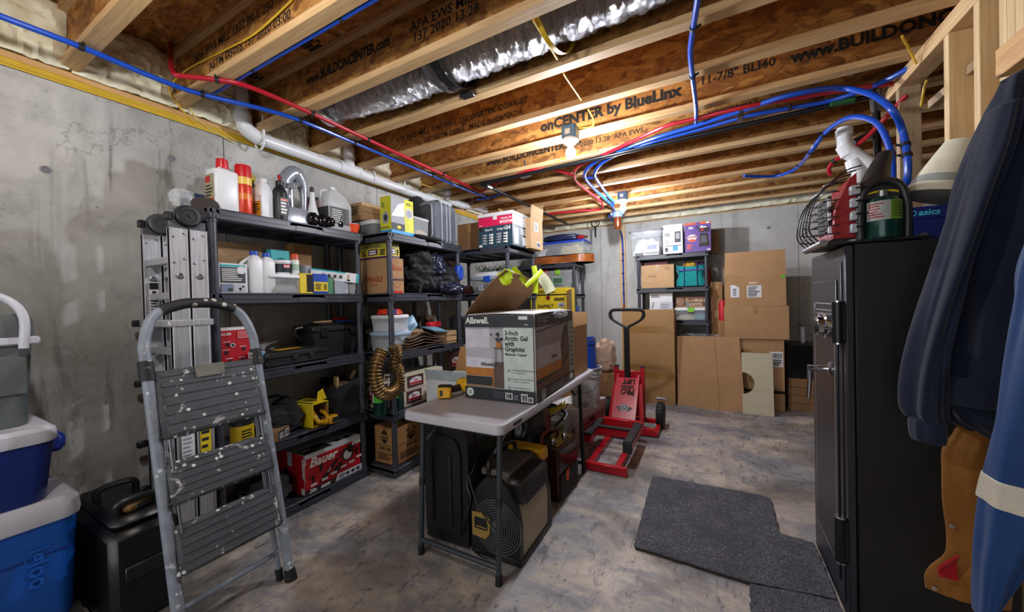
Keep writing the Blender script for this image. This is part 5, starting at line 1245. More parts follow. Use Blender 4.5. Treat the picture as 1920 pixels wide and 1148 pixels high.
jar_box('jar_box', 'cream jar carton with red panel, lower one under its twin', -2.36, -2.12, y0-.005, min(y1, 2.78)-.04, T, zA)
jar_box('jar_box', 'maroon and cream jar carton behind the propane cylinders', -2.45, -2.24, 2.01, 2.13, T, T+.21)
# brown spiral hose hung on the post
HB = mat('bronze_hose', '#93774f', .26, .75, .2, 30)
pc = at_x(718, 672, -2.05)
o = thing('spiral_hose', 'bronze coloured corrugated hose looped around the shelf post', 'hose', (-2.0, pc.y-.005, .93), .2)
path = spline([(.0, -.06, .05), (.0, -.12, -.03), (.0, -.135, -.13), (.01, -.1, -.22), (.02, -.01, -.25), (.02, .085, -.22), (.01, .115, -.13), (.0, .08, -.06), (.0, .105, .0), (0, .085, .07)], 9)
b = MB(); rr = []; pp = []
k = 3
for i in range(len(path)-1):
    for j in range(k):
        t = j/k; pp.append(path[i].lerp(path[i+1], t)); rr.append(.0)
rr = [.036+.012*math.sin(i*1.05) for i in range(len(pp))]
b.tube(pp, rr, 16); b.obj('hose', HB, o, ang=3)
MB().tube(spline([(-.02, -.03, .0), (-.05, 0, .05), (-.05, .04, .05), (-.0, .05, .0)], 5), .002, 5).obj('hanging_wire', STEEL, o)
# ---- bottom: oil carton
T = LV[0]
x0 = at_y(697, 830, 1.99).x; o, dm = carton('oil_box', 'brown motor oil carton with black hexagon emblem on the bottom level', 'box', max(x0, -2.42), -2.136, 2.02, 2.37, T, T+.285, mat('oil_carton', '#a97a48', .7, 0, .08), tape='X')
for f in 'FR':
    p = bprint(o, dm, f); hx = [(.5+.17*math.cos(PI/3*i+PI/6), .73+.2*math.sin(PI/3*i+PI/6)) for i in range(6)]; p.poly(hx, INK).rect(.3, .66, .7, .79, mat('oil_carton', '#a97a48')).text('NAPA', .5, .675, .033, INK, 'CENTER', bold=.04).text('5W-30', .5, .36, .042, INK, 'CENTER', bold=.03, shear=.15).rect(0, .5, 1, .51, INK).lines(.15, .1, .85, .3, 4, INK).done()
yy = at_y(692, 840, 2.0).x
o = flat_bottle('white_bottle', 'small white labelled bottle left of the oil carton', 'bottle', -2.455, 2.02, T, .05, .05, .19, BLKP, .1, BLKP, .5, .85); p = bprint(o, (.05, .05, .17), 'F'); p.rect(.05, .05, .95, .75, WHITEC).lines(.3, .1, .6, .7, 6, INK).done()

# ------------------------------------------------------------------ third shelf
T = LV[4]; YF = 3.115
x0, x1 = at_y(858, 440, YF+.1).x, at_y(901, 440, YF+.1).x; h = at_y(880, 419, YF+.1).z-T
carton('cardboard_box', 'plain brown carton left of the slate storage set box', 'box', x0, x1, YF+.1, YF+.42, T, T+h, CARD3)
SB = mat('slate_blue_print', '#26404f', .45); x0, x1 = at_y(897, 440, YF).x, at_y(961, 440, YF).x; h = at_y(930, 423, YF).z-T
o, dm = carton('glassware_box', 'dark slate storage set box printed with 24 under the pink box', 'box', x0, x1, YF, YF+.42, T, T+h, SB, tapem=SB)
p = bprint(o, dm, 'F'); p.text('Glass Food Storage Set', .2, .79, .029, INKW, bold=.02, sx=.9).text('24', .82, .77, .05, INKW, bold=.03).rect(.79, .76, .795, .95, INKW).rect(.03, .8, .13, .98, INK).rect(.02, .04, .12, .14, WHITEC)
for cx in (.13, .56):
    for i in range(4): p.rect(cx, .56-.13*i, cx+.015, .6-.13*i, INKW).lines(cx+.03, .54-.13*i, cx+.16, .63-.13*i, 2, INKW).disc(cx+.29, .58-.13*i, .012, INKW).rect(cx+.2, .55-.13*i, cx+.26, .61-.13*i, INKW)
p.done(); p = bprint(o, dm, 'R'); p.rect(.08, .1, .3, .85, mat('photo_grey', '#b9bbc3')).rect(.5, .1, .9, .5, WHITEC).lines(.4, .6, .95, .9, 3, INKW).done()
zt = T+h+.001; x0b, x1b = at_y(896, 415, YF).x, at_y(960, 415, YF).x; h2 = at_y(930, 398, YF).z-zt
o, dm = carton('shoe_box', 'bright pink and white box on top of the slate box', 'box', x0b, x1b, YF+.01, YF+.40, zt, zt+h2-.035, WHITEC, tapem=WHITEC)
PK = mat('hot_pink_print', '#d0134f', .45)
p = bprint(o, dm, 'F'); p.rect(0, 0, 1, .99, PK).text('made for', .66, .6, .036, INKW, shear=.2, bold=.01).text('women', .62, .18, .06, INKW, shear=.2, bold=.02).lines(.03, .08, .16, .22, 1, INKW).done()
w_, d_ = dm[0], dm[1]; MB().box(-w_/2-.006, w_/2+.006, -d_/2-.006, d_/2+.006, dm[2]+.0015, dm[2]+.036, r=.003).obj('lid', WHITEC, o)
# tall open carton behind
YT = 3.40
x0, x1 = at_y(955, 440, YT).x, at_y(996, 440, YT).x; h = .31
xr = -1.60
o, dm = carton('open_carton', 'tall open brown carton with two labels standing at the right end of the shelf top', 'box', -1.93, xr, YT, YT+.3, T, T+h, CARD2, top='open')
flap(o, (dm[0]/2, -dm[1]/2, h), (dm[0]/2, dm[1]/2, h), (.12, 0, 1), .13, CARD2); flap(o, (-dm[0]/2, dm[1]/2, h), (dm[0]/2, dm[1]/2, h), (0, .2, 1), .2, CARD2); flap(o, (-dm[0]/2, -dm[1]/2, h), (-dm[0]/2, dm[1]/2, h), (-.3, 0, 1), .15, CARDIN)
p = bprint(o, dm, 'R'); p.rect(.3, .6, .62, .9, WHITEC).lines(.34, .63, .58, .87, 5, INK).rect(.45, .08, .75, .25, WHITEC).bars(.48, .1, .72, .22, INK).done()
# second level
T = LV[3]
TIN = mat('silver_tinsel', '#b9c3bd', .25, .6); TING = mat('green_tinsel', '#2e4a35', .6)
def tinsel(o, n, sx, sy, z0, L, mts):
    for k, m in enumerate(mts):
        b = MB()
        for i in range(n):
            x, y = random.uniform(-sx, sx), random.uniform(-sy, sy); a = random.uniform(0, 2*PI); t = random.uniform(.2, 1.1)
            d = Vector((math.cos(a)*math.cos(t), math.sin(a)*math.cos(t), math.sin(t)))*L*random.uniform(.6, 1.1)
            b.tube([(x, y, z0), (x+d.x*.5, y+d.y*.5, z0+d.z*.6), (x+d.x, y+d.y, z0+d.z)], [.003, .0028, .001], 4)
        q = b.obj('needles', m, o); q['kind'] = 'stuff'
x0, x1 = at_y(884, 495, 3.16).x, at_y(950, 495, 3.16).x
o = tote('clear bin with blue latched lid and a small white label on the third shelf', x0-.02, x0+.42, 3.14, 3.55, T, T+.175, SMOKE, mat('pale_lid', '#8f9aa8', .4), [(mat('dark_contents', '#4e545c', .6), 0, .55, .7), (mat('grey_contents', '#7c8187', .5), .5, 1, .5)], latch=BLUE)
p = Print(o, face_matrix(.42, .37, .17, 'F') @ Matrix.Translation((0, 0, .004)), .42, .17); p.rect(.22, .2, .36, .5, WHITEC).rect(.27, .3, .3, .38, INK).done()
o2 = thing('planter_tray', 'white tray of green and silver tinsel garland on the blue lidded bin', 'decoration', (x0+.2, 3.34, T+.1765)); MB().box(-.2, .2, -.1, .1, 0, .05, r=.006).obj('tray', WHITEC, o2); tinsel(o2, 90, .2, .1, .05, .11, (TIN, TING))
x0b = at_y(873, 535, 3.16).x; o = thing('brown_pouch', 'shiny dark brown pouch left of the clear bin', 'pouch', (x0b-.02, 3.2, T)); b = MB(); blob(b, (0, 0, .04), (.17, .12, .1), 5, .3, 3.5, 2.3, 28, 18); b.obj('pouch', mat('brown_gloss', '#43241a', .15), o)
# third level
T = LV[2]
x0 = at_y(868, 585, 3.16).x; o = tote('white rounded bin with lid on the third shelf behind the tall mattress box', x0, x0+.33, 3.14, 3.5, T, T+.24, MILKY, WHITEP, [(mat('white_contents', '#b9bcc2'), 0, 1, .6)])
o = round_bottle('steel_pot', 'brushed steel stock pot left of the white bin', 'pot', x0-.16, 3.3, T, .13, .21, [(.0001, 0), (.95, 0), (1, .04), (1, .95), (1.04, 1.), (.98, 1.), (.95, .95), (.95, .08), (.0001, .07)], STEEL)
o, dm = carton('cardboard_box', 'low brown carton on the lowest level of the third shelf', 'box', -2.2, -1.8, 3.14, 3.55, LV[1], LV[1]+.25, CARD3)
o, dm = carton('cardboard_box', 'wide brown carton on the bottom level of the third shelf', 'box', -2.3, -1.8, 3.14, 3.6, LV[0], LV[0]+.3, CARD)
o = thing('folding_chair', 'folded grey metal chair leaning beside the third shelf', 'chair', (-2.15, 2.98, 0.0)); MB()
for s in (-.17, .17):
    b = MB(); b.tube(spline([(s, .03, .01), (s, .0, .4), (s*.98, -.02, .75), (s*.9, -.02, .84)], 4), .011, 8); b.obj('leg', STEEL, o)
MB().tube([(-.16, -.02, .84), (.16, -.02, .84)], .011, 8).obj('top_rail', STEEL, o); MB().box(-.16, .16, -.035, -.02, .62, .80, r=.006).obj('backrest', GREYP, o); MB().box(-.16, .16, -.03, -.015, .25, .52, r=.006).obj('seat', GREYP, o)

# ------------------------------------------------------------------ corner shelf
T = LV[4]; YF = 5.06
GB_ = mk_wood('guitar_wood', '#8a4718', '#a8602a', (2, 2, 9), False, .25)
x0, x1 = at_y(985, 487, YF-.02).x, at_y(1106, 487, YF-.02).x
o = thing('acoustic_guitar', 'brown acoustic guitar lying on its back with its side towards the room', 'guitar', ((x0+x1)/2, YF+.2, T), 0)
L = x1-x0
def halfw(u): return .12+.075*math.exp(-((u-.8)/.17)**2)+.04*math.exp(-((u-.3)/.16)**2)-.012*math.exp(-((u-.53)/.08)**2)
N = 30; out = []
for i in range(N+1):
    u = i/N; e = math.sqrt(max(0, 1-(2*u-1)**8)); out.append((-L/2+L*u, -halfw(u)*e))
out += [(x, -y) for x, y in out[::-1][1:-1]]
MB().prism(out, .0, .112).obj('body', GB_, o)
MB().prism([(x*1.004, y*1.02) for x, y in out], .112, .118).prism([(x*1.004, y*1.02) for x, y in out], -.0, .004).obj('binding', mat('dark_binding', '#3a1d0c', .3), o)
MB().box(.02, .14, -halfw(.62)-.012, -halfw(.62)+.03, .0, .012, r=.003).obj('wood_block', LUMBER, o)
zt = T+.119
x0, x1 = at_y(1000, 465, YF).x, at_y(1098, 465, YF).x
h = at_y(1050, 452, YF).z-zt
o = tote('clear flat bin with a blue lid holding clothes, on top of the guitar', x0, x1-.02, YF+.0, YF+.38, zt, zt+h, CLEAR, mat('royal_blue_lid', '#2240a8', .35), [(mat('dark_cloth', '#3a3440', .8), .2, .55, .9), (mat('sand_cloth', '#a39468', .8), .5, 1, .9), (WHITEC, .02, .25, .7)], taper=.95)
zt2 = zt+h+.003; x0, x1 = at_y(1012, 447, YF).x, at_y(1082, 447, YF).x; h2 = at_y(1050, 436, YF).z-zt2
o = thing('garment_bag', 'folded shiny navy bag lying on the blue lid', 'bag', ((x0+x1)/2, YF+.18, zt2)); b = MB(); blob(b, (0, 0, h2*.46), (x1-x0, .3, h2), 6, .1, 1.8, 2.6, 40, 20); b.obj('bag', mat('navy_film', '#232a4a', .25), o, ang=2)
q = at_y(1097, 449, YF+.02); o = thing('small_bottle', 'small red bottle with gold cap lying at the right end of the blue lid', 'bottle', (x1+.04, YF+.1, zt2+.035), 0, rot=(0, PI/2, 0)); MB().lathe([(.0001, -.06), (.034, -.06), (.034, .02), (.015, .045), (.0001, .046)], 16).obj('body', mat('wine_red', '#8a1a2a', .3), o); MB().lathe([(.017, .04), (.017, .08), (.0001, .081)], 12).obj('cap', mat('brass', '#a9803c'), o)
T = LV[3]
x0, x1 = at_y(1020, 530, YF).x, at_y(1072, 530, YF).x; h = at_y(1045, 507, YF).z-T
o = tote('clear bin with green latch handle under the guitar shelf', x0, x1, YF+.01, YF+.4, T, T+h, CLEAR, CLEAR, [(mat('purple_contents', '#5d4a6e', .6), 0, .5, .5), (mat('dark_contents', '#4e545c'), .5, 1, .6)], latch=mat('lime_handle', '#7fc02a', .4))
p = Print(o, face_matrix((x1-x0), .39, h, 'F') @ Matrix.Translation((0, 0, .003)), x1-x0, h); p.rect(.3, .42, .7, .72, mat('green_note', '#7ea488', .6)).rect(.34, .46, .66, .68, mat('dark_green_note', '#3e5c48', .6)).done()
o = thing('tinsel_garland', 'silver tinsel garland on the green handled bin', 'decoration', ((x0+x1)/2+.08, YF+.2, T+h+.001)); tinsel(o, 70, .16, .12, .0, .09, (TIN, mat('bright_tinsel', '#d5d9de', .2, .6)))
o = thing('red_ornament', 'red ornament beside the tinsel on the corner shelf', 'ornament', (x0-.02, YF+.12, T+h*0)); MB().box(-.05, .05, -.05, .05, 0, h+.03, r=.02).obj('body', RED, o)
T = LV[2]
x0, x1 = at_y(996, 565, YF-.03).x, at_y(1063, 565, YF-.03).x
YQ = 4.6; x0, x1 = at_y(995, 565, YQ).x, at_y(1063, 565, YQ).x; zq = .86; carton('cardboard_box', 'tall brown carton under the yellow power tool carton', 'box', x0-.02, x1+.02, YQ+.02, YQ+.34, 0, zq, CARD3)
o, dm = carton('tool_kit_box', 'yellow power tool carton with black lettering, open flap on its right', 'box', x0, x1, YQ, YQ+.32, zq+.001, at_y(1030, 540, YQ).z, YELB, tapem=INK, top='closed')
p = bprint(o, dm, 'F'); p.text('DeWALT', .2, .56, .062, INK, bold=.04, sx=.92).rect(.77, .57, .95, .67, mat('photo_grey', '#b9bbc3')).text('20V', .79, .585, .04, INK, bold=.03).rect(0, .83, 1, .86, INK).rect(.06, .72, .16, .76, GREYP).lines(.66, .71, .94, .78, 2, INK, .7, .05).lines(.05, .4, .6, .5, 2, INK).poly([(.6, .36), (.66, .47), (.78, .47), (.85, .36)], SLATE).disc(.5, .78, .03, mat('dark_red_print', '#7a0d18')).lines(.1, .88, .9, .96, 2, INK).lines(.05, .05, .9, .25, 4, INK).done()
flap(o, (dm[0]/2, -dm[1]/2, dm[2]*.2), (dm[0]/2, -dm[1]/2, dm[2]*.92), (.5, -.55, .1), .17, CARD2)
for i in range(5):
    o = thing('magazine', ['blue spined magazine at the left of the row on the corner shelf', 'white spined magazine, second in the row', 'blue spined magazine, third in the row', 'pale magazine, fourth in the row', 'blue spined magazine at the right end of the row'][i], 'magazine', (-1.80+.018*i, YF+.12, T), 0, 'magazines on the corner shelf'); MB().box(-.007, .007, -.1, .1, 0, .27, r=.002).obj('cover', [BLUE, WHITEC][i % 2], o)
# ------------------------------------------------------------------ folding table and what stands on it
TZ = .735
TX0, TX1, TY0, TY1 = -1.455, -.838, 1.425, 2.94
o = thing('folding_table', 'pale grey folding table with dark tube legs in mid floor', 'table', ((TX0+TX1)/2, (TY0+TY1)/2, 0))
W, D = TX1-TX0, TY1-TY0; b = MB()
S = lambda k, z: (rrect(W-k, D-k, .045, 5), z)
loft(b, [S(.012, TZ-.048), S(0, TZ-.044), S(.0, TZ-.012), S(.008, TZ-.003), S(.02, TZ), S(.06, TZ), S(.075, TZ-.006)])
b.obj('tabletop', mat('pale_grey_plastic', '#b3b1b8', .42, 0, .03), o)
MB().box(W/2-.002, W/2+.0012, -D/2+.11, -D/2+.2, TZ-.034, TZ-.016, r=.002).obj('hand_hole', BLKP, o)
LEGM = mat('dark_grey_tube', '#3e434b', .38, .4, .06)
def T_(p): return (p[0]-(TX0+TX1)/2, p[1]-(TY0+TY1)/2, p[2])
for nm, x, yt, yb in (('leg', -1.345, 1.47, 1.43), ('leg', -.876, 1.468, 1.427), ('leg', -1.33, 2.60, 2.66), ('leg', -.86, 2.60, 2.66)):
    b = MB(); b.tube([T_((x, yt, TZ-.05)), T_((x, yb+(yt-yb)*.12, .09)), T_((x, yb, .0))], .0135, 12); q = b.obj('leg', LEGM if yb < 2 else BLKM, o)
    MB().tube([T_((x, yb+(yt-yb)*.07, .045)), T_((x, yb, .0))], .0165, 12).obj('foot_cap', DARK, q)
    MB().tube([T_((x, yb+(yt-yb)*.5, .355)), T_((x, yb+(yt-yb)*.57, .39))], .0165, 12).obj('lock_ring', BLKP, q)
for y, yt in ((1.432, 1.47), (2.653, 2.6)): 
    MB().tube([T_((-1.335, y, .075)), T_((-.87, y, .075))], .0125, 12).obj('cross_bar', LEGM, o)
    MB().tube([T_((-1.335, yt, TZ-.06)), T_((-.87, yt, TZ-.06))], .01, 10).obj('hinge_bar', LEGM, o)
for x in (-1.31, -.9):
    MB().tube([T_((x, 1.462, TZ-.14)), T_((x+.0, 1.62, TZ-.055))], .008, 8).obj('brace', STEEL, o); MB().tube([T_((x, 2.61, TZ-.14)), T_((x, 2.48, TZ-.055))], .008, 8).obj('brace', BLKM, o)
# mattress topper box
AW, AD, AH = .452, .69, .487
NAVY = mat('ink_navy_print', '#22242d', .45); MINT = mat('mint_print', '#c3d0cc', .5); LAV = mat('bed_white_print', '#b9b8c4', .5); OAKP = mat('oak_print', '#b3702a', .5); WALP = mat('brown_floor_print', '#5c4a44', .5); GRY2 = mat('grey_bed_print', '#8f8a8c', .5)
o, dm = carton('mattress_topper_box', 'large printed mattress topper box with its top flap standing open on the table', 'box', -1.312, -1.312+AW, 1.818, 1.818+AD, TZ, TZ+AH, WHITEC, top='open', rotz=.035)
p = bprint(o, dm, 'F')
p.rect(0, .14, .6, .86, LAV).rect(.42, .14, .62, .45, WALP).rect(.36, .45, .6, .86, mat('bed_wall_print', '#a9a8b0', .5))
p.poly([(.0, .5), (.0, .86), (.36, .86), (.37, .62), (.3, .55), (.2, .52)], mat('pillow_print', '#c9c8d2', .5)).poly([(.3, .52), (.38, .58), (.45, .62), (.46, .5), (.43, .42), (.3, .44)], mat('sheet_print', '#a3a2ae', .5)).poly([(.0, .47), (.4, .46), (.42, .6), (.2, .62), (0, .6)], mat('sheet_print2', '#b1b0bc', .5))
p.poly([(0, .36), (0, .5), (.4, .48), (.42, .47), (.42, .34)], mat('topper_print', '#cfced8', .5)).rect(0, .27, .42, .37, OAKP).rect(.4, .14, .42, .36, OAKP).rect(0, .15, .4, .265, SLATE).rect(0, .14, .4, .16, mat('sand_print', '#9c7a5c', .5))
for i in range(13):
    a = PI*(.15+.7*random.random()); r = random.uniform(.04, .14); cx, cy = .5+r*math.cos(a)*1.1, .68+r*math.sin(a); p.poly([(.5, .67), (.503, .675), (cx+.004, cy), (cx, cy)], SLATE).disc(cx, cy, .006, SLATE, 8)
p.rect(.47, .62, .54, .68, OAKP).rect(.44, .605, .6, .62, WALP).rect(.46, .4, .467, .605, SLATE).rect(.55, .4, .557, .605, SLATE)
p.text('Allswell.', .24, .4, .03, INK, 'LEFT', bold=.02, sx=.9)
p.rect(.58, .13, .985, .87, MINT)
for i, s in enumerate(('3-Inch', 'Arctic Gel', 'with', 'Graphite')): p.text(s, .6, .77-.062*i, .037, INK, bold=.025, sx=.92)
p.text('Mattress Topper', .6, .535, .02, INK, bold=.02)
for i in range(3): p.disc(.65, .36-.1*i, .009, mat('mint_dark', '#8fa39c', .5)).text(('Cooling Gel Memory Foam', 'Graphite Pressure Relief', 'Great Memory Core')[i], .7, .36-.1*i, .0125, SLATE).lines(.7, .325-.1*i, .93, .35-.1*i, 1, mat('mint_dark', '#8fa39c'), .4)
p.rect(0, .86, 1, 1, NAVY).text('Allswell.', .035, .905, .052, INKW, bold=.03, sx=.9).rect(.8, .95, .92, .99, WHITEC).lines(.88, .885, .94, .9, 1, INKW)
p.rect(0, 0, 1, .14, NAVY).disc(.08, .075, .027, WHITEC).ring(.08, .075, .027, .004, mat('eco_green', '#4a8a5a', .5)).lines(.055, .055, .105, .095, 2, NAVY, .5, .1).lines(.42, .03, .6, .11, 4, mat('faint_print', '#4a4c58', .5)).rect(.6, .03, .7, .105, WHITEC).bars(.61, .04, .69, .095, INK, 8).lines(.72, .03, .8, .09, 3, mat('grey_print', '#8a8c96', .5)).rect(.82, .02, .91, .11, WHITEC).bars(.83, .03, .9, .1, INK, 8).rect(.92, .02, .985, .08, WHITEC).bars(.925, .03, .98, .07, INK, 5).done()
p = bprint(o, dm, 'R')
p.rect(0, .86, 1, 1, NAVY).text('3-Inch Arctic Gel', .06, .945, .028, GRY2, bold=.02).text('with Graphite', .06, .905, .026, GRY2, bold=.02).text('Mattress Topper', .06, .872, .018, GRY2).rect(0, .14, .84, .86, WALP).poly([(0, .6), (0, .86), (.75, .86), (.8, .82), (.62, .58)], GRY2).poly([(.0, .8), (.0, .815), (.75, .87), (.76, .855)], SLATE).rect(0, .55, .6, .62, mat('bed_wall_print', '#a9a8b0')).rect(0, .38, .62, .56, mat('bed_blush_print', '#b3aaa6', .5)).poly([(.62, .38), (.8, .8), (.72, .84), (.6, .56)], mat('dark_floor_print', '#3a2f2c', .5)).text('Allswell', .35, .44, .03, INK, bold=.02).rect(0, .26, .6, .38, OAKP).rect(0, .2, .6, .26, SLATE).poly([(0, .14), (0, .2), (.6, .26), (.84, .4), (.84, .14)], mat('warm_floor_print', '#6e4a32', .5))
p.rect(.84, .14, 1, .86, mat('sage_print', '#8f9488', .5)).lines(.88, .2, .97, .8, 9, SLATE, .3).rect(0, 0, 1, .14, NAVY).ring(.13, .07, .03, .007, INKW).poly([(.11, .04), (.13, .1), (.15, .04)], INKW).lines(.28, .03, .7, .11, 3, mat('grey_print', '#8a8c96'), .4).rect(.82, .05, .93, .12, INKW).done()
# top flaps: one lying shut in white, one standing up brown
w_, d_, h_ = dm
q = MB().sheet(lambda u, v: (-w_/2+.02+(w_-.02)*u, -d_/2+d_*v, h_+.004+.006*math.sin(PI*u)+.006*math.sin(PI*v)), 6, 6, .004).obj('top_flap', WHITEC, o)
p = Print(o, Matrix.Translation((-w_/2, -d_/2, h_+.02)), w_, d_); p.rect(.45, .35, .7, .6, mat('pale_tape', '#cdb79a')).done()
nc = at_y(945, 506, 1.82)-Vector((-1.312, 1.82, TZ+AH)); fc = at_y(1024, 533, 2.49)-Vector((-1.312, 2.49, TZ+AH))
def fn(u, v):
    t = v; top = nc.lerp(fc, u); k = t+.12*math.sin(PI*t)*0
    bx = -w_/2+top.x*(.75*t+.25*t*t); bz = h_+top.z*(1.12*t-.12*t*t)-.02*(u > .55)*(t > .93)*(u < .7)
    e = .014*noise.noise((u*9, 3, 1))*t
    return (bx, -d_/2+d_*u+top.y*t, bz+e)
MB().sheet(fn, 18, 10, .005).obj('top_flap', CARD3, o)
b = MB(); blob(b, (w_/2-.02, -d_/2+.42, h_-.01), (.09, .3, .06), 4, .35, 4, 2.2, 24, 14); b.obj('torn_tape', BAGCLEAR, o, ang=.3)
# reflective vest straps hanging over the flap
HV = mat('hi_vis_yellow', '#c9e312', .5); HVP = mat('reflective_silver', '#d9dfc0', .35)
o = thing('safety_vest', 'neon yellow reflective vest straps draped over the open box flap', 'vest', (0, 0, 0))
def strapv(pts, w, m, name='strap'):
    P = spline(pts, 5); q = MB(); n = len(P)
    def fn(u, v):
        i = min(n-1, int(round(u*(n-1)))); d = P[min(i+1, n-1)]-P[max(i-1, 0)]; s = d.cross(CF).normalized()
        return P[i]+s*w*(v-.5)-CF*.006*math.sin(v*PI)
    q.sheet(fn, n, 4, .003); q.obj(name, m, o)
def V(x, y, k): return at_y(x, y, k)
ka, kb = 2.2, 2.36
b = MB(); blob(b, V(950, 520, 1.86), (.07, .03, .09), 3, .3, 3, 2.2, 20, 14); b.obj('bunched_cloth', HV, o)
strapv([V(936, 512, 1.85), V(946, 530, 1.84), V(956, 525, 1.86)], .03, HV)
strapv([V(962, 502, 2.02), V(975, 517, 2.05), V(985, 532, 2.08)], .03, HV); strapv([V(985, 536, 2.1), V(1002, 522, 2.2), V(1016, 507, 2.3)], .03, HV)
strapv([V(1001, 499, 2.26), V(1004, 515, 2.24), V(1004, 535, 2.22), V(1004, 550, 2.2)], .034, HV)
strapv([V(1012, 517, 2.36), V(1022, 528, 2.36), V(1033, 548, 2.36)], .075, HVP, 'reflective_strip')
# brown open carton at the far end of the table
y0 = at_x(1064, 650, -.885).y; y1 = at_x(1101, 650, -.885).y
hh = at_x(1098, 608, -.885).z-TZ
o, dm = carton('open_carton', 'plain open brown carton behind the mattress topper box on the table', 'box', -1.3, -.885, 2.535, min(y1, 2.93), TZ, TZ+hh, CARD, top='open')
flap(o, (-dm[0]/2, dm[1]/2, dm[2]), (dm[0]/2, dm[1]/2, dm[2]), (0, .2, 1), .1, CARD)
# cordless drill
c = at_z(836, 746, TZ)
o = thing('cordless_drill', 'yellow and black cordless drill lying on the near end of the table', 'drill', (c.x, c.y, TZ), .45)
MB().box(-.045, .035, -.03, .035, .001, .066, r=.008).obj('battery', YEL, o); MB().box(-.03, -.012, -.0312, -.0295, .016, .05, r=.0005).obj('battery_terminal', BLKP, o); MB().box(-.045, .035, -.025, .03, .066, .074, r=.004).obj('base_plate', BLKP, o)
b = MB(); b.tube(spline([(.03, .02, .045), (.06, .05, .045), (.09, .085, .05)], 5), [.021]*11, 10); b.obj('grip', BLKP, o)
b = MB(); b.tube([(.06, .12, .056), (.075, .11, .056), (.13, .07, .056), (.16, .05, .056), (.165, .046, .056)], [.03, .042, .046, .042, .03], 14); b.obj('motor_housing', YEL, o)
MB().tube([(.165, .046, .056), (.19, .03, .056), (.2, .022, .056)], [.03, .024, .014], 14).obj('chuck', BLKP, o)
for i in range(3): MB().box(.09+.012*i, .095+.012*i, .05, .06, .03, .085, r=.001, M=Matrix.Rotation(0, 4, 'Z')).obj('vent_slot', BLKP, o)
# ------------------------------------------------------------------ under the table
o = thing('instrument_case', 'tall black moulded case standing under the near end of the table', 'case', (-1.275, 1.64, 0), .03)
W, H, D = .29, .675, .17
out = []
for i in range(25):
    a = PI*i/24; out.append((W/2*math.copysign(abs(math.cos(a))**.55, math.cos(a)), H-.17+.17*math.sin(a)**.8))
out = [(W/2*.92, 0.012), (W/2*.97, .08)]+out+[(-W/2*.97, .08), (-W/2*.92, .012)]
b = MB(); b.prism(out, -D/2, -.006, axis='y'); b.prism([(x*1.0, z) for x, z in out], .006, D/2, axis='y'); b.obj('shell', mat('case_black', '#141416', .35, 0, .1), o)
MB().prism([(x*1.03, max(0, z*1.008-.003)) for x, z in out], -.006, .006, axis='y').obj('seam_rim', BLKM, o)
inn = [(x*.72, .1+(z-.05)*.78) for x, z in out]; b = MB(); b.prism(inn, -D/2-.012, -D/2, axis='y'); b.obj('raised_panel', bpy.data.materials['case_black'], o)
for x in (-.08, .04): MB().tube([(x, -D/2-.013, .12), (x, -D/2-.013, .5)], .012, 8).obj('rib', bpy.data.materials['case_black'], o)
for z in (.2, .42): MB().box(-W/2-.014, -W/2+.004, -.02, .02, z, z+.05, r=.004).obj('latch', STEEL, o)
# portable blower heater
BEI = mat('beige_metal', '#a89c80', .32, .1); HBK = mat('heater_black', '#1a1a1b', .4)
o = thing('blower_fan', 'beige and black portable blower fan with round wire grille under the table', 'fan', (-.975, 1.76, 0), .0)
w, d, h = .285, .39, .415
side = [(-w/2, .0), (w/2, .0), (w/2, .2), (w/2-.02, .3), (w/2-.06, .37), (w/2-.13, h), (-.05, h-.01), (-w/2+.03, h-.08), (-w/2, .22)]
for y0, y1 in ((-d/2, -d/2+.035), (d/2-.035, d/2)):
    MB().prism(side, y0, y1, axis='y').obj('side_panel', HBK, o)
drum = [(x*.97, .02+z*.94) for x, z in side]
MB().prism(drum, -d/2+.035, d/2-.035, axis='y').obj('drum', BEI, o)
MB().box(-w/2-.005, w/2+.005, -d/2-.004, d/2+.004, 0, .035, r=.006).obj('base', HBK, o)
b = MB(); b.box(-.01, w/2+.008, -d/2+.04, d/2-.04, .275, .4, r=.02); b.obj('outlet_housing', HBK, o)
for i in range(6): MB().box(w/2+.0075, w/2+.0105, -d/2+.06, d/2-.06, .287+.017*i, .294+.017*i).obj('louvre', GREYP if 0 else BLKM, o)
MB().box(-.11, .06, -d/2+.05, d/2-.05, .388, .425, r=.008).obj('top_cover', mat('bronze_cover', '#5a524c', .35), o)
MB().tube(spline([(-.06, -d/2+.05, .39), (-.06, -d/2+.06, .47), (-.06, 0, .5), (-.06, d/2-.06, .47), (-.06, d/2-.05, .39)], 5), .013, 8).obj('carry_handle', HBK, o)
cx, cz = .015, .17
for k in range(9):
    r = .035+.0125*k; q = MB(); q.tube([(cx+r*math.cos(a), -d/2-.004, cz+r*math.sin(a)) for a in [2*PI*i/28 for i in range(29)]], .0032, 5, caps=False); q.obj('grille_ring', STEEL, o)
MB().tube([(cx, -d/2, cz), (cx, -d/2-.012, cz)], [.034, .03], 18).obj('motor_cap', STEEL, o)
MB().tube([(cx, -d/2+.001, cz), (cx, -d/2-.0015, cz)], .135, 28).obj('dark_opening', DARK, o)
MB().prism([(-.13, .1), (-.05, .095), (-.025, .13), (-.02, .2), (-.06, .225), (-.13, .22)], -d/2-.012, -d/2-.007, axis='y').obj('gold_badge', mat('gold_badge', '#96793c', .4), o)
p = Print(o, Matrix(((1, 0, 0, -.115), (0, 0, -1, -d/2-.0125), (0, 1, 0, .14), (0, 0, 0, 1))), .08, .06); p.poly([(0, .0), (.95, 0), (1, .5), (.85, 1), (0, 1)], HBK).lines(.1, .12, .9, .28, 1, mat('gold_badge', '#96793c'), .6, .1).done()
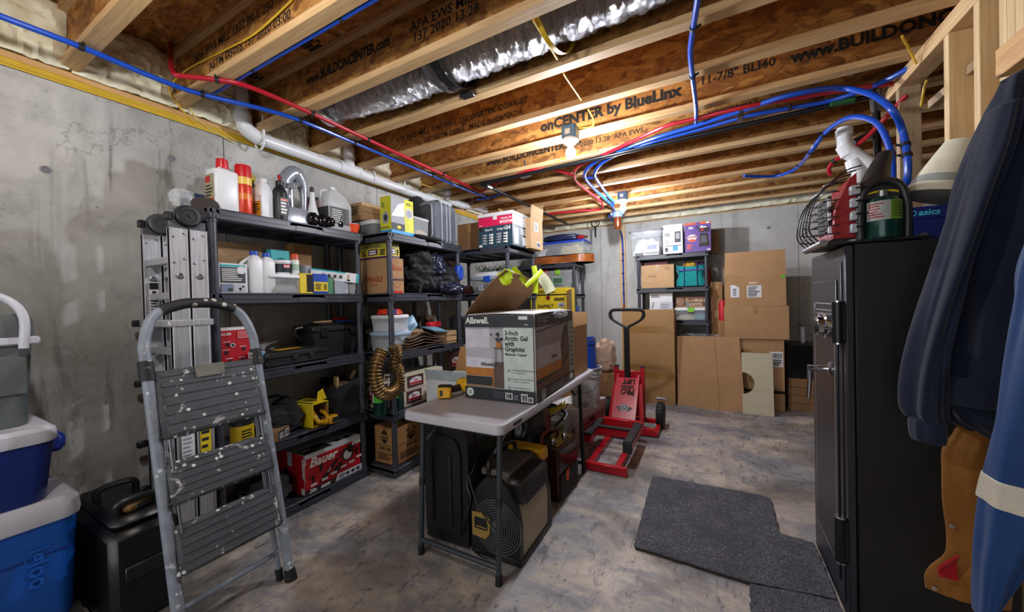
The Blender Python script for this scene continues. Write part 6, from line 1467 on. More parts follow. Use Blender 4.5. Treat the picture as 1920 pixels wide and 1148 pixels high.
cord = thing('power_cord', 'thin black power cord looping from the blower fan to the floor', 'cord', (0, 0, 0))
MB().tube(spline([at_y(898, 805, 1.75), at_y(890, 870, 1.62), at_y(876, 905, 1.56), at_y(882, 940, 1.54), at_y(868, 985, 1.53), at_z(875, 1020, .006), at_z(905, 1045, .006), at_z(935, 1053, .006)], 6), .0045, 6).tube(spline([at_y(878, 890, 1.55), at_y(895, 945, 1.53), at_y(925, 990, 1.53), at_y(945, 1005, 1.54)], 6), .0045, 6).obj('cable', BLKP, cord)
# brown valve radio with smoked front
WALN = mk_wood('walnut_veneer', '#38221a', '#4e3122', (2, 14, 14), False, .35)
Yr = 2.19; x0 = at_y(1008, 900, Yr).x; x1 = -.862; hr = at_y(1050, 842, Yr).z
o = thing('table_radio', 'brown walnut cased radio with smoked front and leather strap under the table', 'radio', ((x0+x1)/2, Yr+.155, 0), -.08)
w = x1-x0; d = .31; MB().box(-w/2, w/2, -d/2, d/2, 0, hr, r=.008).obj('cabinet', WALN, o)
MB().box(w/2-.001, w/2+.006, -d/2+.012, d/2-.012, hr*.52, hr-.02, r=.004).obj('smoked_window', mat('smoked_front', '#26262a', .08), o)
MB().box(w/2-.001, w/2+.010, -d/2+.012, d/2-.012, .015, hr*.48, r=.008).obj('speaker_cloth', mk_fabric('speaker_cloth', '#1a1a1c', .9, 500), o)
MB().box(-w/2+.03, w/2-.01, -d/2+.02, d/2-.02, hr, hr+.003).obj('top_plate', mat('bronze_plate', '#6a5440', .25, .6), o)
for y in (-.08, .06): MB().lathe([(.022, 0), (.022, .012), (.018, .024), (.0001, .026)], 18, M=Matrix.Translation((.01+.02*(y > 0), y, hr+.003))).obj('knob', CHROME, o)
b = MB(); P = spline([(-.04, d/2-.05, hr+.0), (-.05, d/2-.09, hr+.045), (-.05, -.02, hr+.06), (-.06, -d/2+.05, hr+.03), (-.02, -d/2-.016, hr-.05), (-.0, -d/2-.012, hr-.1)], 6)
b.tube(P, .014, 8, flat=.3); b.obj('leather_strap', mat('tan_leather', '#7e3b20', .4), o); MB().lathe([(.01, 0), (.01, .004), (.0001, .006)], 12, M=Matrix.Translation((0, -d/2-.018, hr-.09)) @ Matrix.Rotation(PI/2, 4, 'X')).obj('strap_rivet', CHROME, o)
MB().sheet(lambda u, v: (w/2+.012+.004*math.sin(4*u), -.06+.05*u+.0*v, hr*.3+.07*v+.012*u), 5, 4, .002).obj('orange_tag', mat('orange_tag', '#e2571a', .6), o)
# black sack, straps and leftovers behind
o = thing('black_sack', 'shiny black sack behind the blower fan under the table', 'sack', (-1.17, 2.38, 0)); b = MB(); blob(b, (0, 0, .30), (.27, .42, .64), 9, .12, 2, 2.4, 44, 28, fold=.08); b.obj('sack_body', mat('black_vinyl', '#131315', .28), o, ang=2)
o = thing('tool_bag', 'black and yellow tool bag squeezed behind the blower fan', 'bag', (-1.02, 2.03, 0)); MB().box(-.11, .12, -.05, .05, 0, .33, r=.02).obj('bag_body', BLKP, o); MB().box(-.11, .125, -.052, .052, .33, .41, r=.012).obj('yellow_band', YEL, o)
o = thing('ratchet_straps', 'tangle of yellow and black ratchet straps on the far floor under the table', 'straps', (-1.12, 2.72, 0)); MB().box(-.14, .14, -.14, .14, 0, .3, r=.03).obj('black_bag', BLKP, o)
for i in range(8):
    q = MB(); a = random.uniform(0, 6); P = spline([(.1*math.cos(a+j)*random.uniform(.5, 1.2), .1*math.sin(a+j*1.3), .32+.05*random.random()+.03*j) for j in range(5)], 5); q.tube(P, .012, 6, flat=.3); q.obj('strap', YELB if i % 2 else BLKP, o)
o = thing('green_case', 'dark green case at the back under the table', 'case', (-1.28, 1.96, 0)); MB().box(-.1, .1, -.16, .16, 0, .62, r=.03).obj('shell', mat('dark_green_plastic', '#14301f', .4), o); MB().tube(spline([(0, -.08, .61), (0, -.06, .645), (0, .06, .645), (0, .08, .61)], 4), .012, 8).obj('handle', DARK, o)
# white cartons standing left behind the table
x1 = -1.60; ya = 1.93
o, dm = carton('open_carton', 'tall white carton with open flaps behind the near left table corner', 'box', -2.00, -1.60, 2.24, 2.62, 0, .70, WHITEC, top='open')
p = bprint(o, dm, 'F'); p.rect(.42, .82, .8, .94, INK).rect(.43, .828, .79, .932, WHITEC).bars(.45, .84, .77, .92, INK, 7).lines(.1, .2, .5, .5, 5, GREYP).done()
flap(o, (-dm[0]/2, -dm[1]/2, dm[2]), (dm[0]/2, -dm[1]/2, dm[2]), (0, -.25, 1), .085, mat('grey_white_print', '#b4bfc4')); flap(o, (dm[0]/2, -dm[1]/2, dm[2]), (dm[0]/2, dm[1]/2, dm[2]), (1, 0, .2), .15, CARDIN); flap(o, (-dm[0]/2, dm[1]/2, dm[2]), (dm[0]/2, dm[1]/2, dm[2]), (0, .4, 1), .22, CARDIN)
o, dm = carton('cardboard_box', 'brown carton supporting the maroon jar carton behind the table', 'box', -1.80, -1.48, 2.72, 3.02, 0, .66, CARD3)
yk = 2.73; x0, x1 = at_y(841, 690, yk).x, at_y(905, 690, yk).x
o = jar_box('jar_box', 'maroon jar carton with raised brown flap behind the mattress topper box', x0, x1, yk, yk+.28, .661, at_y(860, 662, yk).z, JM)
flap(o, (-.1, .14, .3), (.12, .14, .3), (0, .3, 1), .16, CARD)
# ------------------------------------------------------------------ file box, buckets, paper bag beyond the table
o = thing('file_box', 'white cardboard file box with lid under the white bucket', 'box', (-1.17, 3.46, 0), -.2); w, d, h = .32, .56, .30
MB().box(-w/2, w/2, -d/2, d/2, 0, h, r=.003).obj('body', WHITEC, o); MB().box(-w/2-.008, w/2+.008, -d/2-.008, d/2+.008, h-.055, h+.006, r=.003).obj('lid', WHITEC, o)
MB().box(w/2, w/2+.001, -.05, .05, h*.5, h*.62).obj('hand_hole', SLATE, o); p = Print(o, face_matrix(w, d, h, 'R'), d, h); p.rect(.05, .05, .95, .7, mat('pink_tint', '#a87a78', .6)).lines(.2, .15, .8, .55, 3, mat('red_print', '#b51222')).done()
zt = .307; q = at_y(1098, 740, 3.36)
o = thing('bucket', 'white five gallon bucket with paint splashes on the file box', 'bucket', (q.x, 3.36, zt)); R = .148; h = at_y(1098, 690, 3.36).z-zt
h = .365
MB().lathe([(.0001, 0), (R*.86, 0), (R*.87, .006), (R*.97, h*.78), (R*1.03, h*.785), (R*1.03, h*.8), (R*.98, h*.805), (R*.985, h*.86), (R*1.04, h*.865), (R*1.04, h*.88), (R*.99, h*.885), (R, h*.97), (R*1.05, h*.975), (R*1.05, h), (R*.98, h), (R*.97, h*.95), (R*.84, .01), (.0001, .01)], 30).obj('bucket_body', mk_speckled('splashed_white', '#bfc0bf', '#8d8f90', 9, .3, .45), o)
MB().tube(spline([(R*1.0, -.02, h*.83), (R*.8, -R*.8, h*.5), (0, -R*1.1, h*.42), (-R*.8, -R*.8, h*.5), (-R, -.02, h*.83)], 6), .003, 6).obj('wire_handle', STEEL, o)
zb = zt+h+.002; q = at_y(1098, 660, 3.36); o = thing('bucket', 'blue plastic bucket tipped into the top of the white bucket', 'bucket', (q.x-.01, 3.37, zt+h*.90), 0, rot=(.0, -.10, 0)); R = .125; h2 = .30
MB().lathe([(.0001, 0), (R*.86, 0), (R*.98, h2*.8), (R*1.04, h2*.81), (R*1.04, h2*.88), (R, h2*.89), (R*1.02, h2), (R*.97, h2), (R*.84, .01), (.0001, .01)], 30).obj('bucket_body', BLUE, o)
MB().tube(spline([(-.02, R*1.04, h2*.85), (R*.6, R*.9, h2*.9), (R*1.08, 0, h2*.98), (R*.6, -R*.9, h2*.9), (-.02, -R*1.04, h2*.85)], 5), .003, 6).obj('wire_handle', STEEL, o)
q = at_y(1134, 700, 3.9); o, dm = carton('cardboard_box', 'narrow brown carton against the back wall behind the buckets', 'box', q.x-.12, q.x+.10, 3.95, 4.2, 0, .5, CARD3)
o = thing('paper_bag', 'crumpled tan paper bag behind the white bucket', 'bag', (q.x-.02, 4.05, .501)); b = MB(); blob(b, (0, 0, .17), (.2, .2, .36), 12, .2, 2.6, 3, 30, 20, fold=.1); b.obj('bag', mat('tan_paper', '#b79c86', .8), o, ang=.5)
# ------------------------------------------------------------------ red mower lift
RP = mat('red_paint', '#b00d1e', .3, 0, .06); 
o = thing('mower_lift', 'red mower lift jack with black handle and two wheels', 'lift jack', (-.72, 3.25, 0), -.0)
def J(x, y, z): return (x+.72, y-3.25, z)
def jb(name, x0, x1, y0, y1, z0, z1, m=RP, r=.004):
    a, b_ = J(x0, y0, z0), J(x1, y1, z1); return MB().box(a[0], b_[0], a[1], b_[1], a[2], b_[2], r=r).obj(name, m, o)
def slant(name, p0, p1, w, t, m=RP):
    """flat bar from p0 to p1, w wide in x, t thick"""
    a, c = Vector(J(*p0)), Vector(J(*p1)); d = (c-a).normalized(); n = Vector((1, 0, 0)).cross(d)
    vs = [a+Vector((s*w/2, 0, 0))+n*t/2*k for k in (-1, 1) for s in (-1, 1)]+[c+Vector((s*w/2, 0, 0))+n*t/2*k for k in (-1, 1) for s in (-1, 1)]
    return MB().add(vs, [(0, 1, 3, 2), (4, 6, 7, 5), (0, 4, 5, 1), (2, 3, 7, 6), (0, 2, 6, 4), (1, 5, 7, 3)]).obj(name, m, o)
jb('front_bar', -.885, -.555, 2.71, 2.75, .002, .062)
jb('side_rail', -.865, -.82, 2.75, 3.60, .004, .05); jb('side_rail', -.655, -.61, 2.75, 3.60, .004, .05)
jb('rear_cross_bar', -.93, -.48, 3.60, 3.66, .01, .07)
jb('axle_bar', -.95, -.46, 3.86, 3.90, .05, .09)
for x in (-.93, -.47): jb('rear_rail', x-.02, x+.02, 3.60, 3.98, .01, .06)
# lifting frame
jb('lift_cross_bar', -.90, -.56, 3.38, 3.43, .13, .20); jb('lift_cross_bar', -.89, -.57, 3.14, 3.18, .13, .19); jb('rubber_pad', -.88, -.58, 3.135, 3.185, .191, .205, DARK)
for x in (-.905, -.575): jb('lift_arm', x-.03, x+.03, 2.86 if x > -.7 else 2.92, 3.42, .13, .19); jb('rubber_pad', x-.032, x+.032, 2.855 if x > -.7 else 2.915, 3.34, .191, .21, DARK)
jb('arm_end_plate', -.61, -.54, 2.845, 2.86, .12, .2, BLKP)
# tower
a0, a1 = (-.745, 3.50, .15), (-.745, 3.80, .50)
pl = slant('sloping_plate', a0, a1, .19, .012)
for s in (-1, 1):
    slant('plate_rail', (-.745+s*.10, 3.47, .08), (-.745+s*.10, 3.83, .52), .02, .05)
    slant('tower_leg', (-.745+s*.155, 3.62, .04), (-.745+s*.12, 3.80, .44), .035, .05)
    jb('tower_post', -.745+s*.13-.02, -.745+s*.13+.02, 3.84, 3.90, .06, .60); jb('post_cap', -.745+s*.13-.021, -.745+s*.13+.021, 3.838, 3.902, .60, .615, BLKP)
jb('tower_back', -.86, -.63, 3.86, 3.88, .1, .56)
dv = (Vector(a1)-Vector(a0)).normalized(); nv = Vector((1, 0, 0)).cross(dv); nv = -nv if nv.y > 0 else nv
base = Vector(J(*a1))+nv*.0075+Vector((.085, 0, 0))
Mx = Matrix(((-1, -dv.x, nv.x, base.x), (0, -dv.y, nv.y, base.y), (0, -dv.z, nv.z, base.z), (0, 0, 0, 1)))
p = Print(o, Mx, .17, .46); p.text('PRO', .04, .28, .085, INK, bold=.05, sx=.8).text('SERIES', .1, .195, .045, INK, bold=.04).text('LIFT', .06, .05, .07, INK, bold=.05, sx=.95)
M2 = Matrix(((1, dv.x, nv.x, base.x-.17), (0, dv.y, nv.y, base.y-dv.y*.46), (0, dv.z, nv.z, base.z-dv.z*.46), (0, 0, 0, 1)))
p2 = Print(o, M2, .17, .46); p2.poly([(.02, .3), (.3, .2), (.35, .26), (.65, .26), (.7, .2), (.98, .3), (.7, .32), (.62, .38), (.38, .38), (.3, .32)], SLATE).disc(.5, .29, .034, mat('emblem_grey', '#b9bcc2')).disc(.5, .29, .027, SLATE).text('F', .5, .26, .035, mat('emblem_grey', '#b9bcc2'), 'CENTER', bold=.05).done(); p.done()
for s, x in ((-1, -.98), (1, -.46)):
    q = MB(); Rw = .125 if s > 0 else .125; M = Matrix.Translation(J(x, 3.93, Rw)) @ Matrix.Rotation(PI/2, 4, 'Y')
    q.lathe([(Rw*.55, -.03), (Rw*.9, -.034), (Rw, -.02), (Rw, .02), (Rw*.9, .034), (Rw*.55, .03)], 28, M=M); wh = q.obj('wheel', DARK, o)
    q = MB()
    for i in range(22): a = 2*PI*i/22; q.box(-.008, .008, -.024, .024, Rw-.003, Rw+.004, M=Matrix.Translation(J(x, 3.93, Rw)) @ Matrix.Rotation(a, 4, 'X') @ Matrix.Rotation(PI/2, 4, 'Z') )
    q.obj('tread_blocks', DARK, wh); MB().lathe([(.0001, -.026), (Rw*.56, -.026), (Rw*.56, .026), (.0001, .026)], 20, M=M).obj('hub', mat('hub_grey', '#7d7f84', .4), wh)
h0 = at_y(1177, 722, 3.84); h1 = at_y(1176, 613, 3.84)
MB().box(h0.x+.72-.026, h0.x+.72+.026, 3.84-3.25-.02, 3.84-3.25+.02, h0.z-.15, h1.z, r=.006).obj('handle_post', BLKM, o)
HP = [at_y(x, y, 3.84)-Vector((-.72, 3.25, 0)) for x, y in ((1176, 614), (1160, 607), (1147, 598), (1144, 590), (1147, 583), (1157, 581), (1195, 581), (1204, 583), (1207, 590), (1204, 598), (1192, 606), (1176, 614))]
MB().tube(spline(HP, 4), .013, 10).obj('loop_handle', BLKM, o); MB().tube(spline(HP[2:10], 4), .0175, 10).obj('foam_grip', DARK, o)
MB().tube([J(-.5, 3.95, .28), J(-.44, 3.95, .285), J(-.4, 3.95, .27)], .014, 8).obj('release_pedal', STEEL, o)
# ------------------------------------------------------------------ rugs
def rug(name, lab, poly, z1, seed):
    o = thing(name, lab, 'rug', (0, 0, 0)); n = len(poly)
    # subdivided slab with ragged edge
    pts = []
    for i in range(n):
        a, c = Vector((*poly[i], 0)), Vector((*poly[(i+1) % n], 0)); m = max(2, int((c-a).length/.02))
        for j in range(m):
            q = a.lerp(c, j/m); pts.append((q.x+random.uniform(-.003, .003), q.y+random.uniform(-.003, .003)))
    MB().prism(pts, .001, z1-.006).obj('backing', mat('rug_backing', '#2b2622', .9), o)
    cx = sum(p[0] for p in pts)/len(pts); cy = sum(p[1] for p in pts)/len(pts)
    b = MB(); b.prism([(cx+(x-cx)*.996, cy+(y-cy)*.996) for x, y in pts], z1-.0055, z1); q = b.obj('pile', CARPET, o); return o
rug('rug', 'grey carpet offcut in front of the safe', [(-.393, 2.795), (.255, 2.815), (.314, 2.79), (.306, 2.40), (.40, 2.39), (.449, 2.38), (.449, 1.98), (.131, 1.93), (-.36, 1.95), (-.374, 1.98)], .017, 1)
rug('rug', 'second grey carpet offcut at the bottom edge near the safe', [(.131, 1.922), (.30, 1.955), (.449, 1.972), (.46, 1.2), (.10, 1.2)], .015, 2)
# ------------------------------------------------------------------ ladders and coolers at the left
o = thing('folding_ladder', 'tall folded aluminium ladder with round black hinges leaning by the shelf end', 'ladder', (-2.46, .86, 0))
xr, xl = .16, -.16
def L(x, y, z): return (x, y-.86, z)
RAIL = ALU
for x, sgn in ((xr, 1), (xl, 1)):
    for y0, y1 in ((.783, .855), (.863, .935)):
        b = MB(); b.box(x-.012, x+.012, y0-.86, y1-.86, .02, 1.70, r=.003); b.box(x-.02, x+.016, y0-.86, y0-.86+.008, .02, 1.70, r=.002); b.box(x-.02, x+.016, y1-.86-.008, y1-.86, .02, 1.70, r=.002)
        rl = b.obj('rail', RAIL, o)
        for z in (1.53, 1.655): 
            for yy in (y0+.016, y1-.016): MB().lathe([(.006, 0), (.005, .003), (.0001, .004)], 8, M=Matrix.Translation((x+.0125, yy-.86, z+.02*(yy > y0+.03))) @ Matrix.Rotation(PI/2, 4, 'Y')).obj('rivet', STEEL, rl)
        MB().lathe([(.015, 0), (.015, .004), (.011, .006), (.009, .002), (.0001, .002)], 16, M=Matrix.Translation((x+.0125, (y0+y1)/2-.86, 1.465)) @ Matrix.Rotation(PI/2, 4, 'Y')).obj('rung_end', STEEL, rl)
        MB().box(x-.02, x+.018, y0-.862, y1-.858, 0, .03, r=.004).obj('rubber_foot', DARK, rl)
    # hinge
    b = MB(); M = Matrix.Translation((x+.012, 0, 1.765)) @ Matrix.Rotation(PI/2, 4, 'Y')
    b.lathe([(.0001, -.024), (.056, -.024), (.056, -.008), (.0001, -.008)], 30, M=M); b.box(x-.012, x+.004, -.075, -.004, 1.69, 1.76, r=.004); b.box(x-.012, x+.004, .004, .075, 1.69, 1.745, r=.004); hg = b.obj('hinge', mat('hinge_grey', '#54575c', .4, .3), o)
    MB().lathe([(.052, -.008), (.052, .01), (.046, .016), (.03, .017), (.028, .013), (.008, .013), (.006, .018), (.0001, .019)], 32, M=M).obj('hinge_disc', BLKP if x > 0 else mat('hinge_grey', '#54575c'), hg)
    MB().box(x-.02, x+.012, -.088, -.06, 1.735, 1.775, r=.005).obj('hinge_lock', BLKP, hg)
for z in (.25, .53, .81, 1.09, 1.37, 1.55):
    for y in (-.041, .039):
        b = MB(); b.box(xl+.012, xr-.012, y-.017, y+.017, z-.018, z+.018, r=.004); b.obj('rung', RAIL, o)
for z in (1.235, .92, .60, .36): 
    b = MB().box(xl-.03, xl-.005, -.12, -.075, z-.02, z+.015, r=.006); b.obj('lock_tab', BLKP, o)
b = MB().box(xl-.02, xr+.02, -.095, .09, 1.215, 1.25, r=.006); b.obj('locking_bracket', ALU, o)
pr = Print(o, face_matrix(0, 0, 0, 'R') @ Matrix.Translation((-.06, 1.29, xl+.0165)), .04, .16); pr.rect(0, 0, 1, 1, WHITEC).rect(.05, .75, .95, .97, INK).rect(.3, .55, .7, .7, INK).lines(.1, .05, .9, .5, 5, INK).done('warning_label')
pr = Print(o, face_matrix(0, 0, 0, 'R') @ Matrix.Translation((-.06, .52, xr+.0165)), .05, .2); pr.rect(0, 0, 1, 1, WHITEC).lines(.1, .05, .9, .95, 9, GREYP).done('warning_label')
pr = Print(o, face_matrix(0, 0, 0, 'R') @ Matrix.Translation((.015, .42, xr+.0165)), .045, .36); pr.rect(0, 0, 1, 1, YELB).lines(.1, .05, .9, .95, 9, SLATE).done('warning_label')
# painted step ladder in front
TUBE = mk_speckled('painted_grey_tube', '#7f8792', '#c9ced4', 30, .2, .42, .62); TREAD = mk_speckled('paint_spotted_tread', '#45484e', '#e2e2de', 36, .24, .62, .6)
PAINTED = mk_speckled('paint_crusted_grip', '#1c1c1e', '#b9b3a8', 26, .26, .6)
o = thing('step_ladder', 'paint splashed grey three step ladder folded flat at the left foreground', 'ladder', (-1.783, .81, .0), 0, rot=(0, -.222, 0))
hw = .205
rail = spline([(0, -hw, .0), (0, -hw, .5), (0, -hw, 1.08), (0, -hw*.98, 1.2), (0, -hw*.78, 1.31), (0, -hw*.35, 1.355), (0, 0, 1.362), (0, hw*.35, 1.355), (0, hw*.78, 1.31), (0, hw*.98, 1.2), (0, hw, 1.08), (0, hw, .5), (0, hw, .0)], 7)
MB().tube(rail, .0195, 14).obj('front_frame', TUBE, o)
g = [p for p in rail if p.z > 1.328]; MB().tube(g, .0235, 12).obj('padded_grip', PAINTED, o)
for s in (-1, 1):
    MB().tube([(0, s*hw, 1.04), (0, s*hw, 1.12)], .025, 12).obj('joint_sleeve', PAINTED, o)
    MB().tube(spline([(-.045, s*(hw-.025), .02), (-.04, s*(hw-.025), .5), (-.028, s*(hw-.02), 1.02)], 4), .011, 10).obj('rear_leg', TUBE, o)
    MB().tube([(0, s*hw, -.004), (0, s*hw, .05)], [.027, .0225], 12).tube([(-.045, s*(hw-.025), .002), (-.045, s*(hw-.025), .06)], .016, 10).obj('rubber_foot', DARK, o)
    MB().tube([(.024, s*(hw-.035), .42), (.024, s*(hw-.035), .93)], .005, 6).obj('folding_link', STEEL, o)
MB().tube([(-.045, -hw+.025, .13), (-.045, hw-.025, .13)], .011, 10).obj('rear_bar', TUBE, o)
for k, (z0, z1, sl) in enumerate(((.79, 1.075, .12), (.53, .70, .05), (.265, .455, .05))):
    b = MB(); D = z1-z0; M = Matrix.Translation((.03, 0, z0)) @ Matrix.Rotation(-.10, 4, 'Y')
    wv = hw*.93
    b.box(-.016, .010, -wv, wv, 0, D, r=.012, M=M); tr = b.obj('tread', TREAD, o)
    n = 7 if k == 0 else 6
    q = MB()
    for i in range(n):
        z = D*(.09+.82*i/(n-1))
        if k == 0 and i == n-1: 
            q.box(.010, .0135, -wv*.9, -wv*.28, z-.006, z+.006, r=.002, M=M); q.box(.010, .0135, wv*.28, wv*.9, z-.006, z+.006, r=.002, M=M); continue
        q.box(.010, .0135, -wv*.9, wv*.9, z-D*.035, z+D*.035, r=.002, M=M)
    q.obj('grip_rib', TREAD, tr)
    for s in (-1, 1): MB().tube([(.02, s*(wv-.005), z0+.012), (.0, s*(hw+.004), z0+.012)], .009, 8).obj('pivot_bolt', mat('paint_blob', '#c9cacb', .6) if (k, s) == (2, -1) else BLKP, tr)
    if k == 0: q = MB().box(.011, .02, -.055, .055, D*.80, D*1.0, r=.004, M=M).obj('release_latch', mk_speckled('crusted_latch', '#6d6c62', '#c9c4a8', 14, .4, .6), tr)
# coolers
def cooler(lab, x0, x1, y0, y1, z0, z1, body, lid, lh, style):
    o = thing('cooler', lab, 'cooler', ((x0+x1)/2, (y0+y1)/2, z0)); w, d, h = x1-x0, y1-y0, z1-z0; b = MB(); k = .93
    loft(b, [(rrect(w*k, d*k, .05, 5), 0), (rrect(w*(k+.01), d*(k+.01), .05, 5), .01), (rrect(w, d, .05, 5), h-lh)]); b.obj('tub', body, o)
    b = MB(); loft(b, [(rrect(w*1.03, d*1.02, .055, 5), h-lh+.002), (rrect(w*1.04, d*1.03, .055, 5), h-lh*.75), (rrect(w*1.03, d*1.02, .055, 5), h-lh*.25), (rrect(w*.97, d*.97, .05, 5), h)]); b.obj('lid', lid, o)
    return o, (w, d, h)
CB = mat('cooler_blue', '#0b57b8', .35, 0, .05); CN = mat('cooler_navy', '#0b2878', .35, 0, .05); CW = mat('cooler_white', '#c9cbd6', .4, 0, .05); CG = mat('cooler_grey', '#5d6464', .45, 0, .05)
o, dm = cooler('large bright blue wheeled cooler with white lid at the bottom of the stack', -2.66, -2.20, -.32, .45, .0, .595, CB, CW, .085, 0)
w, d, h = dm
MB().box(w/2-.01, w/2+.012, -.02, .16, h-.16, h-.03, r=.008).obj('latch_panel', CW, o); MB().box(w/2-.008, w/2+.016, .02, .12, h-.5, h-.16, r=.008).obj('front_rib', CB, o)
MB().box(w/2-.01, w/2+.045, -.12, .0, h-.52, h-.06, r=.012).obj('tow_handle', DARK, o)
for yy in (.27,): MB().lathe([(.0001, -.03), (.07, -.03), (.07, .03), (.0001, .03)], 20, M=Matrix.Translation((w/2-.06, d/2-.03, .07)) @ Matrix.Rotation(PI/2, 4, 'X')).obj('wheel', DARK, o)
pr = Print(o, Matrix(((0, 0, 1, w/2+.0005), (1, 0, 0, .25), (0, 1, 0, h-.16), (0, 0, 0, 1))) @ Matrix.Rotation(-PI/2, 4, 'Z'), .2, .06); pr.text('Igloo', 0, .1, .075, CB, bold=.03).done()
MB().box(w/2-.004, w/2+.0, .16, .36, h-.2, h-.195).obj('groove', CN, o)
o, dm = cooler('navy blue chest cooler with white lid in the middle of the stack', -2.64, -2.20, -.28, .40, .597, .875, CN, CW, .06, 0)
w, d, h = dm; MB().box(w/2-.0, w/2+.014, -.05, .05, h-.085, h-.01, r=.006).obj('latch', CW, o); MB().box(-.06, .08, d/2-.005, d/2+.05, h-.14, h-.06, r=.018).obj('side_handle', CN, o)
o, dm = cooler('grey lunch cooler with white swing handle on top of the stack', -2.60, -2.28, -.10, .37, .877, 1.30, CG, CG, .10, 0)
w, d, h = dm; MB().box(-w/2-.008, w/2+.012, -d/2-.012, d/2+.012, h-.118, h-.088, r=.006).obj('white_band', CW, o)
MB().tube(spline([(w/2+.02, d/2-.03, h-.13), (w/2+.02, d/2-.03, h-.0), (w/2+.0, d/2-.09, h+.07), (w/2+.0, 0, h+.085), (w/2+.0, -d/2+.09, h+.07), (w/2+.02, -d/2+.03, h-.1)], 6), .013, 10).obj('swing_handle', CW, o)
MB().box(w/2-.006, w/2+.002, .03, d/2-.02, .12, h-.16, r=.006).obj('recess_panel', CG, o)
# black utility case on the floor by the wall
o = thing('utility_case', 'black plastic utility case on the floor between the coolers and the ladders', 'case', (-2.37, .60, 0)); MB().box(-.28, .27, -.1, .12, 0, .40, r=.025).obj('shell', mat('case_black', '#141416'), o)
MB().box(-.26, .25, -.085, .1, .40, .45, r=.03).obj('lid', mat('case_black', '#141416'), o)
MB().tube(spline([(.18, -.05, .44), (.2, -.05, .5), (.2, .06, .5), (.18, .07, .44)], 5), .014, 8).obj('handle', BLKP, o); MB().tube(spline([(-.05, -.05, .44), (-.05, -.05, .5), (-.05, .06, .5), (-.05, .07, .44)], 5), .014, 8).obj('handle', BLKP, o)
MB().box(.275-.006, .282, -.06, .08, .2, .26, r=.004).obj('latch', BLKP, o)
o = thing('stud_finder', 'worn yellow brown gadget lying on the black utility case', 'tool', (-2.2, .63, .452), .3); MB().box(-.03, .03, -.075, .055, 0, .035, r=.012).obj('body', mat('worn_amber', '#6d5228', .5, 0, .5, 60), o); MB().box(.0295, .032, -.04, .02, .008, .027, r=.001).obj('display', BLKP, o)
# ------------------------------------------------------------------ safe
SX0, SX1, SY0, SY1, SZ = .459, .90, 1.868, 2.40, 1.486
SB_ = mat('safe_black', '#0f0f0f', .5, .0, .1, 30, .12, 420); SD = mat('safe_door', '#2e2e35', .38, .25, .06)
o = thing('gun_safe', 'tall black gun safe with chrome dial and external hinges', 'safe', ((SX0+SX1)/2, (SY0+SY1)/2, 0)); w, d = SX1-SX0, SY1-SY0
MB().box(-w/2+.028, w/2, -d/2, d/2, 0.002, SZ, r=.004).obj('cabinet', SB_, o)
MB().box(-w/2, -w/2+.026, -d/2+.002, d/2-.002, .004, SZ-.002, r=.004).obj('door_frame', SD, o)
b = MB(); b.box(-w/2-.005, -w/2, -d/2+.038, d/2-.025, .06, SZ-.06, r=.004); dr = b.obj('door', SD, o)
b = MB(); b.box(-w/2-.011, -w/2-.0055, -d/2+.08, d/2-.07, .12, SZ-.13, r=.006); b.obj('raised_panel', SD, dr)
for z0, z1 in ((.235, .41), (1.105, 1.265)): 
    b = MB(); b.tube([(-w/2-.02, -d/2+.018, z0), (-w/2-.02, -d/2+.018, z1)], .019, 16); b.box(-w/2-.01, -w/2+.0, -d/2+.0, -d/2+.04, z0+.01, z1-.01); hb = b.obj('hinge', BLKM, o)
    MB().tube([(-w/2-.02, -d/2+.018, z1), (-w/2-.02, -d/2+.018, z1+.006)], .0195, 16).tube([(-w/2-.02, -d/2+.018, z0-.005), (-w/2-.02, -d/2+.018, z0)], .0195, 16).obj('hinge_cap', CHROME, hb)
c = at_x(1546, 611, SX0-.05); yc = c.y-(SY0+SY1)/2; zc = c.z; xd = -w/2-.011
M = Matrix.Translation((xd, yc, zc)) @ Matrix.Rotation(-PI/2, 4, 'Y')
q = MB().lathe([(.055, 0), (.056, .012), (.05, .018), (.05, .04), (.044, .046), (.0001, .047)], 36, M=M).obj('dial_ring', CHROME, o)
MB().lathe([(.038, .047), (.037, .064), (.033, .068), (.0001, .068)], 36, M=M).obj('dial_knob', CHROME, q)
tk = MB()
for i in range(40): a = 2*PI*i/40; tk.box(.04, .0435, -.0006, .0006, .0468, .0475, M=M @ Matrix.Rotation(a, 4, 'Z'))
tk.obj('dial_marks', INK, q)
c = at_x(1548, 691, SX0-.03); yh, zh = c.y-(SY0+SY1)/2, c.z; M = Matrix.Translation((xd, yh, zh)) @ Matrix.Rotation(-PI/2, 4, 'Y')
q = MB().lathe([(.028, 0), (.028, .006), (.016, .012), (.013, .02), (.0125, .075), (.014, .08), (.0001, .081)], 24, M=M).obj('handle_hub', CHROME, o)
MB().tube([(xd-.072, yh, zh+.012), (xd-.074, yh, zh-.06), (xd-.078, yh+.004, zh-.135)], [.01, .009, .007], 12).obj('handle_bar', CHROME, q)
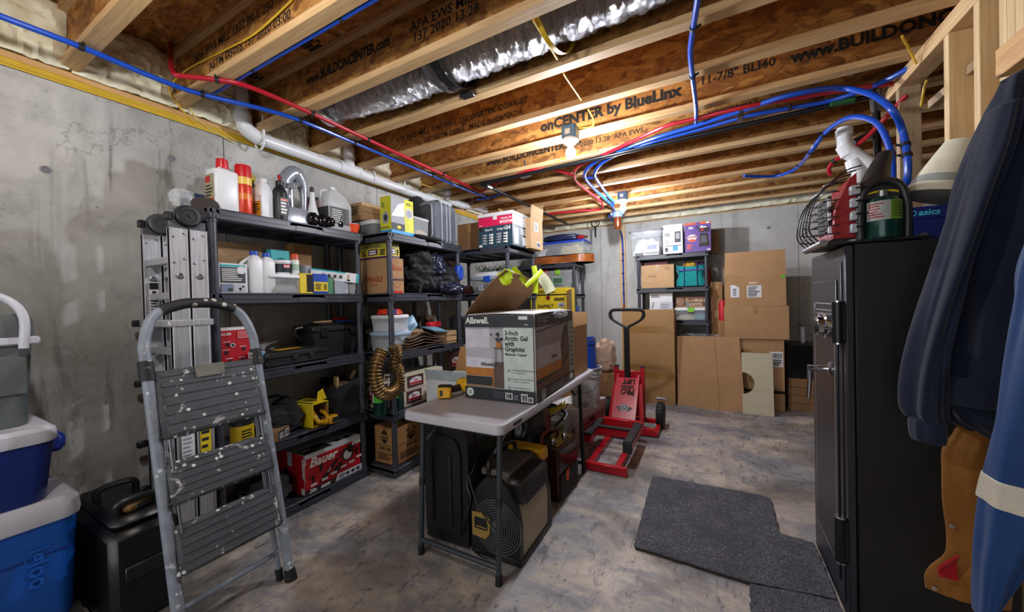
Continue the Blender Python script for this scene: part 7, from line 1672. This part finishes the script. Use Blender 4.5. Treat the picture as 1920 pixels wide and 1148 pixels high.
# engraved door frame line and crest
PK_ = mat('silver_line', '#a9aab4', .35, .3)
Md = Matrix(((0, 0, -1, -w/2-.0115), (-1, 0, 0, d/2-.10), (0, 1, 0, .15), (0, 0, 0, 1)))
PW, PH = d-.19, SZ-.33
p = Print(o, Md, PW, PH)
for u0, v0, u1, v1 in ((.02, .03, .035, .93), (.965, .03, .98, .93), (.08, .955, .92, .959), (.08, .93, .92, .934), (.02, .03, .98, .034)): p.rect(u0, v0, u1, v1, PK_)
p.disc(.06, .945, .012, PK_).disc(.94, .945, .012, PK_).text('PATRIOT', .5, .89, .05, PK_, 'CENTER', bold=.03).poly([(.25, .865), (.4, .865), (.5, .845), (.6, .865), (.75, .865), (.62, .875), (.5, .862), (.38, .875)], PK_).done()
# ---- on the safe: portable heater with gas cylinder
HR = mat('heater_red', '#8e1a22', .35); hx, hy = .60, 2.03
o = thing('portable_heater', 'black and red portable gas heater with wire guard on top of the safe', 'heater', (.565, 2.04, SZ), 0)
# local: gas cylinder faces -y (the viewer), heater face looks -x
b = MB(); b.box(-.15, .13, -.16, .17, .006, .016, r=.004); b.obj('base', BLKP, o)
MB().tube([(-.165, -.15, .016), (-.165, .16, .016)], .014, 10).tube([(.12, -.15, .016), (.12, .16, .016)], .012, 10).obj('foot_bar', STEEL, o)
prof = [(-.125, .035), (-.05, .035), (-.05, .29), (-.07, .27), (-.115, .16)]
MB().prism(prof, -.10, .15, axis='y').obj('red_body', HR, o)
b = MB(); b.box(-.13, -.118, -.06, .11, .07, .22, r=.004); b.obj('burner_panel', DARK, o)
for i in range(3): MB().box(-.134, -.126, -.085, -.07, .06+.055*i, .09+.055*i).obj('face_label', WHITEC, o)
# arch housing around the cylinder
b = MB(); A = [(-.046, -.1, .02), (-.047, -.1, .12), (-.04, -.1, .185), (-.02, -.1, .225), (.02, -.1, .24), (.06, -.1, .225), (.08, -.1, .185), (.087, -.1, .12), (.086, -.1, .02)]
b.tube(spline([(x, y-.02, z) for x, y, z in A], 5), .0135, 12); b.obj('arch_tube', BLKP, o)
b = MB()
def fn(u, v):
    a = PI*u; r = 1-.0*v; return (.02+.062*math.cos(a)*(1-.12*v), -.12+.12*v, .165+.07*math.sin(a)*(1-.05*v))
b.sheet(fn, 16, 6, .006); b.obj('hood', BLKP, o)
b = MB(); b.prism([(.02+.062*math.cos(PI*i/14), .178+.055*math.sin(PI*i/14)) for i in range(15)], -.112, -.09, axis='y'); b.obj('hood_front', BLKP, o)
MB().tube([(.02+.056*math.cos(a), -.1145, .182+.02*math.sin(a)) for a in [PI*(.08+.84*i/12) for i in range(13)]], .004, 6).obj('yellow_warning_strip', YELB, o)
b = MB(); b.box(-.035, .075, -.06, .14, .05, .24, r=.02); b.obj('rear_housing', BLKP, o)
b = MB(); b.tube(spline([(.02, -.03, .23), (.05, .02, .31), (.085, .06, .395)], 5), [.05, .048, .045, .042, .04, .037, .034, .031, .028, .026, .022], 12, flat=.6); b.tube(spline([(-.02, .0, .23), (.03, .04, .33), (.07, .07, .395)], 5), .008, 6); b.obj('top_handle', BLKP, o)
q = MB()
for i in range(7):
    z = .05+.033*i; q.tube(spline([(-.115, -.15, z), (-.19+.006*i, -.13, z), (-.2+.009*i, 0, z), (-.19+.006*i, .13, z), (-.115, .16, z)], 4), .0028, 5)
for yv in (-.12, -.06, .0, .06, .12): q.tube(spline([(-.17, yv, .02), (-.205, yv, .08), (-.18, yv, .2), (-.1, yv, .29), (-.04, yv, .31)], 5), .0028, 5)
q.obj('wire_guard', BLKM, o)
for i in range(4): MB().tube([(-.065, -.143, .07+.05*i), (-.03, -.145, .07+.05*i)], .003, 5).obj('guard_clip', BLKM, o)
for i in range(4): MB().box(-.075, -.045, -.128, -.10, .05+.05*i, .085+.05*i, r=.003).obj('side_letter_panel', mat('pale_print', '#aab0b4', .5), o)
o2 = thing('gas_cylinder', 'green labelled propane cylinder seated in the heater on the safe', 'gas cylinder', (.585, 1.925, SZ+.017))
MB().lathe([(.0001, 0), (.05, 0), (.053, .01), (.053, .135), (.045, .155), (.022, .163), (.0001, .165)], 28).obj('body', GCY, o2); MB().lathe([(.016, .16), (.016, .185), (.0001, .186)], 14).obj('valve', STEEL, o2)
for a0, a1, m in ((-1.45, .1, mat('leaf_label', '#5d8a1e', .45)), (-2.8, -1.45, mat('silver_label', '#9a9d9c', .4))):
    q = MB(); q.grid(lambda u, v: (.0535*math.cos(a0+(a1-a0)*u), .0535*math.sin(a0+(a1-a0)*u), .068+.072*v), 12, 2); q.obj('label_sticker', m, o2)
    for k in range(6):
        q = MB(); z = .078+.01*k; e = random.uniform(.5, .85); q.grid(lambda u, v: (.0538*math.cos(a0+.1+(a1-a0-.2)*e*u), .0538*math.sin(a0+.1+(a1-a0-.2)*e*u), z+.004*v), 8, 2); q.obj('label_print', mat('label_dark', '#3c4a22', .6) if a0 > -2 else RI, o2)
# shoe box
SBX = mat('shoebox_navy', '#0c1c66', .4, 0, .05); a = at_y(1692, 430, 1.90)
o = thing('shoe_box', 'dark blue shoe box with pale blue logo on the safe beside the heater', 'box', (.83, 2.08, SZ), .0)
bx0 = at_y(1697, 430, 1.92).x; W = .30; D = .30; H = .125
o.location = (bx0+W/2, 1.92+D/2, SZ)
MB().box(-W/2, W/2, -D/2, D/2, 0, H-.004, r=.002).obj('body', SBX, o); MB().box(-W/2-.005, W/2+.005, -D/2-.005, D/2+.005, H-.045, H, r=.002).obj('lid', SBX, o)
p = Print(o, face_matrix(W+.01, D+.01, H, 'F') @ Matrix.Translation((0, H-.045, 0)), W, .045); p.text('asics', .13, .3, .03, mat('aqua_ink', '#3fb4cf', .5), bold=.03, shear=.15).ring(.08, .5, .011, .003, mat('aqua_ink', '#3fb4cf')).done()
o = thing('lamp_shade', 'cream lamp shade tilted behind the shoe box against the studs', 'lamp shade', (.775, 2.0, SZ+.165), 0, rot=(.0, .3, .0))
MB().lathe([(.11, 0), (.112, .004), (.055, .2), (.052, .2), (.107, .004), (.106, 0)], 30).obj('shade', mat('cream_shade', '#cfc9b4', .7), o)
MB().lathe([(.1037, .035), (.095, .065)], 30).obj('trim_band', mat('grey_band', '#8f948f', .6), o)
# ------------------------------------------------------------------ coats on the right
NV = mk_fabric('navy_fleece', '#1a2134', .92, 380, .12, .3); CNV = mk_fabric('brown_canvas', '#8a5a24', .8, 520, .15, .3); RB = mk_fabric('blue_nylon', '#173a6c', .6, 420, .15, .15)
def cloth_loft(o, name, secs, m, nu=64, folds=.012, freq=6, seed=1., mats=None):
    """secs: (cx, cy, z, rx, ry); hanging cloth with vertical folds"""
    P = []; K = len(secs); n = 10
    for i in range(K-1):
        a = secs[max(0, i-1)]; b = secs[i]; c = secs[i+1]; d = secs[min(K-1, i+2)]
        for j in range(n):
            t = j/n; P.append([.5*((2*b[k])+(c[k]-a[k])*t+(2*a[k]-5*b[k]+4*c[k]-d[k])*t*t+(3*b[k]-a[k]-3*c[k]+d[k])*t**3) for k in range(5)])
    P.append(list(secs[-1])); N = len(P); q = MB()
    def fn(u, v):
        i = min(N-1, int(round(v*(N-1)))); cx, cy, z, rx, ry = P[i]; a = 2*PI*u
        f = folds*(noise.noise((math.cos(a)*freq*.5+seed, math.sin(a)*freq*.5, z*1.3))+.5*noise.noise((math.cos(a)*freq+seed, math.sin(a)*freq, z*3)))
        k = 1+f/max(.04, min(rx, ry))
        return (cx+rx*k*math.cos(a), cy+ry*k*math.sin(a), z)
    q.grid(fn, nu, N, wrap=True); n0 = len(q.v); 
    q.f.append(tuple(range(nu))[::-1]); q.m.append(0); q.f.append(tuple((N-1)*nu+i for i in range(nu))); q.m.append(0)
    return q.obj(name, m, o, ang=2.5)
def PX(x, y, Y): return at_y(x, y, Y)
def sec(Y, xl, xr, y, ry):
    a, b = at_y(xl, y, Y), at_y(xr, y, Y); return ((a.x+b.x)/2, Y, (a.z+b.z)/2, (b.x-a.x)/2, ry)
hk = thing('coat_hook', 'black metal hook on the stud carrying the navy hoodie', 'hook', (XR-.002, 1.62, 1.93)); MB().tube(spline([(0, 0, .05), (-.02, 0, .0), (-.06, 0, -.01), (-.075, 0, .03)], 5), .005, 8).obj('hook', BLKM, hk)
o = thing('hoodie', 'navy hooded sweatshirt hanging in front of the safe side', 'sweatshirt', (.7, 1.6, 1.0)); OFF = Vector((.7, 1.6, 1.0))
def off(ss): return [(a-.7, b-1.6, c-1.0, d, e) for a, b, c, d, e in ss]
YH = 1.60
body = [(.825, 1.62, 1.925, .025, .025), (.81, 1.62, 1.90, .05, .04), sec(YH+.02, 1884, 1950, 150, .055), sec(YH+.02, 1864, 1950, 190, .08), sec(YH+.01, 1831, 1955, 260, .11), sec(YH, 1806, 1950, 340, .13), sec(YH, 1784, 1945, 450, .135), sec(YH, 1771, 1925, 560, .13), sec(YH, 1764, 1905, 640, .13), sec(YH, 1761, 1893, 690, .125), sec(YH, 1764, 1878, 706, .11)]
cloth_loft(o, 'torso', off(body), NV, folds=.03, freq=2.6, seed=2.2)
hem = [sec(YH, 1748, 1880, 702, .105), sec(YH, 1744, 1882, 712, .115), sec(YH, 1746, 1876, 742, .112), sec(YH, 1752, 1872, 752, .10)]
cloth_loft(o, 'hem_band', off(hem), NV, folds=.006, freq=4, seed=5)
slv = [sec(YH-.04, 1857, 1906, 205, .06), sec(YH-.06, 1822, 1884, 300, .07), sec(YH-.07, 1787, 1851, 400, .072), sec(YH-.07, 1757, 1816, 500, .07), sec(YH-.06, 1726, 1791, 600, .068), sec(YH-.05, 1706, 1773, 690, .064), sec(YH-.05, 1700, 1768, 760, .06), sec(YH-.05, 1710, 1771, 786, .052)]
cloth_loft(o, 'sleeve', off(slv), NV, folds=.022, freq=2.2, seed=7.1)
cuff = [sec(YH-.05, 1708, 1770, 783, .05), sec(YH-.05, 1704, 1773, 795, .054), sec(YH-.05, 1706, 1774, 818, .052), sec(YH-.05, 1710, 1772, 826, .046)]
cloth_loft(o, 'cuff', off(cuff), NV, folds=.005, freq=4, seed=3)
o2 = thing('sweatshirt', 'second navy sweatshirt showing below the hoodie hem', 'sweatshirt', (.75, 1.66, .95))
ss = [sec(1.66, 1745, 1890, 700, .1), sec(1.66, 1735, 1888, 735, .12), sec(1.66, 1750, 1880, 775, .115), sec(1.66, 1795, 1880, 800, .1), sec(1.66, 1820, 1876, 812, .08)]
cloth_loft(o2, 'torso', [(a-.75, b-1.66, c-.95, d, e) for a, b, c, d, e in ss], NV, folds=.02, freq=5, seed=9)
o = thing('canvas_vest', 'brown canvas work vest with red lining and steel snaps below the sweatshirts', 'vest', (.72, 1.62, .6))
YV = 1.60
ss = [sec(YV+.05, 1803, 1880, 790, .03), sec(YV+.04, 1788, 1880, 822, .035), sec(YV+.03, 1770, 1885, 850, .04), sec(YV+.02, 1768, 1890, 900, .04), sec(YV+.02, 1770, 1890, 950, .04), sec(YV+.02, 1777, 1893, 1010, .042), sec(YV+.02, 1774, 1895, 1050, .042), sec(YV+.02, 1748, 1895, 1078, .042), sec(YV+.02, 1740, 1895, 1095, .042), sec(YV+.02, 1742, 1893, 1118, .04)]
cloth_loft(o, 'front_panel', [(a-.72, b-1.62, c-.6, d, e) for a, b, c, d, e in ss], CNV, folds=.008, freq=4, seed=11)
c = at_y(1768, 1052, YV-.03)-Vector((.72, 1.62, .6)); b = MB(); b.sheet(lambda u, v: (c[0]-.012+.04*u, c[1]-.01+.01*math.sin(3*v), c[2]-.045+.075*v*(.35+.65*u)), 6, 6, .006); b.obj('red_lining', mk_fabric('red_lining', '#9c1420', .9), o)
for (x, y) in ((1784, 986), (1752, 1103)): 
    c = at_y(x, y, YV-.012)-Vector((.72, 1.62, .6)); MB().lathe([(.007, 0), (.007, .003), (.0001, .005)], 14, M=Matrix.Translation(c) @ Matrix.Rotation(PI/2, 4, 'X')).obj('snap_button', CHROME, o)
o = thing('rain_jacket', 'blue nylon work jacket with a pale reflective stripe at the right edge', 'jacket', (.62, 1.2, .6)); YJ = 1.22
ss = [(.835, 1.27, 1.715, .03, .025), (.82, 1.27, 1.69, .06, .035), (.79, 1.27, 1.6, .1, .05), sec(YJ+.06, 1925, 2060, 470, .05), sec(YJ+.04, 1905, 2050, 580, .055), sec(YJ+.02, 1882, 2060, 700, .06), sec(YJ, 1865, 2060, 800, .06), sec(YJ, 1848, 2040, 900, .06), sec(YJ, 1838, 1960, 1000, .06), sec(YJ, 1832, 1905, 1060, .055), sec(YJ, 1832, 1875, 1110, .045), sec(YJ, 1833, 1850, 1160, .03)]
cloth_loft(o, 'torso', [(a-.62, b-1.2, c-.6, d, e) for a, b, c, d, e in ss], RB, folds=.018, freq=2.6, seed=4)
ss = [sec(YJ-.002, 1846, 2034, 905, .066), sec(YJ-.002, 1843, 2022, 920, .066), sec(YJ-.002, 1840, 2005, 940, .066), sec(YJ-.002, 1839, 1996, 950, .066)]
cloth_loft(o, 'reflective_stripe', [(a-.62, b-1.2, c-.6, d, e) for a, b, c, d, e in ss], mat('reflective_grey', '#b9b2a4', .4), folds=.018, freq=2.6, seed=4)
ss = [(.83, 1.17, 1.62, .04, .04), (.835, 1.14, 1.5, .055, .05), (.82, 1.12, 1.3, .055, .05), (.80, 1.11, 1.1, .05, .045), (.80, 1.11, .98, .045, .04)]
cloth_loft(o, 'sleeve', [(a-.62, b-1.2, c-.6, d, e) for a, b, c, d, e in ss], RB, folds=.014, freq=2.2, seed=6)
hk = thing('coat_hook', 'black metal hook on the stud carrying the blue work jacket', 'hook', (XR-.002, 1.27, 1.72)); MB().tube(spline([(0, 0, .05), (-.02, 0, .0), (-.06, 0, -.01), (-.075, 0, .03)], 5), .005, 8).obj('hook', BLKM, hk)
# ------------------------------------------------------------------ goods along the back wall
# tall carton
x0, x1 = at_y(1168, 665, 4.8).x, at_y(1265, 665, 4.8).x
o, dm = carton('tall_carton', 'tall taped brown carton standing at the left of the back row', 'box', x0, x1, 4.8, 5.12, 0, 1.148, mat('tall_carton_brown', '#a07a4c', .6, 0, .06), tape='X')
p = bprint(o, dm, 'F'); p.rect(0, .755, 1, .83, mat('glossy_tape', '#94703f', .2)).rect(0, .26, 1, .335, mat('glossy_tape', '#94703f', .2)).done()
# flattened cartons leaning on the shelf
def flat_sheet(name, lab, pbl, pbr, ptl, ptr, y, lean, m, t=.02):
    bl, br = at_y(*pbl, y), at_y(*pbr, y); tl, tr = at_y(*ptl, y+lean), at_y(*ptr, y+lean)
    bl.z = br.z = .002
    o = thing(name, lab, 'cardboard', bl); C4 = [v-bl for v in (bl, br, tr, tl)]
    n = (C4[1]-C4[0]).cross(C4[3]-C4[0]).normalized()
    vs = [v for v in C4]+[v-n*t if n.y < 0 else v+n*t for v in C4]
    MB().add(vs, [(0, 1, 2, 3), (7, 6, 5, 4), (0, 4, 5, 1), (1, 5, 6, 2), (2, 6, 7, 3), (3, 7, 4, 0)]).obj('sheet', m, o)
    return o, C4, n
o, C4, n = flat_sheet('flattened_carton', 'flattened brown carton leaning beside the tall carton', (1271, 764), (1348, 773), (1269, 630), (1340, 632), 4.83, .1, CARD)
o, C4, n = flat_sheet('flattened_carton', 'flattened brown carton overlapping in front, nearer the cream board', (1311, 766), (1398, 772), (1303, 631), (1386, 632), 4.78, .1, CARD)
b = MB(); a = C4[0].lerp(C4[1], .45)+n*.002; c = C4[3].lerp(C4[2], .45)+n*.002
b.add([a, C4[0].lerp(C4[1], .465)+n*.002, C4[3].lerp(C4[2], .465)+n*.002, c], [(0, 1, 2, 3)]).obj('fold_crease', CARD3, o)
# cream board with half round cut-out
y = 4.74; bl, br = at_y(1393, 776, y), at_y(1452, 778, y); tl = at_y(1390, 661, y+.07); w = br.x-bl.x; h = tl.z
o = thing('cream_board', 'cream ribbed board with a half round cut out leaning in the back row', 'board', (bl.x, y, .002), 0, rot=(-.09, 0, 0))
out = [(0, 0), (w, 0), (w, h), (0, h), (0, h*.68)]+[(.115*math.sin(PI*i/12), h*.5+h*.18*math.cos(PI*i/12)) for i in range(1, 12)]+[(0, h*.32)]
MB().prism(out, 0, .018, axis='y').obj('board', mk_wood('cream_panel', '#b5ad92', '#c6bfa6', (1.5, 8, 26), False, .7), o)
# stack of cartons
def BX(name, lab, px, Y, dep, z0, z1, m, **k):
    a, b = at_y(px[0], px[2], Y).x, at_y(px[1], px[2], Y).x; return carton(name, lab, 'box', a, b, Y, Y+dep, z0, z1, m, **k)
YS = 4.95
z1 = at_y(1415, 636, YS).z; z2 = at_y(1415, 574, YS).z; z3 = at_y(1415, 517, YS).z; z4 = at_y(1415, 470, YS).z
o, dm = BX('cardboard_box', 'lowest brown carton of the right stack behind the cream board', (1352, 1471, 680), YS+.02, .42, 0, z1-.002, CARD, tape='X')
p = bprint(o, dm, 'F'); p.rect(.78, .62, .98, .83, WHITEC).bars(.8, .74, .96, .81, INK).lines(.8, .64, .96, .73, 3, INK).rect(0, .25, 1, .29, INK).done()
o, dm = BX('cardboard_box', 'middle brown carton of the right stack', (1359, 1480, 605), YS, .45, z1, z2-.001, CARD)
o, dm = BX('open_carton', 'top brown carton of the right stack with white labels and a raised flap', (1360, 1474, 545), YS+.01, .42, z2, z3, CARD, top='open')
flap(o, (-dm[0]/2, -dm[1]/2, dm[2]), (dm[0]/2, -dm[1]/2, dm[2]), (0, .12, 1), z4-z3, CARD)
flap(o, (-dm[0]/2, dm[1]/2, dm[2]), (dm[0]/2, dm[1]/2, dm[2]), (0, .6, 1), .2, CARD)
p = bprint(o, dm, 'F'); p.poly([(.09, .3), (.09, .72), (.17, .7), (.24, .62), (.24, .3)], WHITEC).lines(.13, .35, .2, .6, 5, INK).rect(.37, .28, .61, .68, WHITEC).lines(.39, .31, .59, .65, 7, INK, .5).rect(.4, .72, .55, .8, mat('pale_tape', '#cdb79a')).disc(.955, .93, .016, mat('green_dot', '#4fc21c', .5)).done()
# things beside the stack
o = thing('red_canister', 'red and black bottles standing between the shelf and the carton stack', 'bottle', (at_y(1355, 600, 5.2).x, 5.25, 0)); MB().box(-.05, .05, -.05, .05, 0, 1.0, r=.02).obj('box_stand', CARD3, o); MB().lathe([(.0001, 1.0), (.04, 1.0), (.04, 1.2), (.02, 1.25), (.0001, 1.26)], 16).obj('red_bottle', RED, o)
# boxes tucked at the right end of the back shelf
xs0 = .0
b0 = at_y(1336, 540, 5.4).x; b1 = at_y(1352, 540, 5.4).x
zc = 0
for i, (hh, lab) in enumerate(((.62, 'narrow brown carton on the floor right of the back shelf'), (.5, 'narrow brown carton second up right of the back shelf'), (.36, 'narrow brown carton third up right of the back shelf'))):
    carton('cardboard_box', lab, 'box', .0, .13, 5.34, 5.66, zc, zc+hh, CARD3); zc += hh+.001
# ---- back shelf goods
YF = 5.256; T = 1.87
def onY(Y, xl, xr, yt, z): a, b = at_y(xl, (yt+470)/2, Y).x, at_y(xr, (yt+470)/2, Y).x; return a, b, at_y((xl+xr)/2, yt, Y).z
a, b_, zt = onY(YF-.05, 1180, 1241, 430, T); o = tote('clear tote of papers with grey rim at the left of the back shelf top', a, b_, YF-.04, YF+.34, T, zt, CLEAR, None, [(WHITEC, .05, .95, .75), (mat('cream_paper', '#d9cfae', .7), .1, .4, .45)], taper=.88, lidh=.0)
w = b_-a; h = zt-T
q = MB(); P = rrect(w*1.02, .41, .04); q.tube([(x, y, h-.01) for x, y in P]+[(P[0][0], P[0][1], h-.01)], .012, 6, caps=False); q.obj('rim', GREYP, o)
p = Print(o, face_matrix(w*.9, .37, h, 'F') @ Matrix.Translation((0, 0, .0)), w*.9, h); p.rect(.45, .1, .95, .5, WHITEC).rect(.55, .22, .88, .4, mat('slate_blue', '#7f88b4', .5)).done()
a, b_, zt = onY(YF, 1243, 1280, 421, T); o, dm = carton('grinder_box', 'white appliance box with a black machine picture on the back shelf', 'box', a, b_, YF, YF+.28, T, zt, WHITEC, tapem=WHITEC)
p = bprint(o, dm, 'F'); p.rect(.6, .38, .9, .75, SLATE).rect(.65, .5, .85, .7, GREYP).lines(.1, .6, .45, .72, 2, SLATE).lines(.1, .35, .4, .45, 2, GREYP).rect(.5, .1, .75, .27, mat('cyan_print', '#2a8fd0')).rect(.1, .08, .25, .22, SLATE).rect(.1, .27, .95, .29, SLATE).done()
a, b_, zt = onY(YF, 1284, 1333, 417, T); VIO = mat('violet_box', '#5b3a8a', .45); o, dm = carton('coffee_maker_box', 'purple coffee maker box with an orange top edge on the back shelf', 'box', a, b_, YF, YF+.28, T, zt, VIO, tapem=VIO)
p = bprint(o, dm, 'F'); p.rect(0, .93, 1, 1, ORANGE).text('Mr. Coffee', .14, .79, .046, INKW, bold=.03, shear=.2).disc(.28, .5, .055, INKW, asp=.7).rect(.06, .49, .5, .52, ORANGE).text('12 Cup', .1, .52, .035, mat('dark_violet', '#2c1a4a', .5), bold=.02).disc(.28, .4, .045, ORANGE, asp=.4)
p.rect(.55, .66, .95, .8, GB).rect(.62, .7, .72, .78, RED).poly([(.58, .62), (.88, .62), (.95, .24), (.56, .24)], GB).poly([(.62, .54), (.82, .54), (.86, .3), (.6, .3)], mat('glass_print', '#4a4a52', .3)).rect(.54, .18, .96, .24, GB).lines(.08, .1, .3, .28, 3, ORANGE, .6).rect(.82, .94, .95, .985, INKW).rect(.84, .04, .97, .08, INKW).done()
carton('cardboard_box', 'brown carton peeking out right of the purple box', 'box', b_-.08, b_+.085, YF+.29, YF+.42, T, T+.30, CARD)
T = 1.43
a, b_, zt = onY(YF, 1202, 1263, 497, T); o, dm = carton('marked_box', 'light brown carton with marker scribble on the back shelf', 'box', a, b_, YF, YF+.36, T, zt, CARD2)
p = bprint(o, dm, 'F'); mk_ = mat('marker', '#5b4634', .8); p.text('Jenny', .2, .48, .05, mk_, shear=.3).text('SA', .72, .78, .05, mk_, shear=.2).done()
o = thing('red_binder', 'dark red flat box lying on the marked carton', 'box', ((a+b_)/2-.02, YF+.2, zt+.001)); MB().box(-.16, .14, -.14, .14, 0, .045, r=.004).obj('cover', mat('wine_card', '#6e1f2c', .5), o); MB().box(-.155, .142, -.135, .135, .006, .039).obj('pages', WHITEC, o)
a, b_, zt = onY(YF-.02, 1265, 1325, 492, T); TQ = mk_fabric('teal_canvas', '#128a8a', .7, 300, .12, .2); w = b_-a; h = zt-T
o = thing('tote_bag', 'teal canvas bag with purple straps stuffed full on the back shelf', 'bag', ((a+b_)/2, YF+.14, T))
b = MB()
def fn(u, v):
    a_ = 2*PI*u; fl = 1-.28*math.sin(PI*min(1, max(0, (v-.25)/.5)))*.5; wx = w/2*(.98*fl if v < .8 else .93+.1*(v-.8)*2); f = 1+.045*noise.noise((math.cos(a_)*5, math.sin(a_)*5, v*3))
    return (wx*f*math.copysign(abs(math.cos(a_))**.6, math.cos(a_)), .15*f*math.copysign(abs(math.sin(a_))**.6, math.sin(a_)), .012+h*.86*v+(.018*math.cos(2*a_) if v > .9 else 0))
b.grid(fn, 60, 20, wrap=True); b.box(-w/2*.9, w/2*.9, -.13, .13, .012, .06, r=.02); b.obj('bag_body', TQ, o, ang=2)
PS = mat('violet_webbing', '#4a3a86', .7)
for s in (-.22, .2): 
    b = MB(); b.tube([(w*s, -.158, .01), (w*s*.95, -.15, h*.4), (w*s*.98, -.155, h*.84), (w*s*1.0, -.12, h*1.02), (w*s*.9, -.06, h*1.1)], .014, 6, flat=.35); b.obj('strap', PS, o)
MB().box(-w*.4, w*.4, -.158, -.15, h*.66, h*.72, r=.002).obj('strap_band', PS, o)
b = MB(); blob(b, (-.02, 0, h*.86), (w*.5, .2, h*.38), 4, .2, 3, 2.2, 24, 14); b.obj('yellow_contents', mat('mustard_cloth', '#b98a2a', .8), o); b = MB(); blob(b, (w*.3, .04, h*.84), (w*.36, .2, h*.4), 6, .2, 3, 2.2, 24, 14); b.obj('purple_contents', mat('plum_cloth', '#4a2a62', .8), o)
b = MB(); blob(b, (w*.5, .05, h*.4), (w*.24, .2, h*.8), 7, .15, 3, 2.4, 20, 14); b.obj('red_contents', mat('crimson_cloth', '#8e1a1c', .8), o)
T = 1.0
a, b_, zt = onY(YF, 1217, 1260, 548, T); o, dm = carton('white_box', 'white printed box above the tall carton on the back shelf', 'box', a, b_, YF, YF+.3, T, zt, WHITEC, tapem=WHITEC)
p = bprint(o, dm, 'F'); p.lines(.06, .8, .6, .92, 2, SLATE).rect(.45, .2, .95, .65, mat('pale_grey_print', '#b9bfca', .5)).lines(.5, .25, .9, .6, 4, SLATE, .2).poly([(.08, .45), (.14, .65), (.22, .65), (.14, .4)], GREYP).done()
b1x, b2x, _ = onY(YF-.02, 1263, 1327, 575, T); zl = at_y(1295, 577, YF).z
o = tote('clear tote with white lid and green latch under the boot box', b1x, b2x, YF-.01, YF+.36, T, zl, CLEAR, WHITEP, [(mat('cream_contents', '#b8ad98', .7), 0, .7, .6), (mat('teal_contents', '#4f8a94', .6), .6, 1, .8)], latch=mat('lime_handle', '#7fc02a'))
zt = at_y(1295, 557, YF).z; o, dm = carton('boot_box', 'brown boot box with cream lettering on the clear tote', 'box', b1x+.02, b2x-.03, YF+.02, YF+.33, zl+.004, zt, mat('boot_brown', '#6d4a32', .6), tapem=mat('boot_brown', '#6d4a32'))
p = bprint(o, dm, 'F'); CRM = mat('cream_ink', '#d8c4a4', .6); p.text('DOUBLE-H', .34, .55, .05, CRM, bold=.03).text('BOOTS', .4, .15, .05, CRM, bold=.03).ring(.14, .55, .038, .006, CRM).lines(.09, .45, .19, .65, 2, CRM).rect(0, 0, 1, .1, mat('boot_tan', '#b08a62', .6)).rect(.35, -.1, .46, .5, mat('grey_tag', '#7a7f84', .5)).done()
T = .52
o = thing('plastic_film_pile', 'pile of folded clear plastic sheets on the back shelf above the flattened cartons', 'plastic sheets', (at_y(1310, 622, 5.1).x, 5.28, .0))
zf = at_y(1310, 630, 5.1).z
MB().box(-.2, .22, .0, .3, T+.001, zf-.05, r=.02).obj('film_roll', BAGCLEAR, o)
for i in range(4):
    q = MB(); q.sheet(lambda u, v, i=i: (-.22+.46*u, -.08+.36*v, zf-.05+.018*i+.014*noise.noise((u*7, v*7, i*5))), 18, 10, .004); q.obj('film_sheet', BAGCLEAR, o)
# dark things at the far right of the back wall
x0, x1 = at_y(1473, 670, 5.1).x, .70
o = thing('black_cabinet', 'low black cabinet beside the carton stack near the safe', 'cabinet', ((x0+x1)/2+.0, 5.3, 0)); w = .42
o.location.x = x0+w/2+.02
MB().box(-w/2, w/2, -.2, .2, .36, .74, r=.005).obj('body', BLKP, o); MB().box(-w/2+.01, w/2-.01, -.206, -.2, .37, .73, r=.003).obj('door', mat('black_gloss', '#101012', .15), o)
MB().box(-w/2, w/2, -.2, .2, 0, .36, r=.003).obj('plinth_box', CARD3, o)
for i in range(3): MB().box(-w/2-.001, w/2+.001, -.2015, -.2, .08+.09*i, .085+.09*i).obj('plinth_line', SLATE, o)
o2 = thing('wire_basket', 'empty clear and wire basket on the black cabinet', 'basket', (o.location.x+.06, 5.3, .741)); b = MB()
for z in (.0, .1, .2): b.tube([(-.13, -.12, z), (.13, -.12, z), (.13, .12, z), (-.13, .12, z), (-.13, -.12, z)], .003, 5)
for x in (-.13, -.065, 0, .065, .13): b.tube([(x, -.12, 0), (x, -.12, .2)], .002, 5); b.tube([(x, .12, 0), (x, .12, .2)], .002, 5)
b.obj('wire_frame', STEEL, o2); MB().box(-.135, -.10, -.125, -.12, .01, .19, r=.002).obj('clip_strip', GREYP, o2)
flush_text()
